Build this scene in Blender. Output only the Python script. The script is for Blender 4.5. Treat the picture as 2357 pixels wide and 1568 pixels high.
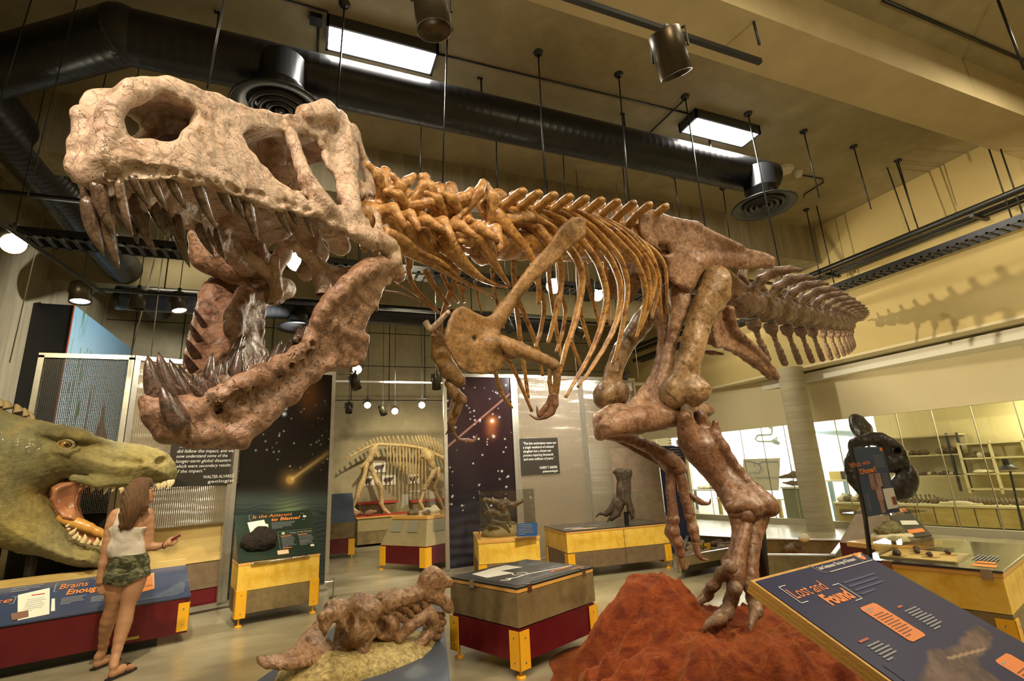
import bpy, math, random
import numpy as np
from mathutils import Vector, Matrix, Euler
for _o in list(bpy.data.objects): bpy.data.objects.remove(_o, do_unlink=True)
SC = bpy.context.scene; COL = SC.collection
R_ = math.radians; PI = math.pi
random.seed(4); RNG = np.random.default_rng(4)
# ------------------------------------------------------------------ camera
W_, H_, F_ = 2357, 1568, 1161.0
CX, CY, EYE = 1178.5, 784.0, 1.6
def unit(v):
    v = np.array(v, float); return v/np.linalg.norm(v)
_v1 = unit([4100-CX, 930-CY, F_]); _v2 = unit([700-CX, 1110-CY, F_])
_X = _v1; _Y = unit(_v2-np.dot(_v2, _X)*_X); _Z = -np.cross(_X, _Y)
if _Z[1] > 0: _Z = -_Z
ROT = np.array([_X, _Y, _Z]); C0 = np.array([0, 0, EYE])
cam = bpy.data.cameras.new('camera'); cam.sensor_width = 36; cam.lens = 36*F_/W_; cam.clip_start = .05; cam.clip_end = 200
camo = bpy.data.objects.new('camera', cam); COL.objects.link(camo)
_right = ROT@np.array([1, 0, 0]); _up = ROT@np.array([0, -1, 0]); _back = ROT@np.array([0, 0, -1])
camo.matrix_world = Matrix([[_right[i], _up[i], _back[i], C0[i]] for i in range(3)]+[[0, 0, 0, 1]])
SC.camera = camo
# points measured along sight lines, on known planes of the room
def ray(px, py): return ROT@np.array([(px-CX)/F_, (py-CY)/F_, 1.0])
def zp(px, py, z): d = ray(px, py); return C0+d*(z-EYE)/d[2]
def xp(px, py, x): d = ray(px, py); return C0+d*x/d[0]
def yp(px, py, y): d = ray(px, py); return C0+d*y/d[1]
def dp(px, py, D): return C0+D*ray(px, py)
# ------------------------------------------------------------------ world, exposure
w = bpy.data.worlds.new('world'); SC.world = w; w.use_nodes = True
w.node_tree.nodes['Background'].inputs[0].default_value = (1, .82, .55, 1)
w.node_tree.nodes['Background'].inputs[1].default_value = 0.02
SC.view_settings.view_transform = 'Standard'; SC.view_settings.look = 'None'
SC.view_settings.gamma = 1; SC.view_settings.use_curve_mapping = False; SC.view_settings.exposure = 0.58
WARM = (1, .80, .50); CREAM = (1, .88, .62)
def lamp(kind, loc, power, color=WARM, target=None, size=.1, spot=40, blend=.5, sy=None, spread=None):
    l = bpy.data.lights.new('lamp_light', kind); l.energy = power; l.color = color
    if kind == 'SPOT': l.spot_size = R_(spot); l.spot_blend = blend; l.shadow_soft_size = size
    elif kind == 'AREA':
        l.size = size
        if sy: l.shape = 'RECTANGLE'; l.size_y = sy
        if spread: l.spread = R_(spread)
    else: l.shadow_soft_size = size
    o = bpy.data.objects.new('lamp_light', l); COL.objects.link(o); o.location = loc
    if target is not None:
        o.rotation_euler = (Vector(target)-Vector(loc)).to_track_quat('-Z', 'Y').to_euler()
    return o
# added ambient fill: area lamps under the ceiling, without fixtures
for x, y, p in [(0, -2.5, 50), (4.5, -1.5, 42), (-2.5, 3.2, 14), (3.2, 1.4, 34), (8, 1.5, 65), (1.5, 12, 75), (-2.5, 11, 10), (5.2, 9.6, 40), (8.6, 9.5, 40)]:
    lamp('AREA', (x, y, 6.35), p*1.15, CREAM, (x, y, 0), 1.2, sy=.5)
# the two visible ceiling fixtures' own light
lamp('AREA', (.62, 5.02, 6.44), 75, (1, .93, .82), (.62, 5.02, 0), 1.1, sy=.26)
lamp('AREA', (5.68, 4.95, 6.44), 75, (1, .93, .82), (5.68, 4.95, 0), 1.1, sy=.26)
# track spots aimed at the exhibits, and added ones without a fixture
SPOTS = [
    ((-2.1, -.6, 5.4), (-.1, 2.3, 2.9), 310, (1, .74, .58), 34),      # skull key
    ((-3.2, 1.5, 5.3), (.2, 2.9, 2.0), 45, (1, .82, .50), 34),
    ((1.2, -.6, 5.5), (1.8, 3.0, 2.8), 105, (1, .72, .38), 50),       # ribs
    ((4.4, .4, 5.4), (3.5, 3.6, 2.8), 95, (1, .72, .46), 44),        # pelvis and leg
    ((1.75, 5.4, 3.3), (1.3, 3.4, 2.3), 60, (1, .88, .66), 80),
    ((5.3, -.9, 5.4), (3.0, 3.6, .7), 110, (1, .74, .46), 46),       # foot and velvet
    ((-.5, -.6, 5.4), (1.2, 4.6, .5), 190, (1, .85, .60), 55),
    ((3.05, 5.85, 3.0), (10.5, 5.0, 4.1), 480, (1, .84, .55), 46),        # throws the tail's shadow
    ((-3.4, 3.2, 5.2), (-2.8, 8.2, 1.7), 420, (1, .84, .52), 50),     # model head
    ((-3.3, 5.6, 4.6), (-4.75, 8.2, 2.2), 32, (1, .86, .56), 100),    # left wall
    ((-1.2, 3.5, 5.3), (-1.6, 6.6, .9), 330, (1, .86, .60), 34),      # person
    ((.6, 3.0, 5.3), (.0, 7.6, .7), 380, (1, .86, .58), 34),
    ((2.5, 3.4, 5.3), (3.4, 7.6, 1.0), 560, (1, .88, .60), 50),
    ((4.2, 7.2, 3.6), (4.2, 8.7, 2.6), 150, (1, .95, .86), 110), ((4.6, 9.9, 3.0), (4.3, 8.7, 2.2), 90, (1, .92, .85), 110),       # added pair that brightens the pale screens, no fixtures there
    ((-1.2, 7.0, 4.0), (-1.6, 8.4, 2.6), 110, (1, .93, .80), 90),
    ((4.6, -.5, 5.4), (1.9, 4.5, .4), 130, (1, .86, .60), 40),
    ((3.6, -.6, 5.4), (2.1, 1.3, 1.0), 45, (1, .90, .75), 40),        # reading board
    ((6.5, .2, 5.4), (5.4, 3.0, .6), 300, (1, .86, .55), 50),
    ((7.2, 8.8, 4.6), (11.2, 7.6, 2.9), 95, (1, .90, .66), 110),     # added wash for the cream wall over the glass
    ((7.2, 3.0, 4.4), (11.2, 3.6, 3.2), 50, (1, .88, .60), 110),
    ((4.2, -.6, 4.3), (5.2, 3.0, 6.3), 60, (1, .86, .56), 90),
    ((2.0, 10.4, 4.3), (2.6, 14.2, 1.4), 300, (1, .88, .58), 60),
    ((1.2, 6.7, 5.2), (2.5, 10.2, .7), 200, (1, .88, .58), 46),
    ((.0, 9.8, 4.4), (-3.6, 12.6, 4.0), 420, (1, .98, .95), 80),        # added to brighten the mural
]
for a, t, p, c, sp in SPOTS: lamp('SPOT', a, p*1.55, c, t, .06, sp, .6)
# bright daylit laboratory behind the glass
lamp('AREA', (15.5, 11.5, 2.75), 420, (1, .97, .9), (15.0, 11, 0), 3.4, sy=2.4)
lamp('AREA', (13.2, 4.9, 2.75), 70, (1, .90, .62), (13.2, 4.9, 0), 1.6, sy=1)
lamp('AREA', (12.9, 2.2, 2.75), 60, (1, .88, .58), (12.9, 2.2, 0), 1.6, sy=1)
# ------------------------------------------------------------------ materials
def nt(name):
    m = bpy.data.materials.new(name); m.use_nodes = True; t = m.node_tree
    return m, t, t.nodes['Principled BSDF'], t.nodes['Material Output']
def M(name, c, c2=None, ns=3, rough=.6, metal=0, bump=0, bs=25, emit=0, contrast=(.35, .65), c3=None, n3=1, spec=.5, coat=0, stretch=None, sheen=0, streak=None):
    m, t, b, out = nt(name); N = t.nodes; L = t.links
    b.inputs['Roughness'].default_value = rough; b.inputs['Metallic'].default_value = metal
    b.inputs['Specular IOR Level'].default_value = spec
    b.inputs['Base Color'].default_value = (*c, 1)
    if coat: b.inputs['Coat Weight'].default_value = coat; b.inputs['Coat Roughness'].default_value = .15
    if sheen:
        b.inputs['Sheen Weight'].default_value = sheen; b.inputs['Sheen Roughness'].default_value = .35; b.inputs['Sheen Tint'].default_value = (1, .45, .15, 1)
    if emit: b.inputs['Emission Color'].default_value = (*c, 1); b.inputs['Emission Strength'].default_value = emit
    if c2 or bump or c3:
        tc = N.new('ShaderNodeTexCoord'); mp = N.new('ShaderNodeMapping'); L.new(tc.outputs['Object'], mp.inputs[0])
        if stretch: mp.inputs['Scale'].default_value = stretch
    def noise(s, det=6, dist=0.0):
        n = N.new('ShaderNodeTexNoise'); n.inputs['Scale'].default_value = s; n.inputs['Detail'].default_value = det; n.inputs['Distortion'].default_value = dist
        n.inputs['Roughness'].default_value = .62
        L.new(mp.outputs[0], n.inputs['Vector']); return n
    if c2:
        n = noise(ns, 6, .4); r = N.new('ShaderNodeValToRGB'); L.new(n.outputs['Fac'], r.inputs[0])
        r.color_ramp.elements[0].position = contrast[0]; r.color_ramp.elements[1].position = contrast[1]
        r.color_ramp.elements[0].color = (*c, 1); r.color_ramp.elements[1].color = (*c2, 1)
        src = r.outputs[0]
        if c3:
            n = noise(n3, 5); r2 = N.new('ShaderNodeValToRGB'); L.new(n.outputs['Fac'], r2.inputs[0])
            r2.color_ramp.elements[0].position = .48; r2.color_ramp.elements[1].position = .68
            r2.color_ramp.elements[0].color = (0, 0, 0, 1)
            mx = N.new('ShaderNodeMixRGB'); L.new(r2.outputs[0], mx.inputs[0]); L.new(src, mx.inputs[1]); mx.inputs[2].default_value = (*c3, 1); src = mx.outputs[0]
        L.new(src, b.inputs['Base Color'])
    if bump:
        n = noise(bs, 8, .3); bp = N.new('ShaderNodeBump'); bp.inputs['Strength'].default_value = bump; bp.inputs['Distance'].default_value = .02
        L.new(n.outputs['Fac'], bp.inputs['Height']); L.new(bp.outputs[0], b.inputs['Normal'])
    return m
def VC(name, rough=.5, spec=.4, coat=0, bump=0, bs=30, emit=0):
    m, t, b, out = nt(name); a = t.nodes.new('ShaderNodeAttribute'); a.attribute_name = 'Col'
    t.links.new(a.outputs['Color'], b.inputs['Base Color']); b.inputs['Roughness'].default_value = rough; b.inputs['Specular IOR Level'].default_value = spec
    if coat: b.inputs['Coat Weight'].default_value = coat; b.inputs['Coat Roughness'].default_value = .08
    if bump:
        tc = t.nodes.new('ShaderNodeTexCoord'); n = t.nodes.new('ShaderNodeTexNoise'); n.inputs['Scale'].default_value = bs; n.inputs['Detail'].default_value = 7
        t.links.new(tc.outputs['Object'], n.inputs['Vector']); bp = t.nodes.new('ShaderNodeBump'); bp.inputs['Strength'].default_value = bump; bp.inputs['Distance'].default_value = .02
        t.links.new(n.outputs['Fac'], bp.inputs['Height']); t.links.new(bp.outputs[0], b.inputs['Normal'])
    return m
def glassy(name, tint=(.96, 1, .98), gl=.9, rough=.0, ior=1.45):
    m, t, b, out = nt(name); N = t.nodes; L = t.links
    tr = N.new('ShaderNodeBsdfTransparent'); tr.inputs[0].default_value = (*tint, 1)
    g = N.new('ShaderNodeBsdfGlossy'); g.inputs['Roughness'].default_value = rough; g.inputs[0].default_value = (gl, gl, gl, 1)
    lw = N.new('ShaderNodeLayerWeight'); lw.inputs[0].default_value = .5; pw = N.new('ShaderNodeMath'); pw.operation = 'POWER'; pw.inputs[1].default_value = 4.5; L.new(lw.outputs['Facing'], pw.inputs[0])
    f = N.new('ShaderNodeMath'); f.operation = 'MULTIPLY_ADD'; f.inputs[1].default_value = .8; f.inputs[2].default_value = .035; L.new(pw.outputs[0], f.inputs[0]); mx = N.new('ShaderNodeMixShader')
    L.new(f.outputs[0], mx.inputs[0]); L.new(tr.outputs[0], mx.inputs[1]); L.new(g.outputs[0], mx.inputs[2]); L.new(mx.outputs[0], out.inputs[0]); return m
# bone materials: skin of stained, cracked fossil casts
def bone(name, c, c2, c3, rough=.5, crack=.35, sc=4., bump=.5, coat=.0, pit=30., pits=.35, fine=.8):
    m, t, b, out = nt(name); N = t.nodes; L = t.links
    tc = N.new('ShaderNodeTexCoord'); V = tc.outputs['Object']
    def noise(s, d=6, dist=.5):
        n = N.new('ShaderNodeTexNoise'); n.inputs['Scale'].default_value = s; n.inputs['Detail'].default_value = d; n.inputs['Distortion'].default_value = dist; L.new(V, n.inputs['Vector']); return n.outputs['Fac']
    def ramp(src, p0, p1, a, bb):
        r = N.new('ShaderNodeValToRGB'); e = r.color_ramp.elements; e[0].position = p0; e[1].position = p1; e[0].color = (*a, 1); e[1].color = (*bb, 1); L.new(src, r.inputs[0]); return r.outputs[0]
    col = ramp(noise(sc), .36, .62, c, c2)
    mk = ramp(noise(sc*2.7, 8, 1.0), .52, .66, (0, 0, 0), (1, 1, 1))
    mx = N.new('ShaderNodeMixRGB'); L.new(mk, mx.inputs[0]); L.new(col, mx.inputs[1]); mx.inputs[2].default_value = (*c3, 1)
    vo = N.new('ShaderNodeTexVoronoi'); vo.feature = 'DISTANCE_TO_EDGE'; vo.inputs['Scale'].default_value = 9; 
    nn = N.new('ShaderNodeTexNoise'); nn.inputs['Scale'].default_value = 6; nn.inputs['Detail'].default_value = 5; L.new(V, nn.inputs['Vector'])
    ad = N.new('ShaderNodeMixRGB'); ad.blend_type = 'ADD'; ad.inputs[0].default_value = .35; L.new(V, ad.inputs[1]); L.new(nn.outputs['Color'], ad.inputs[2]); L.new(ad.outputs[0], vo.inputs['Vector'])
    ck = ramp(vo.outputs['Distance'], 0., .012, (1, 1, 1), (0, 0, 0))
    mu = N.new('ShaderNodeMath'); mu.operation = 'MULTIPLY'; L.new(ck, mu.inputs[0]); mu.inputs[1].default_value = crack
    m2 = N.new('ShaderNodeMixRGB'); L.new(mu.outputs[0], m2.inputs[0]); L.new(mx.outputs[0], m2.inputs[1]); m2.inputs[2].default_value = (c3[0]*.3, c3[1]*.3, c3[2]*.3, 1)
    vp = N.new('ShaderNodeTexVoronoi'); vp.inputs['Scale'].default_value = 42; L.new(ad.outputs[0], vp.inputs['Vector']); pm = ramp(vp.outputs['Distance'], .10, .22, (1, 1, 1), (0, 0, 0)); pn = ramp(noise(7., 3), .50, .60, (0, 0, 0), (1, 1, 1))
    pk_ = N.new('ShaderNodeMath'); pk_.operation = 'MULTIPLY'; L.new(pm, pk_.inputs[0]); L.new(pn, pk_.inputs[1]); pq = N.new('ShaderNodeMath'); pq.operation = 'MULTIPLY'; L.new(pk_.outputs[0], pq.inputs[0]); pq.inputs[1].default_value = pits
    fs = N.new('ShaderNodeMixRGB'); fs.blend_type = 'MULTIPLY'; fs.inputs[0].default_value = fine; L.new(m2.outputs[0], fs.inputs[1]); L.new(ramp(noise(pit*1.3, 7, .8), .34, .62, (.48, .42, .38), (1.12, 1.1, 1.06)), fs.inputs[2])
    m3 = N.new('ShaderNodeMixRGB'); L.new(pq.outputs[0], m3.inputs[0]); L.new(fs.outputs[0], m3.inputs[1]); m3.inputs[2].default_value = (c3[0]*.25, c3[1]*.22, c3[2]*.2, 1)
    L.new(m3.outputs[0], b.inputs['Base Color']); b.inputs['Roughness'].default_value = rough
    if coat: b.inputs['Coat Weight'].default_value = coat; b.inputs['Coat Roughness'].default_value = .25
    h = N.new('ShaderNodeMath'); h.operation = 'MULTIPLY_ADD'; L.new(noise(pit, 8, .6), h.inputs[0]); h.inputs[1].default_value = .6; L.new(noise(sc*2.2, 4, .3), h.inputs[2])
    s2 = N.new('ShaderNodeMath'); s2.operation = 'MULTIPLY_ADD'; L.new(mu.outputs[0], s2.inputs[0]); s2.inputs[1].default_value = -.6; L.new(h.outputs[0], s2.inputs[2]); s3 = N.new('ShaderNodeMath'); s3.operation = 'MULTIPLY_ADD'; L.new(pq.outputs[0], s3.inputs[0]); s3.inputs[1].default_value = -.8; L.new(s2.outputs[0], s3.inputs[2]); s2 = s3
    bp = N.new('ShaderNodeBump'); bp.inputs['Strength'].default_value = bump; bp.inputs['Distance'].default_value = .018; L.new(s2.outputs[0], bp.inputs['Height']); L.new(bp.outputs[0], b.inputs['Normal'])
    return m
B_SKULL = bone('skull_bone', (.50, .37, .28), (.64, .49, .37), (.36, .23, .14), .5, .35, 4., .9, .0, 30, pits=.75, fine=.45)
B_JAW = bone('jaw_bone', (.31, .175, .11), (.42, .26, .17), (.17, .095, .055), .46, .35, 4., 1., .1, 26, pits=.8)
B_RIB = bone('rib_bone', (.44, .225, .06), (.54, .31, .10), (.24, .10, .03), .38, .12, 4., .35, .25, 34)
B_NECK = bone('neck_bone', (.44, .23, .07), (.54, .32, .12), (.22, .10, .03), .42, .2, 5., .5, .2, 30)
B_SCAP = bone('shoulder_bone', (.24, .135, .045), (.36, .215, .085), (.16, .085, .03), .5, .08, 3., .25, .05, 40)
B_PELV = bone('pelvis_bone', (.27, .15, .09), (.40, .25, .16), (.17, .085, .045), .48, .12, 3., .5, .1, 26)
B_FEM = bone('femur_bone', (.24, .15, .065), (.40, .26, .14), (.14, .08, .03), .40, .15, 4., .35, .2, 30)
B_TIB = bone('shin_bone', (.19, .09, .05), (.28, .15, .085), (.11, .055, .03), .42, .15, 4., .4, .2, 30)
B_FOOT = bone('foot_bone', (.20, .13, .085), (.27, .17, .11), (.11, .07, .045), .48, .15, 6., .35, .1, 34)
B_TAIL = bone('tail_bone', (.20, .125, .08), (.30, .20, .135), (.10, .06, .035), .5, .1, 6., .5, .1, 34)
B_TOOTH = bone('tooth_enamel', (.11, .07, .048), (.22, .15, .105), (.06, .04, .03), .24, .2, 14., .12, .5, 60)
B_BLOWER = bone('lower_tooth_enamel', (.08, .05, .042), (.17, .105, .085), (.05, .035, .03), .24, .2, 14., .15, .5, 60)
B_CREAM = bone('pale_mammal_bone', (.62, .45, .20), (.70, .54, .28), (.46, .30, .11), .6, .05, 6., .3, 0, 40)
CONC = M('concrete', (.30, .25, .14), (.40, .34, .205), 1.6, .8, bump=.3, bs=9, c3=(.27, .22, .12), n3=.8)
CONC_B = M('board_formed_concrete', (.27, .225, .13), (.37, .315, .195), 2.2, .85, bump=.5, bs=4, stretch=(6, 6, .5), c3=(.22, .18, .1), n3=.5)
BEAMM = M('smooth_concrete', (.46, .37, .20), (.53, .43, .245), 2.0, .8, bump=.15, bs=12)
YEL_WALL = M('yellow_painted_wall', (.53, .41, .175), (.57, .44, .19), .7, .75, bump=.08, bs=14)
LOW_WALL = M('cream_wall', (.66, .57, .36), (.70, .61, .39), .6, .75)
FLOORM = M('polished_concrete_floor', (.33, .29, .19), (.46, .42, .29), 1.3, .32, bump=.06, bs=3, c3=(.26, .22, .13), n3=.9, coat=.25, stretch=(1, 2.2, 1))
BLACK = M('black_metal', (.012, .012, .012), rough=.38)
DUCTM = M('black_duct_metal', (.022, .023, .025), (.03, .031, .034), 3, .34, metal=.55, spec=.6)
DGREY = M('dark_grey_metal', (.05, .05, .05), rough=.45, metal=.3)
STEEL = M('brushed_aluminium', (.56, .54, .48), (.64, .62, .56), 12, .33, metal=.85)
SILV = M('steel', (.6, .58, .53), rough=.25, metal=1)
YELP = M('yellow_painted_steel', (.86, .45, .02), rough=.42)
YELB = M('yellow_stained_board', (.80, .50, .06), (.88, .62, .13), 9, .42, c3=(.70, .40, .03), n3=5)
GREYB = M('olive_laminate', (.17, .125, .055), (.24, .18, .085), 9, .5, c3=(.13, .09, .04), n3=4)
BROWNB = M('brown_laminate', (.15, .10, .06), (.20, .14, .085), 8, .5)
REDB = M('dark_red_paint', (.10, .004, .008), (.13, .008, .012), 5, .4)
WOODE = M('plywood_edge', (.66, .34, .07), (.78, .45, .13), 30, .4, stretch=(1, 1, 6))
PLY = M('birch_board', (.58, .42, .15), (.68, .50, .2), 4, .5, c3=(.52, .34, .10), n3=2, stretch=(1, 1, 5))
NAVY = M('navy_graphic_panel', (.020, .023, .085), (.024, .027, .088), 2, .42, coat=.06, spec=.25)
SLATE = M('slate_blue_graphic', (.07, .10, .16), (.10, .13, .19), 2, .3, coat=.3)
GREENP = M('dark_green_graphic', (.016, .032, .022), (.028, .045, .03), 2, .35, coat=.3)
ORANGE = M('orange_print', (.92, .28, .07), rough=.5)
WHITEP = M('white_print', (.82, .80, .74), rough=.55)
GREYT = M('grey_print', (.30, .32, .38), rough=.55)
PAPER = M('paper', (.80, .78, .68), (.84, .82, .74), 6, .6)
CHAR = M('charcoal_sign', (.028, .024, .018), rough=.45)
ACR = glassy('clear_acrylic', (.975, .985, .97), 1, .01, 1.5)
LGLASS = glassy('window_glass', (.97, .99, .97), 1, .0, 1.4)
WHITEL = M('white_light_diffuser', (1, .97, .92), emit=14)
BULB = M('lamp_lens', (1, .90, .66), emit=120)
BULBW = M('cool_lamp_lens', (.8, .88, 1), emit=6)
GUN = M('dark_bronze_spot_housing', (.05, .04, .024), (.07, .055, .033), 8, .36, metal=.5)
LABW = M('white_lab_paint', (.82, .80, .72), rough=.7)
LABSK = M('bright_lab_window', (1, .99, .97), emit=3.0)
CREAMW = M('cream_shelf_paint', (.72, .64, .36), (.76, .68, .40), 1, .6)
OLIVEC = M('olive_grey_cabinet', (.22, .215, .13), rough=.5)
FOSS = bone('small_fossil', (.16, .11, .07), (.28, .21, .13), (.10, .06, .035), .7, .1, 9, .5)
PLAST = M('plaster_jacket', (.70, .62, .44), (.78, .70, .5), 6, .8, bump=.4, bs=14)
# ------------------------------------------------------------------ mesh tools
class MB:
    def __init__(s): s.v = []; s.f = []
    def add(s, v, f):
        n = len(s.v); s.v.extend([tuple(map(float, p)) for p in v]); s.f.extend([tuple(i+n for i in q) for q in f]); return s
    def box(s, c, d, rot=None, bev=0):
        hx, hy, hz = [k/2 for k in d]
        v = [(x, y, z) for x in (-hx, hx) for y in (-hy, hy) for z in (-hz, hz)]
        f = [(0, 1, 3, 2), (4, 6, 7, 5), (0, 4, 5, 1), (2, 3, 7, 6), (0, 2, 6, 4), (1, 5, 7, 3)]
        if rot is not None: v = [tuple(rot@Vector(p)) for p in v]
        return s.add([(p[0]+c[0], p[1]+c[1], p[2]+c[2]) for p in v], f)
    def bb(s, a, b): return s.box([(a[i]+b[i])/2 for i in range(3)], [abs(b[i]-a[i]) for i in range(3)])
    def prism(s, poly, vec):   # planar polygon (3d points) swept by vec
        n = len(poly); p = [np.array(q, float) for q in poly]; vec = np.array(vec, float)
        v = p+[q+vec for q in p]
        f = [tuple(range(n))[::-1], tuple(range(n, 2*n))]+[(i, (i+1) % n, (i+1) % n+n, i+n) for i in range(n)]
        return s.add(v, f)
    def tube(s, pts, r, seg=10, cap=True, flat=1.0, up=None):
        P = [np.array(p, float) for p in pts]; n = len(P)
        if np.isscalar(r): r = [r]*n
        T = []
        for i in range(n):
            d = P[min(i+1, n-1)]-P[max(i-1, 0)]; T.append(d/(np.linalg.norm(d)+1e-9))
        u = np.array(up, float) if up is not None else (np.array([0, 0, 1.]) if abs(T[0][2]) < .9 else np.array([1., 0, 0]))
        v = []; 
        for i in range(n):
            u = u-np.dot(u, T[i])*T[i]; u /= np.linalg.norm(u)+1e-9; w2 = np.cross(T[i], u)
            rr = r[i] if not np.isscalar(r[i]) else (r[i], r[i]*flat)
            for k in range(seg):
                a = 2*PI*k/seg; v.append(P[i]+u*math.cos(a)*rr[0]+w2*math.sin(a)*rr[1])
        f = [(i*seg+k, i*seg+(k+1) % seg, (i+1)*seg+(k+1) % seg, (i+1)*seg+k) for i in range(n-1) for k in range(seg)]
        if cap:
            f.append(tuple(range(seg))[::-1]); f.append(tuple(range((n-1)*seg, n*seg)))
        return s.add(v, f)
    def cyl(s, a, b, r, seg=16): return s.tube([a, b], r, seg)
    def lathe(s, prof, c, seg=24, axis=None):   # prof: (r, z)
        v = []; f = []; n = len(prof)
        q = Vector(axis).to_track_quat('Z', 'Y') if axis is not None else None
        for (r, z) in prof:
            for k in range(seg):
                p = Vector((r*math.cos(2*PI*k/seg), r*math.sin(2*PI*k/seg), z))
                if q: p = q@p
                v.append((p[0]+c[0], p[1]+c[1], p[2]+c[2]))
        for i in range(n-1):
            for k in range(seg): f.append((i*seg+k, i*seg+(k+1) % seg, (i+1)*seg+(k+1) % seg, (i+1)*seg+k))
        return s.add(v, f)
    def ball(s, c, r, seg=14):
        if np.isscalar(r): r = (r, r, r)
        n = seg//2; v = [(c[0], c[1], c[2]-r[2])]; f = []
        for i in range(1, n):
            t = PI*i/n-PI/2
            for k in range(seg): v.append((c[0]+r[0]*math.cos(t)*math.cos(2*PI*k/seg), c[1]+r[1]*math.cos(t)*math.sin(2*PI*k/seg), c[2]+r[2]*math.sin(t)))
        v.append((c[0], c[1], c[2]+r[2]))
        for k in range(seg): f.append((0, 1+(k+1) % seg, 1+k)); f.append((len(v)-1, 1+(n-2)*seg+k, 1+(n-2)*seg+(k+1) % seg))
        for i in range(n-2):
            for k in range(seg): f.append((1+i*seg+k, 1+i*seg+(k+1) % seg, 1+(i+1)*seg+(k+1) % seg, 1+(i+1)*seg+k))
        return s.add(v, f)
def crom(pts, n=8):
    P = [np.array(p, float) for p in pts]; out = []
    for i in range(len(P)-1):
        a = P[max(i-1, 0)]; b = P[i]; c = P[i+1]; d = P[min(i+2, len(P)-1)]
        for k in range(n):
            t = k/n; out.append(.5*((2*b)+(-a+c)*t+(2*a-5*b+4*c-d)*t*t+(-a+3*b-3*c+d)*t**3))
    out.append(P[-1]); return out
ROOTM = {}
def thing(name, label, cat, loc=(0, 0, 0), rz=0, group=None):
    o = bpy.data.objects.new(name, None); COL.objects.link(o); o.location = loc; o.rotation_euler = (0, 0, rz); o.empty_display_size = .1
    o['label'] = label; o['category'] = cat
    if group: o['group'] = group
    ROOTM[o.name] = Matrix.Translation(Vector(loc))@Matrix.Rotation(rz, 4, 'Z'); return o
def tag(o, label, cat, group=None, kind=None):
    o['label'] = label; o['category'] = cat
    if group: o['group'] = group
    if kind: o['kind'] = kind
    return o
def mk(name, mb, mat, parent=None, smooth=False, local=False, label=None, bev=0, vcol=None, base=None):
    me = bpy.data.meshes.new(name)
    if isinstance(mb, MB): V, Fc = mb.v, mb.f
    else: V, Fc = mb
    V = np.array(V, float).reshape(-1, 3)
    o = bpy.data.objects.new(name, me)
    if parent is not None:
        root = parent
        while root.parent: root = root.parent
        mw = ROOTM[root.name]
        if not local:
            iv = np.array(mw.inverted()); V = V@iv[:3, :3].T+iv[:3, 3]
        o.parent = parent
    else:
        b = np.array(base if base is not None else [(V[:, 0].min()+V[:, 0].max())/2, (V[:, 1].min()+V[:, 1].max())/2, V[:, 2].min()])
        V = V-b; o.location = b; ROOTM[o.name] = Matrix.Translation(Vector(b))
    if isinstance(Fc, np.ndarray):
        me.vertices.add(len(V)); me.vertices.foreach_set('co', V.astype(np.float32).ravel())
        k = Fc.shape[1]; me.loops.add(Fc.size); me.loops.foreach_set('vertex_index', Fc.ravel().astype(np.int32))
        me.polygons.add(len(Fc)); me.polygons.foreach_set('loop_start', np.arange(0, Fc.size, k, dtype=np.int32)); me.update(calc_edges=True)
    else: me.from_pydata(V.tolist(), [], Fc)
    me.validate(); me.update()
    if mat: me.materials.append(mat)
    if smooth:
        me.polygons.foreach_set('use_smooth', np.ones(len(me.polygons), bool))
    if vcol is not None:
        a = me.color_attributes.new('Col', 'FLOAT_COLOR', 'POINT'); cc = np.ones((len(V), 4), np.float32); cc[:, :3] = vcol; a.data.foreach_set('color', cc.ravel())
    COL.objects.link(o)
    if parent is None: ROOTM[o.name] = Matrix.Translation(o.location)
    if bev:
        md = o.modifiers.new('bevel', 'BEVEL'); md.width = bev; md.segments = 2; md.limit_method = 'ANGLE'
    if label: o['label'] = label
    return o
def struct(name, mb, mat, **k):
    o = mk(name, mb, mat, **k); o['kind'] = 'structure'; return o
def place_on(o, p): o.location = p
class Fr:   # a flat graphic frame: origin, right and up vectors, lifted by off
    def __init__(s, o, u, v): s.o = np.array(o, float); s.u = unit(u); v = np.array(v, float); v = v-np.dot(v, s.u)*s.u; s.v = unit(v); s.n = np.cross(s.u, s.v)
    def p(s, x, y, h=0): return s.o+s.u*x+s.v*y+s.n*h
    def rect(s, mb, x, y, w, h, t=.002, h0=0): return mb.prism([s.p(x, y, h0), s.p(x+w, y, h0), s.p(x+w, y+h, h0), s.p(x, y+h, h0)], s.n*t)
    def poly(s, mb, pts, t=.002, h0=0): return mb.prism([s.p(x, y, h0) for x, y in pts], s.n*t)
_tc = {}
def text(parent, name, fr, body, x, y, size, mat, shear=0, squash=1, bold=0, align='LEFT', h=.004, w=None):
    cu = bpy.data.curves.new('t', 'FONT'); cu.body = body; cu.size = size; cu.shear = shear; cu.offset = bold; cu.align_x = align; cu.resolution_u = 2
    ob = bpy.data.objects.new('t', cu); COL.objects.link(ob); dg = bpy.context.evaluated_depsgraph_get(); me = bpy.data.meshes.new_from_object(ob.evaluated_get(dg))
    if w: xs = [v.co.x for v in me.vertices]; squash = w/(max(xs)-min(xs)+1e-6)
    V = [fr.p(x+v.co.x*squash, y+v.co.y, h) for v in me.vertices]; Fc = [tuple(p.vertices) for p in me.polygons]
    bpy.data.objects.remove(ob); bpy.data.curves.remove(cu); bpy.data.meshes.remove(me)
    return mk(name, (V, Fc), mat, parent)
def textlines(mb, fr, x, y, w, n, lh, th=.35, h=.003, ragged=.2):
    for i in range(n):
        ww = w*(1-random.random()*ragged)
        if i == n-1: ww *= .5
        fr.rect(mb, x, y-i*lh, ww, lh*th, .0006, h)
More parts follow.
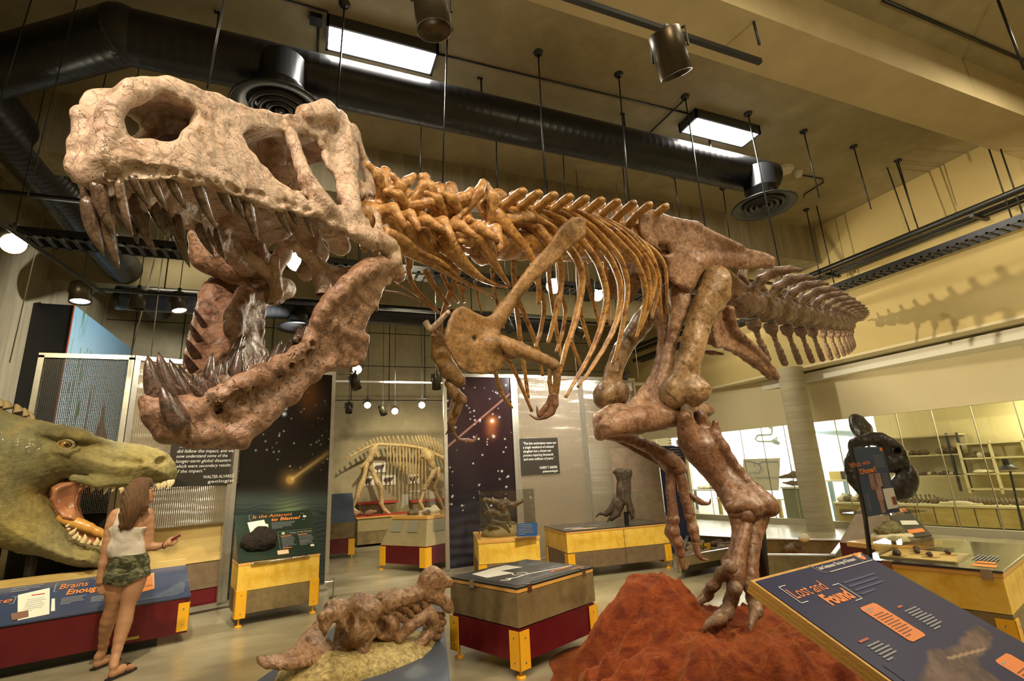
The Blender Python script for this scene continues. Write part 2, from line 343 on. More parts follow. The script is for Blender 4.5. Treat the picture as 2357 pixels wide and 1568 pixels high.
# implicit surfaces -------------------------------------------------
def smin(a, b, k):
    h = np.clip(.5+.5*(b-a)/k, 0, 1); return b*(1-h)+a*h-k*h*(1-h)
class SDF:
    def __init__(s, lo, hi, h):
        s.lo = np.array(lo, float); s.h = h; s.n = np.ceil((np.array(hi)-s.lo)/h).astype(int)+1
        s.ax = [(s.lo[i]+h*np.arange(s.n[i])).astype(np.float32) for i in range(3)]; s.v = np.full(s.n, .06, np.float32)
    def sl(s, lo, hi):
        a = np.clip(np.floor((np.array(lo)-s.lo)/s.h).astype(int), 0, s.n); b = np.clip(np.ceil((np.array(hi)-s.lo)/s.h).astype(int)+1, 0, s.n)
        return tuple(slice(a[i], b[i]) for i in range(3))
    def grid(s, sl): return s.ax[0][sl[0]][:, None, None], s.ax[1][sl[1]][None, :, None], s.ax[2][sl[2]][None, None, :]
    def comb(s, sl, d, k, sub=False):
        v = s.v[sl]
        s.v[sl] = -smin(-v, d, k) if sub else smin(v, d, k)
    def cap(s, p, q, r1, r2=None, k=.02, sub=False):
        r2 = r1 if r2 is None else r2; p = np.array(p, float); q = np.array(q, float); m = max(r1, r2)+k*2+.03
        sl = s.sl(np.minimum(p, q)-m, np.maximum(p, q)+m); X, Y, Z = s.grid(sl); d = q-p; L = d@d+1e-9
        t = np.clip(((X-p[0])*d[0]+(Y-p[1])*d[1]+(Z-p[2])*d[2])/L, 0, 1)
        D = np.sqrt((X-p[0]-t*d[0])**2+(Y-p[1]-t*d[1])**2+(Z-p[2]-t*d[2])**2)-(r1+(r2-r1)*t); s.comb(sl, D, k, sub); return s
    def chain(s, pts, rs, k=.02, n=0, sub=False):
        if n: 
            a = crom([np.append(np.array(p, float), r) for p, r in zip(pts, rs)], n); pts = [q[:3] for q in a]; rs = [max(.002, q[3]) for q in a]
        for i in range(len(pts)-1): s.cap(pts[i], pts[i+1], rs[i], rs[i+1], k, sub)
        return s
    def ell(s, c, r, k=.02, rot=None, sub=False):
        c = np.array(c, float); r = np.array(r if not np.isscalar(r) else (r, r, r), float); m = r.max()+k*2+.03
        sl = s.sl(c-m, c+m); X, Y, Z = s.grid(sl); X = X-c[0]; Y = Y-c[1]; Z = Z-c[2]
        if rot is not None:
            Q = np.array(rot); X, Y, Z = Q[0][0]*X+Q[1][0]*Y+Q[2][0]*Z, Q[0][1]*X+Q[1][1]*Y+Q[2][1]*Z, Q[0][2]*X+Q[1][2]*Y+Q[2][2]*Z
        k0 = np.sqrt((X/r[0])**2+(Y/r[1])**2+(Z/r[2])**2); k1 = np.sqrt((X/r[0]**2)**2+(Y/r[1]**2)**2+(Z/r[2]**2)**2)+1e-6
        s.comb(sl, k0*(k0-1)/k1, k, sub); return s
    def mesh(s, amp=0, f=8., seed=1, amp2=0, f2=30.):
        V, Q = surfnet(s.v, s.lo, s.h)
        if (amp or amp2) and len(V):
            nr = vnorm(V, Q); V = V+nr*(amp*fnoise(V, f, seed)+amp2*fnoise(V, f2, seed+7))[:, None]
        return V, Q
def vnorm(V, Q):
    n = np.zeros_like(V); fn = np.cross(V[Q[:, 2]]-V[Q[:, 0]], V[Q[:, 3]]-V[Q[:, 1]])
    for i in range(4): np.add.at(n, Q[:, i], fn)
    return n/(np.linalg.norm(n, axis=1)[:, None]+1e-9)
def fnoise(P, f, seed=1):
    r = np.random.default_rng(seed); o = 0
    w2 = np.stack([np.sin(P@r.normal(size=3)*f*.6+r.random()*6) for _ in range(3)], 1)*.9/f
    for i in range(9):
        k = r.normal(size=3); k = k/np.linalg.norm(k)*f*(.6+r.random()*1.4); o = o+np.sin((P+w2)@k+r.random()*6.28)
    return o/4.
def surfnet(v, lo, h):
    s = v < 0; n = np.array(v.shape)-1; cnt = np.zeros(n, np.int8); acc = np.zeros(tuple(n)+(3,), np.float32)
    cn = [(0, 0, 0), (1, 0, 0), (0, 1, 0), (1, 1, 0), (0, 0, 1), (1, 0, 1), (0, 1, 1), (1, 1, 1)]
    c8 = [v[a:n[0]+a, b:n[1]+b, c:n[2]+c] for a, b, c in cn]; tot = sum((c < 0).astype(np.int8) for c in c8); act = (tot > 0) & (tot < 8)
    I = np.argwhere(act); vals = [c[act] for c in c8]; P = np.zeros((len(I), 3)); m = np.zeros(len(I))
    for a in range(8):
        for ax in range(3):
            b = a+(1 << ax)
            if (a >> ax) & 1: continue
            va, vb = vals[a], vals[b]; x = (va < 0) != (vb < 0); t = np.where(x, va/(va-vb+1e-12), 0)
            q = np.array(cn[a], float)[None, :].repeat(len(I), 0); q[:, ax] += t; P += q*x[:, None]; m += x
    P = P/m[:, None]+I; V = P*h+lo; idx = -np.ones(n, np.int64); idx[act] = np.arange(len(I)); Q = []
    for ax in range(3):
        o = [i for i in range(3) if i != ax]
        sl0 = [slice(None)]*3; sl1 = [slice(None)]*3; sl0[ax] = slice(0, -1); sl1[ax] = slice(1, None)
        a = s[tuple(sl0)]; b = s[tuple(sl1)]; x = a != b
        E = np.argwhere(x); ok = (E[:, o[0]] > 0) & (E[:, o[1]] > 0) & (E[:, o[0]] < n[o[0]]) & (E[:, o[1]] < n[o[1]]); E = E[ok]; fl = a[tuple(E.T)]
        def g(d0, d1):
            e = E.copy(); e[:, o[0]] += d0; e[:, o[1]] += d1; return idx[tuple(e.T)]
        q = np.stack([g(-1, -1), g(0, -1), g(0, 0), g(-1, 0)], 1)
        fl2 = fl if ax != 1 else ~fl
        q[~fl2] = q[~fl2][:, ::-1]; Q.append(q)
    Q = np.concatenate(Q); Q = Q[(Q >= 0).all(1)]
    return V, Q
def poly_sd(poly, U, Wv):   # signed distance to 2d polygon
    P = np.array(poly, float); D = np.full(U.shape, 1e9, np.float32); ins = np.zeros(U.shape, bool)
    for i in range(len(P)):
        a = P[i]; b = P[(i+1) % len(P)]; e = b-a; t = np.clip(((U-a[0])*e[0]+(Wv-a[1])*e[1])/(e@e+1e-12), 0, 1)
        D = np.minimum(D, (U-a[0]-t*e[0])**2+(Wv-a[1]-t*e[1])**2)
        c = (a[1] > Wv) != (b[1] > Wv); xx = a[0]+(Wv-a[1])*(b[0]-a[0])/((b[1]-a[1])+1e-12); ins ^= c & (U < xx)
    D = np.sqrt(D); return np.where(ins, -D, D).astype(np.float32)
def auto(prims, h, pad=.03, **kw):   # prims: list of (method, args, kwargs); the grid is fitted around them
    lo = np.full(3, 1e9); hi = -lo
    for m, a, k in prims:
        if k.get('sub'): continue
        if m == 'cap': P = [a[0], a[1]]; r = max(a[2], a[3] if len(a) > 3 else a[2])
        elif m == 'chain': P = a[0]; r = max(a[1])*1.15
        else: P = [a[0]]; r = np.max(a[1])
        P = np.array(P, float); lo = np.minimum(lo, P.min(0)-r-pad); hi = np.maximum(hi, P.max(0)+r+pad)
    s = SDF(lo, hi, h)
    for m, a, k in prims: getattr(s, m)(*a, **k)
    return s.mesh(**kw)
def cap(*a, **k): return ('cap', a, k)
def chain(*a, **k): return ('chain', a, k)
def ell(*a, **k): return ('ell', a, k)
# ================================================================== THE HALL
CEIL = 6.6; XW = 10.54; YW = 14.8; XL = -4.75
struct('floor', MB().bb((-9, -6, -.2), (20, 16, 0)), FLOORM)
struct('ceiling', MB().bb((-9, -6, CEIL), (XW+.3, 16, CEIL+.25)), CONC)
# far wall: cast concrete with square panel joints
struct('wall_back', MB().bb((-9, YW, 0), (12, YW+.3, CEIL)), CONC)
mb = MB()
for i in range(10): mb.bb((XL+1.05*i+.6, YW-.012, 3.75), (XL+1.05*i+.62, YW+.02, CEIL))
for z in (3.75, 4.75, 5.75): mb.bb((-9, YW-.013, z), (11, YW+.02, z+.02))
struct('trim_1', mb, M('dark_panel_joint', (.03, .025, .015), rough=.9))  # dark strips along the panel joints
struct('wall_left', MB().bb((XL-.3, -6, 0), (XL, 16, CEIL)), CONC_B)
struct('wall_front', MB().bb((-9, -6.3, 0), (XW+3, -6, CEIL)), YEL_WALL)
struct('wall_right', MB().bb((XW, -6, 3.6), (XW+.3, 16, CEIL)), YEL_WALL)
# glass front of the laboratory runs at a slight angle under the overhanging wall
GA = np.array([10.62, 12.36, 0]); GB = np.array([11.62, 5.42, 0]); gd = unit(GB-GA); gn = np.array([-gd[1], gd[0], 0]); GB2 = GA+gd*15.5; GA = GA-gd*2.2
gn = gn if gn[0] > 0 else -gn
def wallstrip(z0, z1, t0, t1, th=.2, off=0):
    a = GA+gd*t0+gn*off; b = GA+gd*t1+gn*off
    return MB().prism([(*a[:2], z0), (*b[:2], z0), (*b[:2], z1), (*a[:2], z1)], gn*th)
LG = np.linalg.norm(GB2-GA); ZWIN = 2.36
struct('wall_laboratory', wallstrip(ZWIN, 3.62, 0, LG), LOW_WALL)
struct('trim_2', MB().bb((XW, -6, 3.55), (13.4, 16, 3.6)), LOW_WALL)
struct('baseboard_right', wallstrip(0, .13, 0, LG, .1, -.02), M('pale_curb', (.5, .46, .34), rough=.6))
pane = wallstrip(.13, ZWIN, 0, LG, .012)
g = struct('window_1', pane, LGLASS)
jt = MB()
for k in range(26):
    a = GA+gd*(.3+k*.62); jt.bb((a[0]-.008, a[1]-.008, .13), (a[0]+.008, a[1]+.008, ZWIN))
mk('glazing_joint', jt, SILV, g)
# concrete beams across the hall
struct('trim_3', MB().bb((-9, 2.86, 6.0), (XW+.2, 3.49, CEIL+.1)), BEAMM)
struct('trim_4', MB().bb((-9, 7.12, 5.75), (XW+.2, 7.75, CEIL+.1)), CONC_B)
struct('trim_5', MB().bb((-9, 11.6, 5.6), (XW+.2, 12.2, CEIL+.1)), CONC)
# round board-formed column standing in the glass line
cb = zp(1893, 1222, 0); mb = MB().lathe([(.27, 0), (.27, 3.6)], (cb[0]-.05, cb[1], 0), 28)
struct('column', mb, M('banded_column_concrete', (.36, .31, .21), (.44, .39, .27), 2, .85, bump=.5, bs=5, stretch=(.4, .4, 5)), smooth=True)
# ------------------------------------------------------------------ laboratory behind the glass
struct('wall_laboratory_back', MB().bb((19.2, 3, 0), (19.4, 16, 3.6)), LABW)
struct('wall_laboratory_side', MB().bb((13.6, -6, 0), (13.75, 8.75, 3.6)), CREAMW)
struct('wall_laboratory_partition', MB().bb((13.74, 8.6, 0), (19.4, 8.75, 3.6)), LABW)
struct('wall_laboratory_end', MB().bb((10.6, 15.6, 0), (19.4, 15.8, 3.6)), LABW)
struct('ceiling_laboratory', MB().bb((11.0, -6, 3.3), (19.4, 16, 3.5)), LABW)
mbw = MB()
for k in range(4): mbw.bb((19.17, 8.95+k*1.65, 1.0), (19.19, 10.45+k*1.65, 3.25))
struct('window_2', mbw, LABSK)
struct('window_3', MB().bb((12.2, 15.57, 1.3), (18.8, 15.59, 3.2)), LABSK)
# ------------------------------------------------------------------ ducts
def ribbed(p, q, r, step=.11):
    p = np.array(p); q = np.array(q); L = np.linalg.norm(q-p); n = int(L/step); pr = []
    for i in range(n): z = i*L/n; pr += [(r, z), (r, z+L/n*.90), (r*1.0025, z+L/n*.95)]
    pr += [(r, L), (0.001, L)]; pr = [(0.001, 0)]+pr
    return MB().lathe(pr, p, 30, q-p)
yD = 5.2; zD = 6.02; rD = .27
d1 = thing('ventilation_duct', 'long round black spiral duct under the ceiling with two round diffusers', 'duct', (2, yD, zD-rD))
mk('duct_run', ribbed((-1.95, yD, zD), (6.85, yD, zD), rD), DUCTM, d1, smooth=True)
mk('duct_elbow', ribbed((-1.85, yD-.05, zD), (-3.6, 6.3, zD-.05), rD*1.02), DUCTM, d1, smooth=True)
mk('duct_joint', MB().ball((-1.9, yD-.02, zD), rD*1.03, 24), DUCTM, d1, smooth=True)
mk('duct_side_run', ribbed((-3.55, 6.2, zD-.1), (-3.55, 14.2, zD-.1), .30), DUCTM, d1, smooth=True)
mk('duct_side_run', ribbed((-3.55, 6.3, zD-.1), (-3.55, 2.6, zD-.1), .28), DUCTM, d1, smooth=True)
for x, zb in ((6.42, 5.42), (-.42, 5.42)):
    mk('duct_drop', MB().lathe([(.02, 6.02), (.235, 6.0), (.235, 5.66), (.245, 5.65), (.235, 5.63), (.22, zb)], (x, yD-.16, 0), 26), DUCTM, d1, smooth=True)
    df = mk('ceiling_diffuser', MB().lathe([(.22, zb+.02), (.46, zb-.03), (.475, zb-.045), (.46, zb-.06), (.36, zb-.03), (.30, zb+.0)], (x, yD-.16, 0), 36), BLACK, d1, smooth=True)
    for r in (.30, .22, .14):
        mk('diffuser_ring', MB().lathe([(r, zb-.0), (r-.01, zb-.065), (r-.06, zb-.035), (r-.06, zb+.0)], (x, yD-.16, 0), 30), BLACK, df, smooth=True)
    mk('diffuser_hub', MB().lathe([(.001, zb-.05), (.05, zb-.05), (.055, zb), (.001, zb+.01)], (x, yD-.16, 0), 16), BLACK, df, smooth=True)
for x in (-1.1, 1.9, 4.1, 5.7):
    hk = MB(); hk.bb((x-.01, yD-.012, zD+rD), (x+.01, yD+.012, CEIL)); hk.bb((x-.05, yD-.012, CEIL-.02), (x+.02, yD+.012, CEIL)); mk('duct_hanger', hk, BLACK, d1)
p0 = yp(560, 690, 10.6); p1 = yp(1000, 745, 10.6); zz = p0[2]
d2 = thing('ventilation_duct', 'black round duct crossing the far bay behind the skeleton jaws', 'duct', (0, 10.6, 4.8))
mk('duct_run', ribbed((-3.3, 10.6, 5.0), (5.6, 10.6, 5.0), .22), DUCTM, d2, smooth=True)
for x in (-2.6, .6, 3.4): mk('duct_hanger', MB().cyl((x, 10.6, 5.2), (x, 10.6, CEIL), .012, 6), BLACK, d2)
mk('duct_drop', MB().cyl((-.25, 10.55, 5.0), (-.25, 10.55, 4.62), .2, 20), DUCTM, d2, smooth=True)
mk('ceiling_diffuser', MB().lathe([(.2, 4.66), (.42, 4.6), (.42, 4.57), (.3, 4.6), (.2, 4.57), (.1, 4.6), (.001, 4.58)], (-.25, 10.55, 0), 28), BLACK, d2, smooth=True)
# ------------------------------------------------------------------ ceiling fixtures
def fixture(x, y, label):
    t = thing('ceiling_light', label, 'ceiling light', (x, y, CEIL-.14), 0, 'rectangular ceiling lights')
    fr = MB()
    for a, b in (((-.63, -.19), (-.60, .19)), ((.60, -.19), (.63, .19)), ((-.63, -.19), (.63, -.165)), ((-.63, .165), (.63, .19))):
        fr.bb((x+a[0], y+a[1], CEIL-.15), (x+b[0], y+b[1], CEIL))
    mk('housing', fr, DGREY, t); mk('diffuser', MB().bb((x-.6, y-.165, CEIL-.135), (x+.6, y+.165, CEIL-.125)), WHITEL, t)
fixture(.62, 5.02, 'long white ceiling light above the skull'); fixture(5.68, 4.95, 'long white ceiling light near the right hand diffuser')
# conduits
cd = lambda pts, lab, r=.012: tag(mk('conduit', MB().tube(pts, r, 8), BLACK, smooth=True), lab, 'conduit')
cd([(-3.2, 4.78, 6.585), (.0, 4.8, 6.585)], 'thin black conduit running left from the larger ceiling light')
cd([(1.25, 4.98, 6.585), (5.05, 4.88, 6.585)], 'thin black conduit between the two ceiling lights')
cd([zp(733, 60, 6.58), zp(731, 125, 6.58)], 'short black conduit from junction box to duct')
tag(mk('junction_box', MB().box(zp(727, 45, 6.57), (.13, .13, .06)), BLACK), 'small black junction box on the ceiling beside the larger light', 'junction box')
cd([zp(1577, 228, 6.57), zp(1488, 313, 6.57)], 'black conduit slanting from a rod rosette to the duct')
cd([zp(2033, 0, 6.58), zp(2357, 140, 6.58)], 'dark conduit at the top right corner in front of the beam', .02)
cd([zp(2297, 0, 6.5), zp(2357, 160, 5.6)], 'dark slanting rod at the extreme top right corner', .014)
cd([zp(1838, 402, 6.58), zp(1893, 412, 6.58), zp(1896, 420, 6.58), zp(1852, 447, 6.58), zp(1850, 455, 6.55)], 'bent black conduit from the smoke detector to a rod', .012)
tag(mk('smoke_detector', MB().lathe([(.001, 6.50), (.05, 6.51), (.07, 6.55), (.08, 6.6)], zp(1838, 402, 6.55)*[1, 1, 0], 18), M('cream_plastic', (.6, .56, .42)), smooth=True), 'round cream smoke detector on the ceiling', 'smoke detector')
tag(mk('ceiling_sensor', MB().lathe([(.001, 6.53), (.16, 6.54), (.17, 6.6)], zp(1805, 393, 6.56)*[1, 1, 0], 6), M('cream_plastic_plate', (.58, .53, .38))), 'flat hexagonal cream sensor plate beside the end of the duct', 'sensor')
# suspension rods with their round ceiling rosettes (pixel of rosette, pixel and height of lower end)
RODS = [((793, 10), (775, 250), 3.6, 'first rod above the back of the skull'), ((1030, 70), (1017, 470), 3.3, 'rod in front of the duct over the neck'),
        ((1239, 122), (1256, 470), 3.4, 'rod in front of the duct over the shoulder'), ((1424, 172), (1450, 492), 3.5, 'rod in front of the duct over the ribs'),
        ((1577, 223), (1624, 528), 3.65, 'rod crossing the smaller ceiling light'), ((1722, 262), (1800, 640), 3.9, 'rod passing in front of the right diffuser neck'),
        ((1850, 303), (1886, 455), 5.2, 'cut off rod right of the diffuser'), ((1965, 338), (2005, 482), 5.2, 'cut off rod halfway to the right wall'),
        ((2067, 370), (2107, 510), 5.0, 'short cut off rod near the right wall'), ((782, 224), (779, 252), 6.2, 'short rod just behind the skull brow'),
        ((970, 264), (966, 470), 4.2, 'rod left of the pair beyond the duct'), ((1142, 302), (1145, 470), 4.2, 'rod beyond the duct over the neck'),
        ((1295, 338), (1302, 470), 4.3, 'rod beyond the duct over the shoulder blade'), ((1432, 372), (1444, 490), 4.4, 'rod just beyond the duct over the ribs'),
        ((1552, 406), (1565, 500), 4.5, 'rod above the hip bone'), ((1664, 434), (1681, 560), 4.5, 'rod left of the right diffuser'), ((1856, 483), (1892, 660), 4.6, 'rod rising from the upper cable tray')]
for (a, b, z2, lab) in RODS:
    P = zp(*a, CEIL-.01); d = ray(*b); 
    r = np.hypot(P[0], P[1])*(z2/6.6)**0.0
    # the rod hangs nearly plumb: its lower end is taken on the same plan distance
    Q = C0+d*(r/np.hypot(d[0], d[1]))
    t = thing('suspension_rod', 'thin black %s' % lab, 'rod', tuple(P), 0, 'ceiling suspension rods')
    mk('rosette', MB().lathe([(.001, -.035), (.05, -.03), (.062, 0)], P+[0, 0, .01], 18), BLACK, t, smooth=True)
    mk('rod', MB().cyl(P, Q, .0095, 8), BLACK, t, smooth=True)
thin = [((2028, 345), (2098, 545), 9.6, 'first bare rod above the tray at the right wall'), ((2057, 355), (2118, 540), 9.6, 'second bare rod above the tray at the right wall'),
        ((2274, 336), (2330, 505), 9.6, 'bare rod below the beam end at the right wall'), ((2303, 343), (2355, 495), 9.6, 'outermost bare rod at the far right'), ((1876, 458), (1920, 652), 9.6, 'bare rod down to the lower tray near the tail'),
        ((1718, 523), (1728, 560), 9.6, 'faint rod behind the hip left'), ((1742, 529), (1755, 575), 9.6, 'faint rod behind the hip right')]
for a, b, x, lab in thin:
    tag(mk('suspension_rod', MB().cyl(xp(*a, x), xp(*b, x), .011, 8), BLACK, smooth=True), 'thin black '+lab, 'rod', 'bare rods')
# left bundle of wires holding the skull and screens
for i, (a, b, D, lab) in enumerate([((72, 0), (0, 235), 4.6, 'black wire at the extreme upper left'), ((177, 0), (52, 500), 4.6, 'second black wire from the left edge'), ((515, 0), (477, 205), 2.6, 'black wire rising behind the snout'), ((250, 142), (217, 300), 5.5, 'short black wire left of the snout'), ((326, 125), (316, 178), 5.5, 'short black wire above the snout')]):
    tag(mk('suspension_wire', MB().cyl(dp(*a, D), dp(*b, D), .006, 6), BLACK, smooth=True), 'thin '+lab, 'wire', 'wires at the upper left')
for i, (a, b, D, lab) in enumerate([((110, 455), (22, 835), 7.5, 'bright wire at the far left wall'), ((355, 600), (300, 826), 7.9, 'bright wire behind the lower jaw'), ((378, 560), (346, 830), 7.9, 'bright wire left of the open mouth'), ((590, 690), (578, 850), 8.2, 'bright wire inside the open mouth'), ((1002, 640), (1003, 865), 8.3, 'bright wire at the opening'), ((1322, 800), (1328, 872), 8.3, 'wire above the pale screen'), ((1462, 800), (1470, 873), 8.5, 'wire right of the thigh bone')]):
    P_ = dp(*a, D); tag(mk('suspension_wire', MB().cyl(P_, dp(*b, D), .008, 6).cyl(P_, (P_[0], P_[1], CEIL), .006, 6), STEEL, smooth=True), 'thin '+lab, 'wire', 'pale wires over the screens')
# cable trays along the right wall
def tray(name, label, x, z, y0, y1, w=.3):
    t = thing(name, label, 'cable tray', (x, (y0+y1)/2, z)); s = MB()
    s.bb((x-w/2, y0, z), (x-w/2+.03, y1, z+.1)); s.bb((x+w/2-.03, y0, z), (x+w/2, y1, z+.1)); mk('side_rail', s, BLACK, t)
    s = MB(); y = y0
    while y < y1: s.bb((x-w/2, y, z), (x+w/2, y+.035, z+.02)); y += .13
    mk('rung', s, BLACK, t); return t
t = tray('cable_tray', 'lower black ladder cable tray crossing to the right wall', 9.6, 4.72, 2.6, 13, .34)
t = thing('cable_tray', 'upper bundle of black pipes above the ladder tray at the right wall', 'cable tray', (9.6, 7, 5.15))
for dx, dz, r in ((0, .06, .055), (.12, 0, .02), (.17, -.02, .02), (.22, -.05, .02)): mk('pipe', MB().cyl((9.6+dx, 2.4, 5.17+dz), (9.6+dx, 13.4, 5.17+dz), r, 10), BLACK, t, smooth=True)
for y in (3.9, 6.4, 9): mk('bracket', MB().bb((9.5, y, 5.08), (9.95, y+.06, 5.13)), BLACK, t)
# trays across the far bay, seen between skull and ribs
def xtray(label, y, z, x0, x1, w=.3):
    t = thing('cable_tray', label, 'cable tray', ((x0+x1)/2, y, z)); s = MB()
    s.bb((x0, y-w/2, z), (x1, y-w/2+.03, z+.1)); s.bb((x0, y+w/2-.03, z), (x1, y+w/2, z+.1)); mk('side_rail', s, BLACK, t)
    s = MB(); x = x0
    while x < x1: s.bb((x, y-w/2, z), (x+.045, y+w/2, z+.02)); x += .13
    mk('rung', s, DGREY, t)
xtray('black ladder cable tray behind the skull teeth and neck', 7.2, 4.55, -4.3, 9.4, .36)
tag(mk('lighting_track', MB().bb((-3.0, 8.0, 4.25), (5.6, 8.04, 4.29)), BLACK), 'black lighting track behind the lower jaw', 'track')
tag(mk('ceiling_pipe', MB().cyl((-4.3, 6.4, 4.75), (9.4, 6.4, 4.75), .03, 8), BLACK, smooth=True), 'thin black pipe running behind the teeth', 'pipe')
# near lighting tracks
tag(mk('lighting_track', MB().bb((.9, 3.0, 5.57), (4.21, 3.05, 5.62)), BLACK), 'near black lighting track below the concrete beam', 'track')
tag(mk('track_rod', MB().cyl(zp(1748, 102, 5.62), zp(1722, 0, 6.4), .014, 8), BLACK, smooth=True), 'black rod holding the end of the near track', 'rod')
tA = xp(-10, 512, XL+1.0)
a, b = yp(-30, 492, 5.6), yp(243, 678, 7.3)
tag(mk('lighting_track', MB().tube([a, b], .022, 6), BLACK), 'black lighting track slanting along the left wall', 'track')
# ------------------------------------------------------------------ spot lamps
def spot(px, py, D, aim, L=.26, r=.095, lit=True, cool=False, label='', lens=None, mat=None):
    p = dp(px, py, D); a = unit(np.array(aim, float)); t = thing('track_spotlight', label, 'spotlight', tuple(p), 0, 'track spotlights')
    mk('lamp_housing', MB().lathe([(.001, -L/2-.01), (r*.9, -L/2-.01), (r, -L/2), (r, L/2), (r*.94, L/2), (r*.92, L/2-.03), (.001, L/2-.03)], p, 22, a), mat or GUN, t, smooth=True)
    if lit: mk('lamp_lens', MB().lathe([(.001, L/2-.02), (r*.86, L/2-.022)], p, 22, a), (BULBW if cool else BULB) if lens is None else lens, t)
    s = unit(np.cross(a, [0, 0, 1.])) if abs(a[2]) < .95 else np.array([1., 0, 0])
    y = MB().tube([p+s*(r+.012), p+s*(r+.012)+[0, 0, L*.55], p-s*(r+.012)+[0, 0, L*.55], p-s*(r+.012)], .008, 6)
    mk('yoke', y, BLACK, t); mk('track_adapter', MB().bb(tuple(p+[-.02, -.02, L*.5]), tuple(p+[.02, .02, L*.5+.09])), BLACK, t)
    if D > 5: mk('hanger_rod', MB().cyl(p+[0, 0, L*.5+.08], (p[0], p[1], CEIL), .006, 6), BLACK, t)
    return t
TO = lambda px, py, D: -unit(ray(px, py))
spot(1543, 125, 3.3, (.42, .25, -.87), .27, .105, False, label='dark bronze spotlight hanging on the near track end')
spot(994, 15, 2.7, (.1, .1, -1), .28, .095, False, label='dark bronze spotlight cut by the top edge')
spot(28, 556, 5.6, TO(28, 556, 1)+[.2, -.1, -.3], .26, .12, True, label='glaring spotlight at the left edge')
spot(186, 675, 6.6, (.1, -.1, -1), .26, .12, True, True, label='dark spotlight with bluish lens on the left wall track')
spot(317, 690, 7.6, (0, 0, -1), .28, .11, False, label='unlit dark spotlight on the track left of the jaw')
spot(410, 697, 7.8, (.25, -.15, -1), .3, .11, True, label='tilted lit spotlight left of the open jaw', lens=M('soft_lamp_lens', (1, .9, .66), emit=12))
spot(683, 601, 6.6, TO(683, 601, 1)+[0, 0, -.1], .26, .13, True, label='glaring spotlight behind the upper teeth')
spot(1276, 658, 7.2, TO(1276, 658, 1)+[-.1, 0, -.05], .26, .115, True, label='brightest spotlight shining through the ribs')
spot(1378, 678, 9.0, TO(1378, 678, 1)+[-.3, 0, -.2], .3, .11, True, label='small lit spotlight behind the ribs beside a grey housing')
spot(1352, 668, 8.2, (-.15, -.1, -1), .3, .12, False, label='grey unlit spotlight housing behind the ribs', mat=DGREY)
spot(1332, 765, 8.6, (.55, -.5, -.5), .26, .09, True, label='small angled spotlight beside the right lower ribs', lens=WHITEP)
spot(1168, 750, 8.6, (.3, -.3, -1), .24, .09, False, label='small dark spotlight behind the shoulder plate', mat=DGREY)
spot(822, 848, 9.4, TO(822, 848, 1)+[0, 0, -.2], .24, .09, True, label='lit spotlight just under the rear of the lower jaw')
spot(817, 880, 9.0, (.3, -.3, -1), .26, .09, False, label='dark spotlight hanging at the top of the opening on the left')
spot(1004, 880, 9.0, (0, -.1, -1), .26, .08, False, label='dark spotlight hanging at the top of the opening on the right')
for (px, py, lit, lab) in [(803, 940, 0, 'unlit leftmost of the far row'), (846, 931, 1, 'first lit one of the far row'), (881, 945, 0, 'angled unlit one of the far row'), (909, 945, 1, 'middle lit one of the far row'), (971, 931, 1, 'right lit one of the far row')]:
    spot(px, py, 11.6, TO(px, py, 1)+[0, 0, -.2] if lit else (.25 if px == 881 else 0, -.3, -1), .22, .08, bool(lit), label='small track spotlight, %s' % lab)
tag(mk('lighting_track', MB().bb((.3, 11.9, 3.75), (4.4, 11.94, 3.79)), STEEL), 'pale lighting track of the far row of small spotlights', 'track')
spot(1435, 868, 9.2, (0, -.2, 1), .1, .09, False, label='small grey lamp above the right pale screen', mat=DGREY)
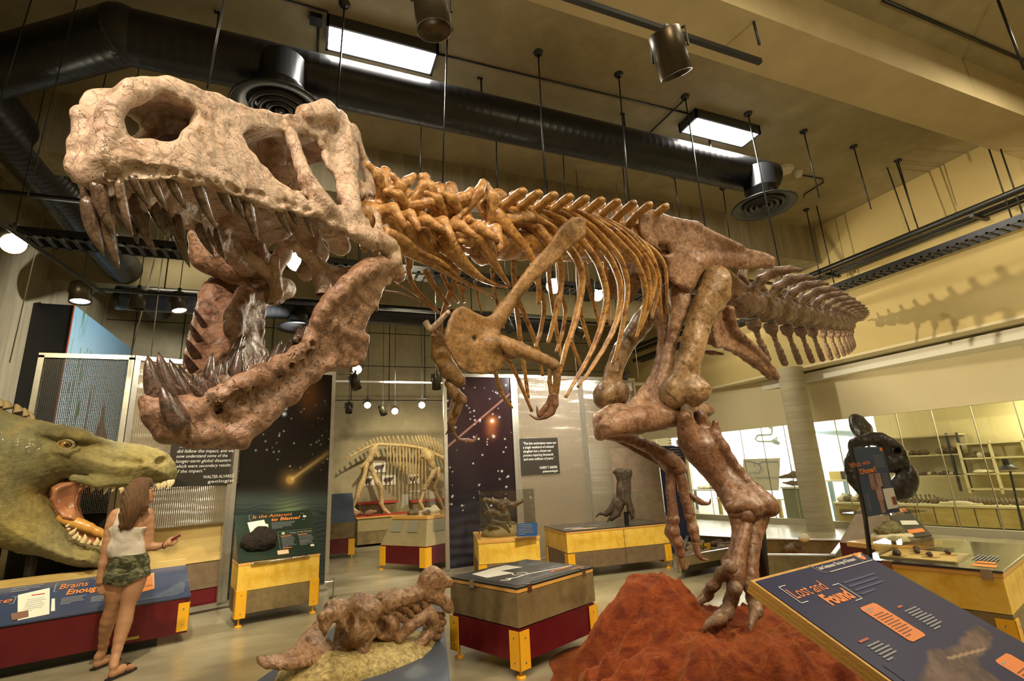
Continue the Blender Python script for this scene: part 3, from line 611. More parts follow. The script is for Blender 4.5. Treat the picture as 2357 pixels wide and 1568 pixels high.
# ================================================================== THE TYRANNOSAUR
REX = thing('tyrannosaur_skeleton', 'huge mounted brown tyrannosaur skeleton with open jaws, one foot on red velvet', 'skeleton', (3.15, 3.35, .45))
sst = lambda x, a, b: (lambda t: t*t*(3-2*t))(np.clip((x-a)/(b-a), 0, 1))
jL = np.array([.386, 2.623, 2.756]); jR = np.array([-.264, 3.098, 2.733]); snout = np.array([-.678, 1.81, 2.529]); chin = dp(385, 948, 1.80)
jm = (jL+jR)/2; lat = unit(jL-jR)
class Sheet:     # a U shaped bone wall (seen from above) carrying side-view outlines
    def __init__(s, tip, curve, g):
        s.l = lat; v = tip-jm; s.a = unit(v-np.dot(v, lat)*lat); s.b = np.cross(s.a, s.l); s.g = g
        c = [np.array(p, float) for p in curve]; s.c = np.array([p[:2] for p in crom([np.append(p, 0) for p in c], 5)])
        s.amax = s.c[0, 0]; seg = np.linalg.norm(np.diff(s.c, axis=0), axis=1); s.s = np.concatenate([[0], np.cumsum(seg)])
        s.h = .008; s.ta = np.arange(-.5, 1.5, s.h); s.tl = np.arange(0, .62, s.h); A, L = np.meshgrid(s.ta, s.tl, indexing='ij')
        D = np.full(A.shape, 9.); S = np.zeros(A.shape)
        for i in range(len(s.c)-1):
            p = s.c[i]; e = s.c[i+1]-p; t = np.clip(((A-p[0])*e[0]+(L-p[1])*e[1])/(e@e), 0, 1); d = np.hypot(A-p[0]-t*e[0], L-p[1]-t*e[1])
            m = d < D; D = np.where(m, d, D); S = np.where(m, s.s[i]+t*seg[i], S)
        lc = np.interp(A, s.c[::-1, 0], s.c[::-1, 1]); ins = (L < lc) & (A < s.amax); s.D = np.where(ins, -D, D); s.S = S
    def look(s, tab, a, l):
        x = np.clip((a-s.ta[0])/s.h, 0, len(s.ta)-1.01); y = np.clip(l/s.h, 0, len(s.tl)-1.01); i = x.astype(int); j = y.astype(int); fx = x-i; fy = y-j
        return tab[i, j]*(1-fx)*(1-fy)+tab[i+1, j]*fx*(1-fy)+tab[i, j+1]*(1-fx)*fy+tab[i+1, j+1]*fx*fy
    def loc(s, P): P = np.array(P)-jm; return np.array([P@s.a, P@s.l, P@s.b]).T
    def world(s, q): q = np.array(q, float); return jm+q[..., 0:1]*s.a+q[..., 1:2]*s.l+q[..., 2:3]*s.b
    def hit(s, px, py):   # where the sight line meets the left wall -> (arc s, b), local point
        t = np.linspace(.9, 4.2, 1600); P = s.loc(C0+t[:, None]*ray(px, py)); lg = P[:, 1]/s.g(P[:, 0], P[:, 2]); d = s.look(s.D, P[:, 0], np.abs(lg))
        d = np.where(P[:, 0] < -.45, 9, d); k = np.argmax(d < 0) if (d < 0).any() else np.argmin(np.abs(d))
        sv = s.look(s.S, P[k:k+1, 0], np.abs(lg[k:k+1]))[0]; sv = sv if lg[k] > 0 else -sv
        return (sv, P[k, 2]), P[k]
def sheetmesh(sh, outline, holes, lo, hi, h, t, extra=None, grow=.012):
    G = SDF(lo, hi, h); A = G.ax[0]; Ls = G.ax[1]; Bs = G.ax[2]; us = np.arange(-.4, 2.1, .01); bs = np.arange(lo[2]-.1, hi[2]+.1, .01); U, B = np.meshgrid(us, bs, indexing='ij')
    pd = poly_sd(outline, U, B)
    for hl in holes: pd = np.maximum(pd, -(poly_sd(hl, U, B)-grow))
    v = G.v
    for k, b in enumerate(Bs):
        Ag, Lg = np.meshgrid(A, np.abs(Ls), indexing='ij'); gg = sh.g(Ag, b); lg = Lg/gg
        d = sh.look(sh.D, Ag, lg)*np.minimum(gg, 1); sv = sh.look(sh.S, Ag, lg)
        x = np.clip((sv-us[0])/.01, 0, len(us)-1.01); y = np.clip((b-bs[0])/.01, 0, len(bs)-1.01); i = x.astype(int); j = int(y); fx = x-i; fy = y-j
        p = pd[i, j]*(1-fx)*(1-fy)+pd[i+1, j]*fx*(1-fy)+pd[i, j+1]*(1-fx)*fy+pd[i+1, j+1]*fx*fy
        tt = t(Ag, b) if callable(t) else t
        w = -smin(-(np.abs(d+tt*.5)-tt), -p, .025)
        if extra is not None: w = extra(w, Ag, Lg, b, d)
        v[:, :, k] = w
    return G
Z1 = lambda x, y: (140+x/2.904, 150+y/2.904)
Z2 = lambda x, y: (300+x/3.267, 560+y/3.267)
# ---- upper skull
SH = Sheet(snout, [(1.28, 0), (1.265, .06), (1.22, .11), (1.13, .15), (1.0, .185), (.8, .21), (.6, .255), (.4, .33), (.2, .385), (0, .405), (-.3, .38)], lambda a, b: 1-.42*sst(b, .08, .6))
up = [(100, 875), (250, 805), (500, 775), (700, 770), (850, 775), (930, 795), (1100, 845), (1250, 905), (1400, 970), (1540, 985), (1640, 1025), (1720, 1010), (1790, 1080), (1960, 1120), (2060, 1215), (2130, 1245), (2230, 1225), (2200, 1150), (2150, 1100), (2130, 960), (2110, 860), (2090, 780), (2040, 600), (1990, 470), (1950, 400), (1890, 370), (1800, 300), (1690, 275), (1640, 320), (1500, 320), (1320, 310), (1200, 265), (1050, 180), (860, 120), (700, 75), (540, 85), (430, 95), (360, 180), (280, 240), (225, 330), (235, 420), (180, 520), (90, 660), (60, 760)]
hol = [[(425, 350), (500, 285), (600, 240), (690, 200), (790, 250), (880, 300), (860, 360), (800, 420), (740, 480), (680, 512), (600, 525), (500, 508), (465, 450), (440, 400)],
       [(1245, 490), (1290, 455), (1400, 450), (1480, 462), (1530, 550), (1570, 640), (1600, 700), (1600, 780), (1660, 840), (1655, 890), (1560, 830), (1450, 750), (1340, 640), (1280, 560)],
       [(1610, 480), (1690, 490), (1745, 570), (1775, 680), (1830, 740), (1840, 830), (1885, 900), (1850, 950), (1790, 900), (1740, 800), (1690, 700), (1640, 610)],
       [(1975, 540), (2020, 640), (2050, 760), (2060, 880), (2100, 1000), (2085, 1080), (2020, 970), (1985, 860), (1970, 700)]]
out = [SH.hit(*Z1(*p))[0] for p in up]; holes = [[SH.hit(*Z1(*p))[0] for p in hh] for hh in hol]
out = [(max(a, -.06) , b) for a, b in out]
top = [SH.hit(*Z1(*p)) for p in up[22:42]]
ta_, tb_ = zip(*sorted([(q[1][0], q[1][2]) for q in top])); ta_, tb_ = np.array(ta_), np.array(tb_)
bot = [SH.hit(*Z1(*p)) for p in up[0:13]]; ba_, bb_ = zip(*sorted([(q[1][0], q[1][2]) for q in bot]))
# close the front at the midline
out = [p for p in out]
def skx(w, A, L, b, d):
    bt = np.interp(A, ta_, tb_); half = np.where(A > .75, .075, .30)
    roof = np.maximum(np.maximum(np.abs(b-bt+.045)-.03, d+.0), np.maximum(L-half, np.maximum(A-1.22, -.12-A)))
    w = smin(w, roof, .03)
    bm = np.interp(A, ba_, bb_); pal = np.maximum(np.maximum(np.abs(b-bm-.12-.25*np.clip(.19-L, 0, 1))-.014, d+.01), np.maximum(A-1.24, .12-A)); w = smin(w, pal, .02)
    return w
if True:
    G = sheetmesh(SH, out, holes, (-.36, -.5, -.2), (1.4, .5, .86), .0095, lambda A, b: .017+.014*sst(A, .5, 1.1), skx)
    for s in (1, -1):
        q = lambda x, y, dl=0: (lambda P: (P[0], s*(P[1]+dl), P[2]))(SH.hit(*Z1(x, y))[1])
        G.chain([q(1640, 330), q(1760, 320), q(1880, 360)], [.05, .062, .04], .03)                   # brow boss
        G.chain([q(1870, 420, -.01), q(1880, 560), q(1900, 700), q(1930, 860), q(1960, 980)], [.065, .07, .06, .04, .03], .03, 3)  # postorbital
        G.chain([q(1530, 420), q(1580, 600), q(1640, 760), q(1730, 900), q(1830, 1000)], [.028, .026, .034, .038, .035], .02, 3)     # lacrimal bar
        G.chain([q(1960, 1120), q(2080, 1170), q(2190, 1200)], [.035, .045, .05], .03)              # quadrate end
        G.chain([q(1960, 420, -.02), q(2040, 620, -.03), q(2070, 700, -.03), q(2100, 830, -.03)], [.03, .022, .02, .035], .02)
        G.chain([q(2010, 770, -.05), q(2110, 850, -.05), q(1990, 860, -.1)], [.03, .04, .03], .02)
        G.chain([q(330, 300), q(320, 480), q(300, 640), q(240, 740)], [.022, .034, .04, .035], .03)
        G.chain([(-.02, s*.40, .0), (-.08, s*.34, .18), (-.12, s*.3, .34)], [.055, .045, .05], .03)
        G.chain([(-.1, 0, .33), (-.14, s*.16, .3), (-.16, s*.34, .27)], [.07, .05, .04], .03)
        G.chain([(.45, s*.13, .02), (.2, s*.15, -.08), (.05, s*.24, -.06), (0, s*.36, -.01)], [.03, .04, .05, .04], .03)  # pterygoid
        G.chain([(.30, s*.10, .03), (.26, s*.14, -.14), (.3, s*.15, -.2)], [.03, .035, .02], .02)
    G.chain([(.3, 0, .42), (.1, 0, .36), (-.12, 0, .3)], [.09, .11, .1], .04); G.ell((-.16, 0, .2), (.07, .07, .06), .03); G.chain([(.2, 0, .28), (.1, 0, .08), (.2, 0, -.04)], [.07, .06, .04], .04)
    rp = np.random.default_rng(8)
    for k in range(70):
        t = rp.random(); x = 100+t*820; y = 760-120*rp.random()*(1.2-t)-(0 if x > 300 else 40)
        if k > 45: x = 900+rp.random()*800; y = 800+(x-900)*.27-15-rp.random()*40
        P = SH.hit(*Z1(x, y))[1]; r = .006+.009*rp.random()
        for s in (1, -1): G.ell((P[0], s*(P[1]+.01), P[2]), (r*1.5, .016, r), .006, sub=True)
    V, Q = G.mesh(.006, 14, 3, .0045, 50); V = SH.world(V)
    o_sk = mk('skull', (V, Q), B_SKULL, REX, smooth=True)
def tooth_mb(base, tip, r, bend=(0, 0, 0), root=.03):
    b = np.array(base, float); t = np.array(tip, float); L = np.linalg.norm(t-b); ax = (t-b)/L; bn = np.array(bend, float)
    pts = []; rs = []
    for k in range(9):
        u = k/8; p = b-ax*root+(t-b+ax*root)*u+bn*math.sin(u*PI)*L; pts.append(p); rr = r*(1-u**2.2)**.75 if u < 1 else .001; rs.append((max(rr, .0008)*(1.0 if k else .85), max(rr, .0008)*.72))
    return MB().tube(pts, rs, 10, up=SH.a)
SHADE_PL = [(.30, .25), (.55, .24), (.80, .24), (1.02, .24), (1.06, .28), (1.0, .34), (.8, .44), (.5, .42), (.30, .36)]  # added dark plate that stands in for shade behind the skull openings
mk('skull_shade_plate', MB().prism([SH.world((a, -.012, b)) for a, b in SHADE_PL], lat*.024), M('skull_shade_colour', (.05, .028, .018), (.09, .05, .03), 6, .8, bump=.6, bs=20), o_sk)
UT = [((195, 453), (209, 511), .017), ((223, 443), (231, 512), .019), ((253, 436), (264, 498), .019), ((298, 429), (304, 486), .018), ((333, 422), (347, 482), .018), ((374, 420), (385, 486), .019), ((415, 418), (429, 484), .021), ((474, 424), (497, 527), .026),
      ((531, 441), (538, 499), .026), ((558, 454), (565, 508), .022), ((588, 470), (596, 561), .027), ((660, 486), (670, 542), .024), ((687, 490), (687, 523), .017), ((718, 490), (722, 546), .02)]
for i, (pb, pt, r) in enumerate(UT):
    P = SH.hit(*pb)[1]; s, dd = SH.loc(C0), SH.loc(C0+ray(*pt)); dd = dd-s
    li = max(P[1]-.03, .02); P = np.array([P[0], li, P[2]]); tt = (li-s[1])/dd[1]; T = s+dd*tt
    if i < 4: T = P+np.array([-.03, 0, -.10-.02*i])
    L = T-P
    if np.linalg.norm(L) > .2: T = P+L/np.linalg.norm(L)*.2
    for sg in (1, -1):
        k = 1.0 if sg > 0 else 1.25
        b0 = SH.world(P*[1, sg, 1]); t0 = SH.world((P+(T-P)*k)*[1, sg, 1]); mk('upper_tooth', tooth_mb(b0, t0, r*1.05, SH.a*.06), B_TOOTH, o_sk, smooth=True)
for pb, pt, D, r in [((247, 478), (275, 620), 1.68, .032), ((212, 480), (240, 590), 1.64, .03), ((312, 515), (318, 565), 1.95, .018), ((335, 510), (347, 578), 2.0, .02)]:
    mk('upper_tooth', tooth_mb(dp(*pb, D), dp(*pt, D), r, SH.a*.08), B_TOOTH, o_sk, smooth=True)
# ---- lower jaw
SJ = Sheet(chin, [(1.14, 0), (1.125, .05), (1.07, .09), (.95, .125), (.8, .165), (.6, .23), (.4, .305), (.2, .37), (0, .40), (-.3, .40)], lambda a, b: 1+0*b)
lo_ = [(2050, 210), (1950, 130), (1900, 150), (1750, 170), (1650, 260), (1480, 400), (1400, 520), (1350, 620), (1330, 720), (1270, 820), (1100, 905), (960, 985), (820, 1040), (700, 1090), (560, 1190), (440, 1240), (330, 1270), (210, 1240), (215, 1300), (240, 1340), (330, 1430), (480, 1492), (600, 1510), (720, 1480), (840, 1440), (1000, 1370), (1150, 1240), (1250, 1150), (1400, 1015), (1520, 950), (1700, 935), (1780, 840), (1810, 700), (1850, 580), (1885, 420), (1930, 340), (2060, 260)]
ho_ = [[(1845, 520), (1868, 560), (1850, 620), (1800, 700), (1760, 725), (1765, 680), (1800, 600)]]
outj = [SJ.hit(*Z2(*p))[0] for p in lo_]; hj = [[SJ.hit(*Z2(*p))[0] for p in hh] for hh in ho_]
outj = [(max(a, -.05), b) for a, b in outj]
G = sheetmesh(SJ, outj, hj, (-.4, -.66, -.6), (1.48, .52, .4), .0095, lambda A, b: .016+.020*sst(A, .45, .8))
for s in (1, -1):
    q = lambda x, y, dl=0: (lambda P: (P[0], s*(P[1]+dl), P[2]))(SJ.hit(*Z2(x, y))[1])
    G.chain([q(2010, 230), q(1960, 160, -.01), q(1800, 190), q(1650, 300), q(1500, 430), q(1400, 580)], [.05, .045, .04, .038, .035, .03], .03, 2)
    G.chain([q(1520, 600), q(1640, 690), q(1760, 710)], [.022, .028, .024], .02)
    G.chain([q(1340, 760), q(1100, 930), q(820, 1060), q(560, 1210)], [.03, .038, .042, .04], .03, 2)
    G.chain([q(1500, 900), q(1200, 1120), q(850, 1400), q(600, 1470)], [.03, .035, .04, .045], .03, 2)
    G.chain([q(1400, 1000, -.05), q(1100, 1100, -.06), q(800, 1180, -.05)], [.03, .03, .03], .03)
    for (x, y, r) in [(605, 1255, .020), (680, 1190, .012), (720, 1170, .012), (780, 1150, .012), (1560, 770, .02)]:
        P = q(x, y, .03); G.ell(P, (r*1.2, .022, r), .006, sub=True)
for (x, y, D, r) in [(345, 925, 1.84, .035), (362, 955, 1.83, .045), (395, 985, 1.84, .055), (440, 1000, 1.86, .055), (400, 950, 1.86, .05), (445, 950, 1.88, .05), (480, 1000, 1.9, .05)]: G.ell(SJ.loc(dp(x, y, D)), r, .04)
RJ = lambda x, y, D: SJ.loc(dp(x, y, D))
G.chain([RJ(545, 650, 2.95), RJ(505, 665, 2.9), RJ(485, 715, 2.8), RJ(465, 775, 2.65), RJ(450, 835, 2.45), RJ(445, 890, 2.25), RJ(430, 935, 2.05)], [.05, .075, .065, .05, .045, .045, .05], .04, n=3)
G.chain([RJ(530, 700, 2.88), RJ(525, 770, 2.72), RJ(510, 840, 2.5), RJ(490, 900, 2.25)], [.06, .06, .05, .04], .06, n=2)
G.chain([RJ(570, 720, 2.92), RJ(590, 790, 2.8), RJ(580, 840, 2.6)], [.04, .035, .03], .04, n=2)
rp = np.random.default_rng(3)
for k in range(60):
    t = rp.random(); x = 480+t*900; y = 1440-t*560-rp.random()*180; P = SJ.hit(*Z2(x, y))[1]; r = .005+.009*rp.random()
    for s in (1, -1): G.ell((P[0], s*(P[1]+.02), P[2]), (r*1.6, .014, r), .006, sub=True)
V, Q = G.mesh(.009, 13, 5, .006, 46); V = SJ.world(V)
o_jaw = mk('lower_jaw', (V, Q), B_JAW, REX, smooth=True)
LT = [((480, 1230), (440, 1050), .03), ((590, 1160), (545, 1000), .03), ((700, 1080), (620, 940), .03), ((870, 1010), (835, 785), .031), ((955, 970), (935, 850), .024), ((1065, 925), (1025, 825), .024), ((1125, 890), (1138, 722), .03), ((1185, 865), (1202, 722), .026), ((1235, 835), (1242, 708), .022), ((1280, 800), (1268, 700), .02), ((1310, 700), (1290, 610), .02), ((1340, 680), (1330, 615), .018)]
for i, (pb, pt, r) in enumerate(LT):
    P = SJ.hit(*Z2(*pb))[1]; s, dd = SJ.loc(C0), SJ.loc(C0+ray(*Z2(*pt))); dd = dd-s; li = max(P[1]-.04, .03); P = np.array([P[0], li, P[2]]); T = s+dd*(li-s[1])/dd[1]; L = T-P; n_ = np.linalg.norm(L)
    if n_ > .17: T = P+L/n_*.17
    for sg in (1, -1): mk('lower_tooth', tooth_mb(SJ.world(P*[1, sg, 1]), SJ.world(T*[1, sg, 1]), r*.9, SJ.a*.05), B_BLOWER, o_jaw, smooth=True)
for (x, y, D, r) in [(468, 745, 2.62, .018), (458, 780, 2.52, .022), (450, 815, 2.40, .024), (446, 850, 2.28, .024)]: mk('lower_tooth', tooth_mb(dp(x, y, D), dp(x-22, y-36, D-.05), r, SJ.a*.05), B_BLOWER, o_jaw, smooth=True)
for pb, pt, D, r in [((215, 1150), (130, 840), 1.86, .045), ((300, 1080), (210, 815), 1.95, .036), ((400, 1080), (292, 868), 2.0, .03), ((440, 1040), (362, 910), 2.08, .022), ((330, 1260), (238, 1050), 1.78, .045)]:
    mk('lower_tooth', tooth_mb(dp(*Z2(*pb), D), dp(*Z2(*pt), D), r, SJ.a*.04, .06), B_BLOWER, o_jaw, smooth=True)
# steel jaw struts inside the mouth
mk('jaw_strut', MB().tube([dp(560, 560, 2.75), dp(600, 640, 2.9), dp(640, 640, 2.95)], .02, 8), DGREY, REX, smooth=True)
# throat bones hanging in the mouth
V, Q = auto([chain([dp(450, 545, 2.75), dp(480, 590, 2.8), dp(545, 620, 2.85), dp(600, 635, 2.9)], [.04, .09, .08, .05], .04), chain([dp(500, 540, 2.7), dp(560, 545, 2.75), dp(620, 600, 2.9)], [.04, .06, .04], .03), ell(dp(625, 668, 2.95), (.07, .07, .09), .03), chain([dp(600, 560, 2.8), dp(600, 640, 2.9), dp(620, 670, 2.95)], [.03, .045, .05], .03)], .012, amp=.01, f=14)
mk('palate_bone', (V, Q), B_JAW, REX, smooth=True)
# ---- post-cranial skeleton
def vert_inst(name, me_o, c, f, s, parent, mat=None):   # place a copy of a prototype bone; f = forward
    f = unit(f); l = unit(np.cross([0, 0, 1.], f)); u = np.cross(f, l)
    o = me_o.copy(); COL.objects.link(o); o.name = name; o.parent = parent
    iv = ROOTM[REX.name].inverted(); sx = s if not np.isscalar(s) else (s, s, s)
    m = Matrix([[f[i]*sx[0], l[i]*sx[1], u[i]*sx[2], c[i]] for i in range(3)]+[[0, 0, 0, 1]]); o.matrix_local = iv@m; return o
def proto(name, prims, h, mat, amp=.006, f=22, amp2=.002):
    V, Q = auto(prims, h, amp=amp, f=f, amp2=amp2, f2=60); me = bpy.data.meshes.new(name); o = bpy.data.objects.new(name, me)
    me.vertices.add(len(V)); me.vertices.foreach_set('co', V.astype(np.float32).ravel()); me.loops.add(Q.size); me.loops.foreach_set('vertex_index', Q.ravel().astype(np.int32)); me.polygons.add(len(Q)); me.polygons.foreach_set('loop_start', np.arange(0, Q.size, 4, dtype=np.int32)); me.update(calc_edges=True)
    me.polygons.foreach_set('use_smooth', np.ones(len(Q), bool)); me.materials.append(mat); return o
def spool(r, L): return [cap((-L, 0, 0), (-L*.7, 0, 0), r, k=.02), cap((L*.7, 0, 0), (L, 0, 0), r, k=.02), cap((-L, 0, 0), (L, 0, 0), r*.8, k=.03)]
two = lambda f: f(1)+f(-1)
pc = proto('cervical', spool(.085, .05)+[chain([(0, 0, .08), (-.02, 0, .2), (-.05, 0, .30)], [.045, .034, .026], .03), ell((-.035, 0, .25), (.05, .018, .08), .03)]+two(lambda s: [chain([(.0, s*.05, .1), (.09, s*.13, .17), (.15, s*.13, .2)], [.034, .028, .02], .02), chain([(.0, s*.05, .12), (-.1, s*.13, .2), (-.16, s*.12, .26)], [.034, .028, .022], .02), chain([(.02, s*.06, .02), (0, s*.17, .0), (-.05, s*.21, -.09)], [.035, .03, .018], .02)]), .0115, B_NECK)
pd_ = proto('dorsal', spool(.115, .05)+[chain([(0, 0, .1), (0, 0, .2)], [.05, .03], .03), chain([(.03, 0, .22), (.03, 0, .4)], [.022, .028], .03), chain([(-.03, 0, .22), (-.03, 0, .4)], [.022, .028], .03), ell((0, 0, .41), (.055, .035, .05), .03)]+two(lambda s: [chain([(0, s*.03, .17), (-.01, s*.16, .24), (-.03, s*.28, .27)], [.04, .032, .028], .02), chain([(0, s*.04, .14), (.08, s*.06, .2)], [.03, .025], .02)]), .0125, B_RIB)
pt = proto('caudal', spool(.125, .058)+[chain([(0, 0, .1), (-.03, 0, .2), (-.09, 0, .36)], [.045, .03, .03], .03), chain([(.03, 0, .18), (-.04, 0, .36)], [.02, .02], .02)]+two(lambda s: [chain([(.02, s*.08, .06), (0, s*.16, .14), (-.03, s*.24, .19), (-.06, s*.36, .18), (-.07, s*.42, .15)], [.045, .038, .034, .03, .022], .02), chain([(.0, s*.04, .13), (.1, s*.06, .2)], [.03, .022], .02)]), .0125, B_TAIL, .007, 26, .0025)
ph = proto('chevron', [chain([(0, 0, 0), (-.03, 0, -.14), (-.08, 0, -.28), (-.13, 0, -.42)], [.045, .026, .024, .03], .02, n=2), chain([(.0, .04, .02), (0, .03, -.05)], [.03, .03], .02), chain([(.0, -.04, .02), (0, -.03, -.05)], [.03, .03], .02)], .0105, B_TAIL)
spx = [870, 1100, 1300, 1490, 1600, 1700]; spD = [2.92, 3.42, 4.08, 4.72, 5.05, 5.45]
sD = lambda x: float(np.interp(x, spx, spD))
nk = [(868, 505), (905, 520), (942, 532), (980, 540), (1020, 546), (1060, 552), (1100, 558)]
P = [dp(x, y, sD(x)) for x, y in nk]
for i, p in enumerate(P): f = (P[max(i-1, 0)]-P[min(i+1, len(P)-1)]); vert_inst('neck_vertebra', pc, p, f+np.array([0, 0, .10*math.sin(i*2.4)]), (1.0+.05*i, (1.0+.05*i)*(1+.16*math.sin(i*3.1)), (1.0+.05*i)*(1+.14*math.cos(i*2.2))), REX)
bk = [(1138+38*i, 562+1.5*i) for i in range(10)]
P = [dp(x, y, sD(x)) for x, y in bk]
for i, p in enumerate(P): f = (P[max(i-1, 0)]-P[min(i+1, len(P)-1)]); vert_inst('back_vertebra', pd_, p, f, (1.25, 1.15, .93+.012*i), REX)
V, Q = auto([chain([dp(1495, 590, 4.8), dp(1560, 600, 5.0), dp(1640, 640, 5.25), dp(1700, 680, 5.45)], [.14, .15, .15, .14], .04), chain([dp(1520, 520, 4.95), dp(1640, 560, 5.25), dp(1700, 610, 5.5)], [.05, .06, .05], .04)], .018, amp=.015, f=12)
mk('sacrum', (V, Q), B_PELV, REX, smooth=True)
tl = [(1716, 698, 5.5), (1757, 710, 5.72), (1795, 718, 5.95), (1828, 725, 6.2), (1856, 730, 6.45), (1880, 735, 6.7), (1900, 739, 6.98), (1917, 742, 7.26), (1930, 744, 7.55), (1940, 746, 7.85), (1947, 747, 8.15), (1953, 748, 8.45), (1956, 749, 8.75), (1958, 750, 9.05), (1959, 751, 9.35), (1960, 752, 9.65)]
P = [dp(*q) for q in tl]
for i, p in enumerate(P):
    f = (P[max(i-1, 0)]-P[min(i+1, len(P)-1)]); s = 1.36*(1-.042*i); vert_inst('tail_vertebra', pt, p, f, (s*1.25, s, s), REX)
    if i < 13: fu = unit(f); vert_inst('chevron', ph, p-fu*.1+np.array([0, 0, -.155*s]), f, (.95*s, .95*s, (1.0 if i else .9)*(1.03-.035*i)), REX)
Z3 = lambda x, y: (840+x/2.529, 420+y/2.529)
Z4 = lambda x, y: (1260+x/2.529, 420+y/2.529)
Z5 = lambda x, y: (1340+x/2.53, 880+y/2.53)
Z6 = lambda x, y: (1140+x/3.92, 560+y/3.92)
def rib(pts, offs, r, name='rib', mat=B_RIB, flat=.62, n=7):
    q = crom([(p[0], p[1], o) for p, o in zip(pts, offs)], n); P = [dp(a[0], a[1], sD(a[0])+a[2]) for a in q]; m = len(P); rr = np.interp(np.linspace(0, 1, m), np.linspace(0, 1, len(r)), r)
    k = 12; mb = MB().tube(P, [(x*1.0, x*flat) for x in rr], k, up=(.6, -.8, 0))
    V = np.array(mb.v); V = V+np.stack([fnoise(V, 30, 3), fnoise(V, 30, 4), fnoise(V, 30, 5)], 1)*.0022; mb.v = [tuple(v) for v in V]
    return mk(name, mb, mat, REX, smooth=True)
LR = [([(1172, 470), (1235, 485), (1300, 512), (1344, 560), (1375, 606), (1395, 670), (1390, 726), (1370, 790), (1339, 851), (1301, 915)], .027),
      ([(1205, 468), (1268, 482), (1330, 515), (1375, 560), (1410, 606), (1428, 662), (1423, 726), (1400, 784), (1364, 843), (1329, 892)], .026),
      ([(1235, 466), (1298, 484), (1355, 518), (1398, 560), (1428, 598), (1444, 657), (1438, 726), (1421, 802), (1408, 838)], .024),
      ([(1268, 470), (1330, 490), (1382, 520), (1426, 560), (1464, 603), (1484, 662), (1482, 713), (1464, 777)], .027),
      ([(1300, 478), (1355, 498), (1404, 525), (1446, 560), (1482, 606), (1495, 662), (1490, 713), (1472, 764)], .024),
      ([(1330, 486), (1380, 505), (1425, 530), (1462, 562), (1494, 606), (1507, 645), (1497, 700), (1484, 735)], .022),
      ([(1360, 494), (1405, 512), (1445, 535), (1478, 570), (1510, 616), (1517, 662), (1500, 733)], .02),
      ([(1400, 512), (1440, 530), (1479, 560), (1505, 600), (1515, 640), (1523, 731)], .018),
      ([(1435, 540), (1475, 555), (1507, 578), (1530, 611), (1535, 662), (1535, 723)], .015),
      ([(1148, 480), (1200, 490), (1262, 520), (1308, 568), (1334, 611), (1339, 662), (1324, 739), (1303, 802), (1288, 861)], .03)]
for pts, r in LR:
    m = len(pts); of = np.interp(np.linspace(0, 1, m), [0, .25, .5, .8, 1], [-.02, -.28, -.46, -.46, -.38]); rib(pts, of, [r*1.35, r*1.35, r*1.25, r*1.1, r*.95, r*.6])
rib([(1113, 468), (1145, 495), (1180, 535), (1220, 586), (1238, 640), (1240, 700)], [0, -.15, -.25, -.32, -.3, -.25], [.04, .05, .035, .026, .02, .015], flat=.8)
rib([(1172, 471), (1215, 500), (1251, 539), (1285, 590), (1292, 650), (1280, 720), (1262, 790)], [0, -.12, -.25, -.35, -.3, -.3, -.25], [.045, .045, .034, .026, .022, .015], flat=.8)
rib([(1073, 503), (1095, 540), (1125, 585), (1150, 625), (1174, 662)], [-.12, -.22, -.25, -.25, -.2], [.035, .05, .035, .022, .01], flat=.8)
rib([(1046, 560), (1080, 560), (1110, 552), (1150, 545)], [-.12, -.2, -.15, -.05], [.02, .035, .03, .03], name='rib_head')
RRB = [[(1232, 637), (1252, 700), (1245, 760), (1232, 800)], [(1267, 667), (1278, 739), (1293, 828)], [(1290, 672), (1301, 713), (1295, 765), (1280, 812)], [(1354, 649), (1370, 713), (1380, 749)], [(1400, 682), (1405, 751)], [(1336, 713), (1348, 760), (1362, 807)], [(1313, 784), (1339, 846)], [(1191, 682), (1229, 777), (1242, 830), (1250, 866)], [(1188, 703), (1201, 802), (1216, 917)], [(1150, 790), (1170, 828), (1196, 879), (1224, 948)], [(1135, 840), (1155, 904), (1178, 940)]]
for pts in RRB: top_ = [(pts[0][0]-8, 600)] if pts[0][1] < 720 else []; pts = top_+pts; rib(pts, np.interp(np.linspace(0, 1, len(pts)), [0, .3, 1], [.1, .45, .4]) if top_ else [.35]*len(pts), [.017, .02, .02, .018, .014], name='far_rib', mat=B_RIB)
# neck ribs and shoulder struts
for pts, of, r in [([Z3(110, 290), Z3(200, 330), Z3(330, 420), Z3(450, 470), Z3(560, 560)], [-.15]*5, [.035, .032, .025, .016, .006]), ([Z3(100, 300), Z3(220, 390), Z3(380, 470), Z3(520, 550), Z3(700, 640), Z3(760, 680)], [-.12]*6, [.03, .03, .022, .014, .008, .004]),
                   ([Z3(330, 270), Z3(360, 350), Z3(420, 430), Z3(560, 500)], [-.1]*4, [.04, .035, .025, .006]), ([Z3(450, 280), Z3(500, 380), Z3(600, 500), Z3(700, 570), Z3(830, 615)], [-.12, -.2, -.2, -.18, -.15], [.038, .045, .03, .016, .006]),
                   ([Z3(210, 200), Z3(260, 250), Z3(310, 330)], [-.05]*3, [.04, .03, .02]), ([Z3(120, 180), Z3(200, 250), Z3(250, 330)], [-.05]*3, [.035, .035, .02])]: rib(pts, of, [k*1.25 for k in r], name='neck_rib', mat=B_NECK, flat=.8)
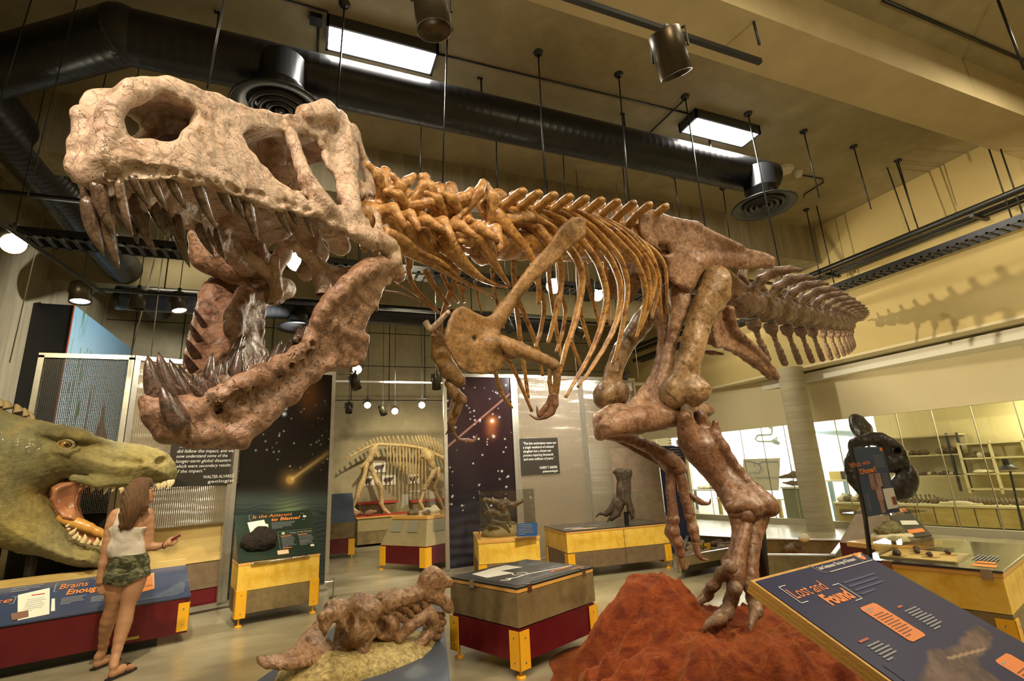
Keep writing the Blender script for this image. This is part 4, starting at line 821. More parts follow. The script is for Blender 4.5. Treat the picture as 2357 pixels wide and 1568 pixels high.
for pts, of, r in [([Z3(628, 105), Z3(570, 165), Z3(508, 245)], [-.05, -.08, -.1], [.026, .036, .04]), ([Z3(470, 95), Z3(485, 150), Z3(470, 215)], [-.02]*3, [.034, .045, .04]), ([Z3(408, 120), Z3(425, 200)], [-.03]*2, [.03, .045]), ([Z3(300, 140), Z3(340, 210), Z3(400, 235)], [-.06]*3, [.03, .045, .035]), ([Z3(540, 350), Z3(610, 330), Z3(660, 270), Z3(600, 215)], [-.2]*4, [.03, .045, .045, .03]), ([Z3(700, 125), Z3(790, 165), Z3(900, 215), Z3(1010, 280)], [-.05, -.1, -.15, -.2], [.03, .04, .036, .02]), ([Z3(850, 110), Z3(960, 170), Z3(1080, 235)], [-.05, -.12, -.18], [.04, .042, .03])]: rib(pts, of, r, name='neck_process', mat=B_NECK, flat=.7)
for pts, D, r in [([Z3(250, 490), Z3(275, 590), Z3(340, 670), Z3(430, 760)], 3.5, .02), ([Z3(350, 510), Z3(400, 600), Z3(490, 720)], 3.5, .024), ([Z3(450, 530), Z3(490, 620), Z3(545, 700)], 3.6, .018), ([Z3(530, 560), Z3(490, 660), Z3(450, 780), Z3(440, 880)], 3.6, .022), ([Z3(550, 590), Z3(580, 700)], 3.7, .018),
                  ([Z3(740, 500), Z3(750, 600), Z3(770, 700), Z3(810, 850)], 3.8, .016), ([Z3(640, 570), Z3(660, 680), Z3(680, 760)], 3.8, .012), ([Z3(600, 600), Z3(570, 640)], 3.7, .014), ([Z3(110, 630), Z3(260, 660), Z3(430, 760)], 3.4, .006), ([Z3(180, 590), Z3(280, 640), Z3(430, 765)], 3.4, .008)]:
    q = crom([dp(*p, D) for p in pts], 6); mk('far_neck_rib', MB().tube(q, list(np.interp(np.linspace(0, 1, len(q)), [0, .3, 1], [r, r*.9, r*.6])), 9), B_NECK, REX, smooth=True)
# ---- plate-like and long bones
def fit3(A):   # plane through three (px,py,D)
    a, b, c = [dp(*q) for q in A]; n = unit(np.cross(b-a, c-a)); u = unit(b-a); v = np.cross(n, u); return a, u, v, n
def plate(name, poly, A, t, mat, h=.012, prims=(), holes=(), curve=0, amp=.008, f=14, pnt=REX, amp2=.002):
    o, u, v, n = fit3(A)
    if n@(C0-o) < 0: n = -n; v = -v
    def pl(px, py): d = ray(px, py); k = ((o-C0)@n)/(d@n); q = C0+k*d-o; return (q@u, q@v)
    pg = [pl(*p) for p in poly]; hs = [[pl(*p) for p in hh] for hh in holes]; toL = lambda p: (lambda d: (d@u, d@v, d@n))(np.array(p)-o)
    pr = []
    for m, a, k in prims:
        if m == 'cap': pr.append((m, (toL(a[0]), toL(a[1]), *a[2:]), k))
        elif m == 'chain': pr.append((m, ([toL(q) for q in a[0]], a[1], *a[2:]), k))
        else: pr.append((m, (toL(a[0]), *a[1:]), k))
    allp = np.array(pg); lo = np.array([*allp.min(0), -.15])-.05; hi = np.array([*allp.max(0), .15])+.05
    for m, a, k in pr:
        P_ = np.array(a[0] if m == 'chain' else [a[0], a[1]] if m == 'cap' else [a[0]], float); r = np.max(a[1]) if m != 'cap' else np.max(a[2:4]); lo = np.minimum(lo, P_.min(0)-r-.04); hi = np.maximum(hi, P_.max(0)+r+.04)
    G = SDF(lo, hi, h); U, Vv = np.meshgrid(G.ax[0], G.ax[1], indexing='ij'); d2 = poly_sd(pg, U, Vv)
    for hh in hs: d2 = np.maximum(d2, -poly_sd(hh, U, Vv))
    Wz = G.ax[2][None, None, :]-curve*((U-allp[:, 0].mean())**2)[:, :, None]; tt = (t(U, Vv) if callable(t) else t)
    tt = np.asarray(tt); tt = tt[:, :, None] if tt.ndim == 2 else tt
    G.v[:] = -smin(-(np.abs(Wz)-tt), -d2[:, :, None]*np.ones_like(Wz), min(.05, float(np.min(tt))*1.6))
    for m, a, k in pr: getattr(G, m)(*a, **k)
    V, Q = G.mesh(amp, f, 5, amp2, 55); W = o+V[:, :1]*u+V[:, 1:2]*v+V[:, 2:]*n
    return mk(name, (W, Q), mat, pnt, smooth=True)
IL = [Z4(*p) for p in [(520, 250), (530, 175), (600, 150), (720, 200), (850, 232), (980, 300), (1080, 360), (1230, 400), (1290, 450), (1285, 505), (1180, 505), (1020, 520), (930, 518), (850, 525), (825, 570), (820, 625), (740, 600), (700, 560), (690, 470), (640, 400), (560, 360), (520, 300)]]
ia = [(1465, 500, 4.5), (1770, 605, 5.2), (1580, 660, 4.72)]
il = plate('ilium', IL, ia, .03, B_PELV, .014, prims=[chain([dp(1540, 570, 4.68), dp(1600, 600, 4.8), dp(1700, 600, 5.05), dp(1760, 600, 5.2)], [.03, .06, .06, .06], .05), chain([dp(1600, 610, 4.78), dp(1580, 650, 4.78)], [.08, .09], .05), chain([dp(1480, 500, 4.55), dp(1600, 520, 4.8), dp(1700, 570, 5.0)], [.04, .03, .04], .05)], curve=.05, amp=.012, f=9, holes=[[Z4(640, 370), Z4(700, 365), Z4(712, 410), Z4(670, 420)]])
o = il.copy(); COL.objects.link(o); o.parent = REX; o.location = o.location+Vector((-.36, .48, 0))
D5 = lambda x, y, D: dp(*Z5(x, y), D)
D4 = lambda x, y, D: dp(*Z4(x, y), D)
def bonemesh(name, prims, mat, h=.013, amp=.008, f=14, amp2=.002): V, Q = auto(prims, h, amp=amp, f=f, amp2=amp2, f2=50); return mk(name, (V, Q), mat, REX, smooth=True)
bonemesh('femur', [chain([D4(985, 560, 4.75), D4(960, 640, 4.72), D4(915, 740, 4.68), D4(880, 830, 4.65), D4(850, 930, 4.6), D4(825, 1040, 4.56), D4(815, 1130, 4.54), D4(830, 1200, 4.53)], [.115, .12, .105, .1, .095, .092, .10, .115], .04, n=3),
    chain([D4(980, 545, 4.78), D4(880, 580, 4.95), D4(840, 600, 5.02)], [.09, .10, .10], .05), chain([D4(1025, 570, 4.68), D4(1030, 660, 4.68), D4(1000, 730, 4.68)], [.05, .045, .03], .04),
    ell(D4(725, 1230, 4.52), (.12, .13, .14), .05), ell(D4(845, 1215, 4.47), (.125, .14, .14), .05), ell(D4(905, 1210, 4.45), (.06, .08, .09), .04), chain([D4(800, 1060, 4.5), D4(740, 1180, 4.5)], [.05, .08], .05), chain([D4(860, 880, 4.55), D4(870, 920, 4.52)], [.03, .03], .03)], B_FEM, .014, .01, 10)
bonemesh('far_femur', [chain([dp(1548, 655, 5.35), dp(1500, 715, 5.3), dp(1462, 765, 5.2), dp(1435, 805, 5.15), dp(1415, 850, 5.1), dp(1405, 885, 5.08), dp(1403, 905, 5.06)], [.12, .11, .095, .085, .085, .09, .1], .04, n=2), ell(dp(1388, 910, 5.03), (.1, .12, .13), .05), ell(dp(1428, 905, 5.06), (.09, .11, .12), .05)], B_FEM, .015, .01, 10)
# pubes and their long boot
bonemesh('pubis', [chain([D4(760, 650, 4.85), D4(770, 720, 4.8), D4(735, 850, 4.75), D4(710, 980, 4.7), D4(690, 1100, 4.65), D4(660, 1200, 4.6), D4(630, 1300, 4.6)], [.10, .085, .06, .055, .055, .065, .07], .04, n=2),
    chain([D4(640, 740, 5.05), D4(680, 880, 4.95), D4(665, 1050, 4.85), D4(610, 1180, 4.75), D4(520, 1290, 4.6), D4(470, 1340, 4.5)], [.07, .065, .06, .06, .06, .05], .04, n=2),
    chain([D4(340, 1430, 4.3), D4(450, 1400, 4.35), D4(600, 1370, 4.5), D4(720, 1340, 4.6), D4(850, 1330, 4.8), D4(940, 1325, 4.95)], [.075, .10, .125, .12, .10, .06], .04, n=2),
    chain([D4(310, 1470, 4.3), D4(310, 1380, 4.35), D4(370, 1330, 4.4)], [.05, .05, .05], .03), ell(D4(410, 1330, 4.45), (.09, .1, .06), .03)], B_PELV, .014, .012, 9)
ISC = [Z4(*p) for p in [(940, 750), (1000, 700), (1060, 720), (1080, 800), (1100, 870), (1180, 940), (1260, 1010), (1345, 1130), (1330, 1148), (1290, 1130), (1210, 1050), (1110, 1000), (1030, 970), (980, 965), (960, 900)]]
plate('ischium', ISC, [(1640, 720, 4.95), (1785, 870, 5.35), (1670, 790, 5.0)], .022, B_PELV, .012, prims=[chain([D4(1060, 740, 4.97), D4(1090, 860, 5.02), D4(1180, 940, 5.15), D4(1270, 1030, 5.27), D4(1330, 1135, 5.35)], [.05, .04, .035, .03, .03], .03, n=2)], amp=.008)
bonemesh('far_ischium', [chain([D4(900, 880, 5.2), D4(1000, 930, 5.2), D4(1100, 985, 5.35), D4(1210, 1060, 5.45), D4(1300, 1140, 5.5)], [.05, .06, .035, .03, .03], .03, n=2), chain([D4(920, 990, 5.2), D4(1020, 1000, 5.25)], [.025, .025], .02)], B_PELV, .013)
# near leg
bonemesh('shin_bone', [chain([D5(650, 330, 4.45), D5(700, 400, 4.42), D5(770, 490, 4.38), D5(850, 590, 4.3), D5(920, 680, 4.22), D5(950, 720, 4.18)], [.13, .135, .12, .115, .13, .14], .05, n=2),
    chain([D5(600, 210, 4.42), D5(620, 280, 4.42), D5(660, 360, 4.42)], [.075, .09, .11], .04), chain([D5(775, 235, 4.42), D5(770, 300, 4.42), D5(740, 370, 4.42)], [.035, .05, .06], .04),
    chain([D5(690, 200, 4.55), D5(710, 250, 4.55), D5(690, 330, 4.5)], [.06, .055, .06], .03), chain([D5(790, 330, 4.35), D5(870, 450, 4.28), D5(960, 570, 4.2), D5(1060, 690, 4.1), D5(1085, 725, 4.08)], [.045, .04, .045, .065, .08], .03, n=2),
    ell(D5(900, 720, 4.1), (.12, .1, .08), .05), chain([D5(870, 650, 4.15), D5(1000, 740, 4.05)], [.07, .07], .04)], B_TIB, .014, .01, 10)
def zz(px, py, z): return zp(*Z5(px, py), z)
bonemesh('metatarsal', [chain([D5(900, 780, 4.1), D5(910, 860, 4.05), D5(890, 980, 3.98), D5(850, 1060, 3.95)], [.07, .055, .045, .05], .012, n=2)], B_TIB, .0115)
bonemesh('metatarsal', [chain([D5(960, 775, 4.12), D5(950, 860, 4.0), D5(915, 1000, 3.9), D5(895, 1120, 3.83), D5(885, 1190, 3.8)], [.05, .045, .055, .06, .06], .012, n=2)], B_TIB, .0115)
bonemesh('metatarsal', [chain([D5(1030, 785, 4.1), D5(1010, 880, 4.03), D5(990, 1000, 3.95), D5(985, 1120, 3.88), D5(985, 1180, 3.85)], [.08, .06, .055, .06, .065], .012, n=2), chain([D5(1060, 790, 4.15), D5(1045, 880, 4.12)], [.04, .02], .02)], B_TIB, .0115)
bonemesh('ankle_joint', [chain([D5(880, 760, 4.08), D5(960, 770, 4.05), D5(1050, 780, 4.08)], [.05, .055, .05], .03)], B_TIB, .0115)
def toe(pts, rs, clawpts, cr, mat=B_FOOT, dist=None):
    pr = []
    for i in range(len(pts)-1):
        a, b = np.array(pts[i]), np.array(pts[i+1]); pr.append(cap(a, b, rs[i]*.80, rs[i+1]*.80, k=.02)); u9 = unit(b-a); pr.append(ell(a, np.array([1.0, .9, .82])*rs[i]*(.86 if i == 0 else 1), .03)); pr.append(ell(a*.25+b*.75, rs[i+1]*.98, .02))
    pr.append(ell(pts[-1], rs[-1]*.95, .012)); bonemesh('toe', pr, mat, .0095, .009, 20, .003)
    q = crom(clawpts, 6); mk('claw', MB().tube(q, [(r, r*.75) for r in np.interp(np.linspace(0, 1, len(q)), [0, .3, 1], [cr, cr*.85, .003])], 10), mat, REX, smooth=True)
toe([zz(860, 1075, .85), zz(810, 1125, .75), zz(765, 1190, .66), zz(720, 1250, .56)], [.055, .05, .046, .045], [zz(715, 1250, .57), zz(665, 1295, .52), zz(625, 1368, .42)], .04)
toe([zz(885, 1195, .68), zz(860, 1275, .56), zz(835, 1345, .50), zz(790, 1385, .49)], [.06, .056, .052, .045], [zz(785, 1390, .49), zz(735, 1405, .50), zz(692, 1475, .42)], .042)
toe([zz(985, 1195, .66), zz(1005, 1270, .56), zz(1010, 1340, .50)], [.06, .05, .046], [zz(1005, 1345, .5), zz(985, 1405, .48), zz(982, 1478, .41)], .042)
# far leg, foot lifted off the ground
bonemesh('far_shin_bone', [chain([D5(150, 290, 4.95), D5(280, 330, 4.95), D5(400, 385, 4.98), D5(500, 450, 5.0), D5(560, 500, 5.0)], [.07, .055, .06, .08, .085], .03, n=2), chain([D5(180, 320, 5.0), D5(320, 400, 5.05), D5(440, 460, 5.05), D5(500, 500, 5.05)], [.03, .03, .035, .05], .02), chain([D5(110, 290, 4.9), D5(120, 220, 4.95), D5(190, 170, 5.0), D5(230, 180, 5.02)], [.06, .055, .06, .06], .03)], B_TIB, .013)
bonemesh('far_metatarsal', [chain([D5(515, 530, 5.0), D5(515, 650, 4.95), D5(530, 780, 4.9)], [.055, .042, .055], .012)], B_TIB, .0115)
bonemesh('far_metatarsal', [chain([D5(575, 540, 4.98), D5(595, 650, 4.93), D5(625, 760, 4.88)], [.055, .045, .055], .012)], B_TIB, .0115)
toe([D5(530, 800, 4.88), D5(530, 870, 4.86), D5(560, 940, 4.84), D5(575, 1000, 4.82)], [.06, .055, .05, .045], [D5(575, 1005, 4.82), D5(585, 1070, 4.8), D5(605, 1082, 4.8), D5(625, 1050, 4.8)], .035, B_TIB)
toe([D5(625, 785, 4.86), D5(645, 860, 4.84), D5(660, 920, 4.82)], [.05, .045, .045], [D5(660, 930, 4.82), D5(675, 1000, 4.8), D5(700, 1030, 4.8), D5(738, 1035, 4.8)], .04, B_TIB)
toe([D5(510, 800, 4.95), D5(515, 880, 4.93), D5(540, 930, 4.9)], [.05, .045, .04], [D5(540, 930, 4.9), D5(560, 980, 4.9), D5(570, 1010, 4.9)], .03, B_TIB)
toe([D5(610, 640, 4.95), D5(660, 680, 4.95), D5(705, 705, 4.95)], [.025, .025, .03], [D5(700, 705, 4.95), D5(740, 705, 4.95), D5(747, 678, 4.95)], .022, B_TIB)
# shoulders and arms
SCP = [Z3(*p) for p in [(1180, 210), (1225, 205), (1270, 230), (1265, 320), (1150, 430), (1000, 560), (900, 660), (830, 750), (800, 820), (790, 880), (765, 930), (745, 965), (800, 985), (825, 1040), (800, 1100), (700, 1130), (600, 1125), (540, 1090), (500, 1040), (470, 980), (450, 900), (470, 830), (500, 740), (570, 710), (640, 750), (700, 775), (740, 765), (800, 690), (880, 580), (960, 480), (1060, 350), (1120, 260)]]
plate('shoulder_blade', SCP, [(1030, 760, 3.05), (1335, 520, 3.62), (1090, 860, 3.1)], .02, B_SCAP, .0105, prims=[chain([dp(1150, 735, 3.24), dp(1165, 710, 3.28), dp(1215, 650, 3.4)], [.05, .04, .02], .04), ell(dp(1135, 790, 3.18), (.06, .06, .06), .05)], holes=[[(1086, 779), (1091, 776), (1094, 781), (1091, 786)]], amp=.012, f=9, curve=.06)
A3 = lambda x, y, D=3.2: dp(*Z3(x, y), D)
bonemesh('upper_arm_bone', [chain([A3(790, 915), A3(835, 950), A3(900, 975), A3(1000, 1015), A3(1085, 1050), A3(1105, 1065)], [.035, .045, .042, .035, .03, .035], .02, n=2), ell(A3(850, 1000), (.035, .03, .035), .03)], B_SCAP, .009, .005, 20)
bonemesh('forearm_bone', [chain([A3(1108, 1060), A3(1118, 1130), A3(1112, 1220)], [.03, .024, .024], .01)], B_SCAP, .008, .004, 26); bonemesh('forearm_bone', [chain([A3(1075, 1095), A3(1073, 1160), A3(1090, 1225)], [.02, .015, .02], .01)], B_SCAP, .008, .004, 26)
bonemesh('hand_bone', [chain([A3(1105, 1235), A3(1105, 1290), A3(1085, 1335), A3(1050, 1360)], [.026, .024, .02, .018], .01), chain([A3(1085, 1240), A3(1050, 1310), A3(1015, 1355)], [.018, .016, .016], .01)], B_TIB, .008, .005, 26)
for q in ([A3(1055, 1362), A3(1000, 1375), A3(955, 1350)], [A3(1018, 1358), A3(1005, 1335), A3(1001, 1300)]): c_ = crom(q, 6); mk('finger_claw', MB().tube(c_, list(np.linspace(.018, .002, len(c_))), 8), B_TIB, REX, smooth=True)
bonemesh('far_shoulder_bone', [chain([A3(400, 870, 3.5), A3(430, 930, 3.5), A3(450, 1010, 3.5), A3(490, 1090, 3.5), A3(545, 1150, 3.5)], [.03, .05, .06, .06, .05], .03), chain([A3(395, 900, 3.45), A3(400, 1010, 3.45), A3(440, 1060, 3.45)], [.02, .02, .02], .02)], B_SCAP, .0105)
bonemesh('far_upper_arm_bone', [chain([A3(490, 1170, 3.5), A3(520, 1220, 3.48), A3(560, 1265, 3.45)], [.035, .035, .04], .02)], B_SCAP, .009); bonemesh('far_forearm_bone', [chain([A3(555, 1275, 3.45), A3(530, 1340, 3.42), A3(505, 1400, 3.4)], [.03, .026, .025], .01), chain([A3(520, 1270, 3.48), A3(505, 1340, 3.45), A3(495, 1400, 3.42)], [.018, .015, .018], .01)], B_SCAP, .008)
bonemesh('far_hand_bone', [chain([A3(500, 1400, 3.4), A3(515, 1460, 3.4), A3(545, 1500, 3.4), A3(595, 1505, 3.4)], [.022, .018, .018, .02], .01)], B_TIB, .008)
for q in ([A3(595, 1505, 3.4), A3(635, 1505, 3.4), A3(655, 1465, 3.4)], [A3(505, 1395, 3.4), A3(490, 1440, 3.4), A3(468, 1470, 3.4)]): c_ = crom(q, 6); mk('finger_claw', MB().tube(c_, list(np.linspace(.02, .002, len(c_))), 8), B_TIB, REX, smooth=True)
c_ = crom([A3(352, 812, 3.3), A3(385, 850, 3.28), A3(440, 800, 3.25), A3(490, 750, 3.2)], 6); mk('wishbone', MB().tube(c_, list(np.linspace(.022, .014, len(c_))), 9), bone('pale_wishbone', (.74, .58, .46), (.8, .66, .55), (.5, .35, .25), .4, .1), REX, smooth=True)
# mounting steel
mk('knee_rod', MB().tube([dp(1397, 930, 5.05), dp(1398, 950, 5.02), dp(1404, 972, 5.0)], .028, 10), DGREY, REX, smooth=True)
mk('knee_pipe', MB().tube(crom([dp(1583, 905, 4.5), dp(1580, 940, 4.45), dp(1585, 975, 4.42), dp(1600, 1005, 4.42)], 5), .055, 14), M('painted_knee_pipe', (.24, .19, .12), rough=.5), REX, smooth=True)
pb_ = zp(*Z5(1075, 1290), .4); pt_ = D5(1030, 740, 4.25)
mk('support_post', MB().tube([pt_, D5(1045, 1000, 4.15), pb_], .045, 12), BLACK, REX, smooth=True)
# ================================================================== DISPLAY FURNITURE
def prj(p):
    q = (np.asarray(p, float)-C0)@ROOT_T; return np.stack([CX+F_*q[..., 0]/q[..., 2], CY+F_*q[..., 1]/q[..., 2]], -1)
ROOT_T = ROT
def wp(px, py, r): d = ray(px, py); return C0+d*r/np.hypot(d[0], d[1])
def local_thing(name, label, cat, F, ang, group=None): return thing(name, label, cat, (F[0], F[1], 0), R_(ang), group)
def corner_foot(t, x, y, sx, sy, z0, z1, wd=.11, th=.008, leg=True):
    mb = MB(); mb.bb((x+sx*th, y+sy*th, z0), (x-sx*wd, y, z1)); mb.bb((x+sx*th, y+sy*th, z0), (x, y-sy*wd, z1))
    if leg: mb.cyl((x-sx*.05, y-sy*.05, 0), (x-sx*.05, y-sy*.05, z0+.05), .012, 12); mb.lathe([(.001, .022), (.032, .022), (.04, .012), (.04, 0.0), (.001, 0)], (x-sx*.05, y-sy*.05, 0), 20)
    f = mk('corner_foot', mb, YELP, t, local=True)
    b = MB()
    for z in (z0+.05, z1-.05): b.ball((x-sx*wd*.5, y+sy*(th+.002), z), (.009, .005, .009), 10); b.ball((x+sx*(th+.002), y-sy*wd*.5, z), (.005, .009, .009), 10)
    mk('bolt', b, SILV, f, local=True)
def layers(t, w, d, L, x0=0, y0=0, seam=None):   # L: (name, z0, z1, inset, mat)
    for (nm, za, zb, ins, m) in L:
        mb = MB().bb((x0+ins, y0+ins, za), (x0+w-ins, y0+d-ins, zb)); mk(nm, mb, m, t, local=True, bev=.003)
    if seam:
        mb = MB()
        for x in seam: mb.bb((x0+x-.003, y0-.002, L[0][1]), (x0+x+.003, y0+.01, L[1][2]))
        mk('joint_line', mb, BLACK, t, local=True)
def feet(t, w, d, z0, z1, which='abcd', **k):
    for c, (x, y, sx, sy) in zip('abcd', ((0, 0, -1, -1), (w, 0, 1, -1), (w, d, 1, 1), (0, d, -1, 1))):
        if c in which: corner_foot(t, x, y, sx, sy, z0, z1, **k)
def acrylic(t, x0, y0, x1, y1, z0, z1, name='acrylic_cover', th=.006):
    mb = MB(); mb.bb((x0, y0, z0), (x0+th, y1, z1)); mb.bb((x1-th, y0, z0), (x1, y1, z1)); mb.bb((x0+th, y0, z0), (x1-th, y0+th, z1)); mb.bb((x0+th, y1-th, z0), (x1-th, y1, z1)); mb.bb((x0, y0, z1), (x1, y1, z1+th))
    return mk(name, mb, ACR, t, local=True)
# ---- heavy box in the foreground
W1, D1, A1 = 1.03, .88, 23
t = local_thing('interactive_display_box', 'square olive and dark red display box on yellow corner feet in the centre foreground', 'display box', (1.65, 4.18), A1)
layers(t, W1, D1, [('lower_panel', .12, .365, .01, REDB), ('side_panel', .375, .625, 0, GREYB), ('plywood_rim', .63, .66, .0, WOODE), ('graphic_top', .66, .675, -.004, BLACK)])
feet(t, W1, D1, .07, .35)
q = Fr((W1, D1, .6755), (-1, 0, 0), (0, -1, 0)); q.n = np.array([0, 0, 1.])
def lt(t, F, ang):  # convert a local frame to a world frame
    m = np.array(Matrix.Translation((F[0], F[1], 0))@Matrix.Rotation(R_(ang), 4, 'Z')); return m[:3, :3], m[:3, 3]
def wframe(F, ang, o, u, v, n=None):
    A, b = lt(None, F, ang); f = Fr(A@np.array(o)+b, A@np.array(u), A@np.array(v)); 
    if n is not None: f.n = A@np.array(n, float)
    return f
fr = wframe((1.65, 4.18), A1, (W1-.02, D1-.03, .676), (-1, 0, 0), (0, -1, 0), (0, 0, 1))
mk('slate_field', (lambda m: (fr.rect(m, 0, .0, .95, .80, .001), m)[1])(MB()), M('slate_grey_print', (.045, .05, .055), (.06, .063, .07), 3, .3, coat=.3), t)
text(t, 'heading_text', fr, 'How', .03, .745, .085, ORANGE, shear=.25); text(t, 'heading_text', fr, 'Heavy?', .12, .645, .085, ORANGE, shear=.25, bold=.002, w=.27)
mb = MB(); fr.poly(mb, [(.60, .03), (.34, .03), (.34, .26), (.60, .20)], .0015, .001); fr.poly(mb, [(.84, .08), (.58, .05), (.60, .40), (.88, .34)], .0015, .0025); mk('printed_card', mb, PAPER, t)
for i, (pts, r) in enumerate([([(.04, .64), (.25, .60), (.45, .56), (.60, .54), (.72, .56), (.82, .52)], .012), ([(.55, .55), (.52, .47), (.58, .42)], .01), ([(.60, .54), (.66, .46), (.62, .40)], .009), ([(.78, .54), (.84, .58), (.88, .52)], .014)]):
    mk('printed_skeleton', MB().tube([fr.p(a, b, .002) for a, b in pts], [(r, .001)]*len(pts), 6, up=np.cross(fr.n, fr.u)), WHITEP, t)
mb = MB(); textlines(mb, fr, .08, .56, .3, 4, .022); textlines(mb, fr, .42, .72, .3, 3, .022); textlines(mb, fr, .06, .30, .2, 6, .022); mk('printed_lines', mb, GREYT, t)
for (x, y) in ((.14, 0), (0, .55), (.88, 0)): mk('hinge_clip', MB().bb((x-.02, y-.006 if y == 0 else y-.03, .62), (x+.03, y+.03, .682)), SILV, t, local=True)
# ---- asteroid kiosk
FA, AA, WA = (-.68, 7.22), 13, .93
t = local_thing('asteroid_display_kiosk', 'yellow and brown kiosk with sloping dark green panel before the starry screen', 'display stand', FA, AA)
layers(t, WA, .55, [('lower_panel', .14, .385, 0, GREYB), ('upper_panel', .39, .67, 0, YELB), ('plywood_rim', .67, .70, -.004, WOODE)])
feet(t, WA, .55, .10, .40, 'ab')
mb = MB().prism([(0, .01, .70), (0, .56, .70), (0, .56, 1.16)], (WA, 0, 0)); mk('sloping_body', mb, BROWNB, t, local=True)
fr = wframe(FA, AA, (-.01, -.0, .705), (1, 0, 0), (0, .56, .465)); LP = .80
mk('graphic_panel', (lambda m: (fr.rect(m, 0, 0, WA+.02, LP, .008), m)[1])(MB()), GREENP, t)
fr.o = fr.o+fr.n*.008
text(t, 'heading_text', fr, 'Is the Asteroid', .20, .712, .082, ORANGE, shear=.25, w=.49); text(t, 'heading_text', fr, 'to Blame?', .42, .635, .082, ORANGE, shear=.25, bold=.0018, w=.37)
mb = MB()
for a in ((.165, .69, .004, .095), (.84, .615, .004, .12), (.165, .781, .04, .004), (.80, .735, .044, .004), (.165, .69, .03, .004), (.81, .615, .034, .004), (.48, .12, .003, .31), (.48, .43, .43, .003), (.60, .37, .003, .05), (.48, .365, .43, .003)): fr.rect(mb, *a, .0008, .001)
textlines(mb, fr, .42, .595, .3, 5, .024, .3); textlines(mb, fr, .51, .32, .17, 9, .02, .3); textlines(mb, fr, .72, .32, .19, 9, .02, .3); mk('printed_lines', mb, GREYT, t)
text(t, 'small_heading', fr, 'Dinosaurs: The Age of Dinosaurs', .62, .385, .026, WHITEP, w=.28)
mb = MB()
for a in ((.51, .342, .13, .01), (.72, .342, .12, .01), (.51, .14, .11, .01), (.72, .22, .12, .01)): fr.rect(mb, *a, .0008, .001)
mk('printed_subheads', mb, ORANGE, t)
mk('printed_badge', MB().tube([fr.p(.545, .398, .0), fr.p(.545, .398, .002)], .022, 16), M('pale_green_badge', (.5, .6, .35)), t)
mb = MB(); fr.poly(mb, [(.14, .65), (.34, .675), (.35, .60), (.38, .59), (.38, .42), (.17, .41)], .002, .001); mk('printed_card', mb, PAPER, t)
mb = MB(); 
for a in ((.83, .66, .04, .03), (.845, .12, .045, .035)): fr.rect(mb, *a, .001, .001)
mk('printed_symbol', mb, WHITEP, t)
mb = MB(); fr.rect(mb, .44, .04, .13, .065, .01, .004); tag(mk('small_label', mb, M('peach_label', (.85, .62, .40))), 'small peach label card beside the black meteorite rock', 'label card')
A_, b_ = lt(None, FA, AA); pa = A_@np.array([.13, -.03, .685])+b_; pb = A_@np.array([.80, -.035, .695])+b_
tt = thing('steel_rod_handle', 'thin steel rod clipped along the front edge of the asteroid kiosk', 'rod', tuple(pa)); mk('rod', MB().cyl(pa, pb, .011, 12), SILV, tt, smooth=True); d_ = pb-pa
mb = MB()
for k in (.0, .38, .68, .96): mb.cyl(pa+d_*k, pa+d_*(k+.04), .014, 12)
mk('ferrule', mb, STEEL, tt, smooth=True)
rc = fr.p(.25, .22, .0); V, Q = auto([ell(rc+[0, 0, .08], (.20, .14, .12), .03), ell(rc+[-.07, -.03, .05], (.10, .09, .08), .04), ell(rc+[.07, 0, .04], (.09, .09, .07), .04), ell(rc+[.02, .04, .17], (.11, .08, .07), .04), ell(rc+[-.12, -.02, .05], (.09, .09, .08), .04)], .008, amp=.012, f=30, amp2=.006, f2=110)
tag(mk('meteorite_rock', (V, Q), M('black_pitted_rock', (.012, .009, .007), (.04, .028, .018), 30, .85, bump=1, bs=60), smooth=True), 'rough black rock lying on the green asteroid panel', 'rock')
# ---- display with single vertebra
FV, AV, WV, DV = (2.3, 7.21), -14, .87, 1.15
t = local_thing('vertebra_display_case', 'yellow and brown plinth with tall clear cover over a single dark vertebra', 'display case', FV, AV)
layers(t, WV, DV, [('lower_panel', .14, .36, 0, BROWNB), ('upper_panel', .365, .635, 0, YELB), ('plywood_rim', .635, .68, -.008, WOODE)]); feet(t, WV, DV, .10, .36, 'abd')
acrylic(t, .03, .03, WV-.03, DV-.05, .68, 1.33)
A_, b_ = lt(None, FV, AV); L2 = lambda x, y, z: A_@np.array([x, y, z])+b_
V, Q = auto([ell(L2(.42, .45, .72), (.33, .26, .13), .05), ell(L2(.30, .40, .74), (.2, .2, .12), .05)], .014, amp=.02, f=12, amp2=.004); tag(mk('sandbag', (V, Q), M('tan_cloth', (.22, .16, .07), (.28, .21, .10), 8, .9, bump=.4, bs=20), smooth=True), 'tan sandbag cushion under the dark vertebra', 'sandbag')
wz = lambda x, y, r=7.75: wp(1000+x/3.136, 840+y/3.136, r)
V, Q = auto([chain([wz(370, 1000), wz(400, 1060), wz(420, 1130), wz(470, 1140)], [.025, .03, .03, .03], .02), chain([wz(365, 975), wz(430, 985), wz(520, 1000), wz(570, 1010), wz(632, 980)], [.03, .035, .05, .04, .03], .02), chain([wz(490, 1010), wz(515, 1080), wz(548, 1165)], [.075, .055, .02], .02), chain([wz(365, 1075), wz(420, 1060), wz(490, 1085)], [.02, .04, .04], .02)], .0105, amp=.01, f=22, amp2=.003)
tag(mk('dark_vertebra', (V, Q), bone('dark_fossil', (.08, .05, .03), (.13, .09, .055), (.3, .26, .19), .5, .2), smooth=True), 'large dark winged vertebra standing in a clear case', 'fossil')
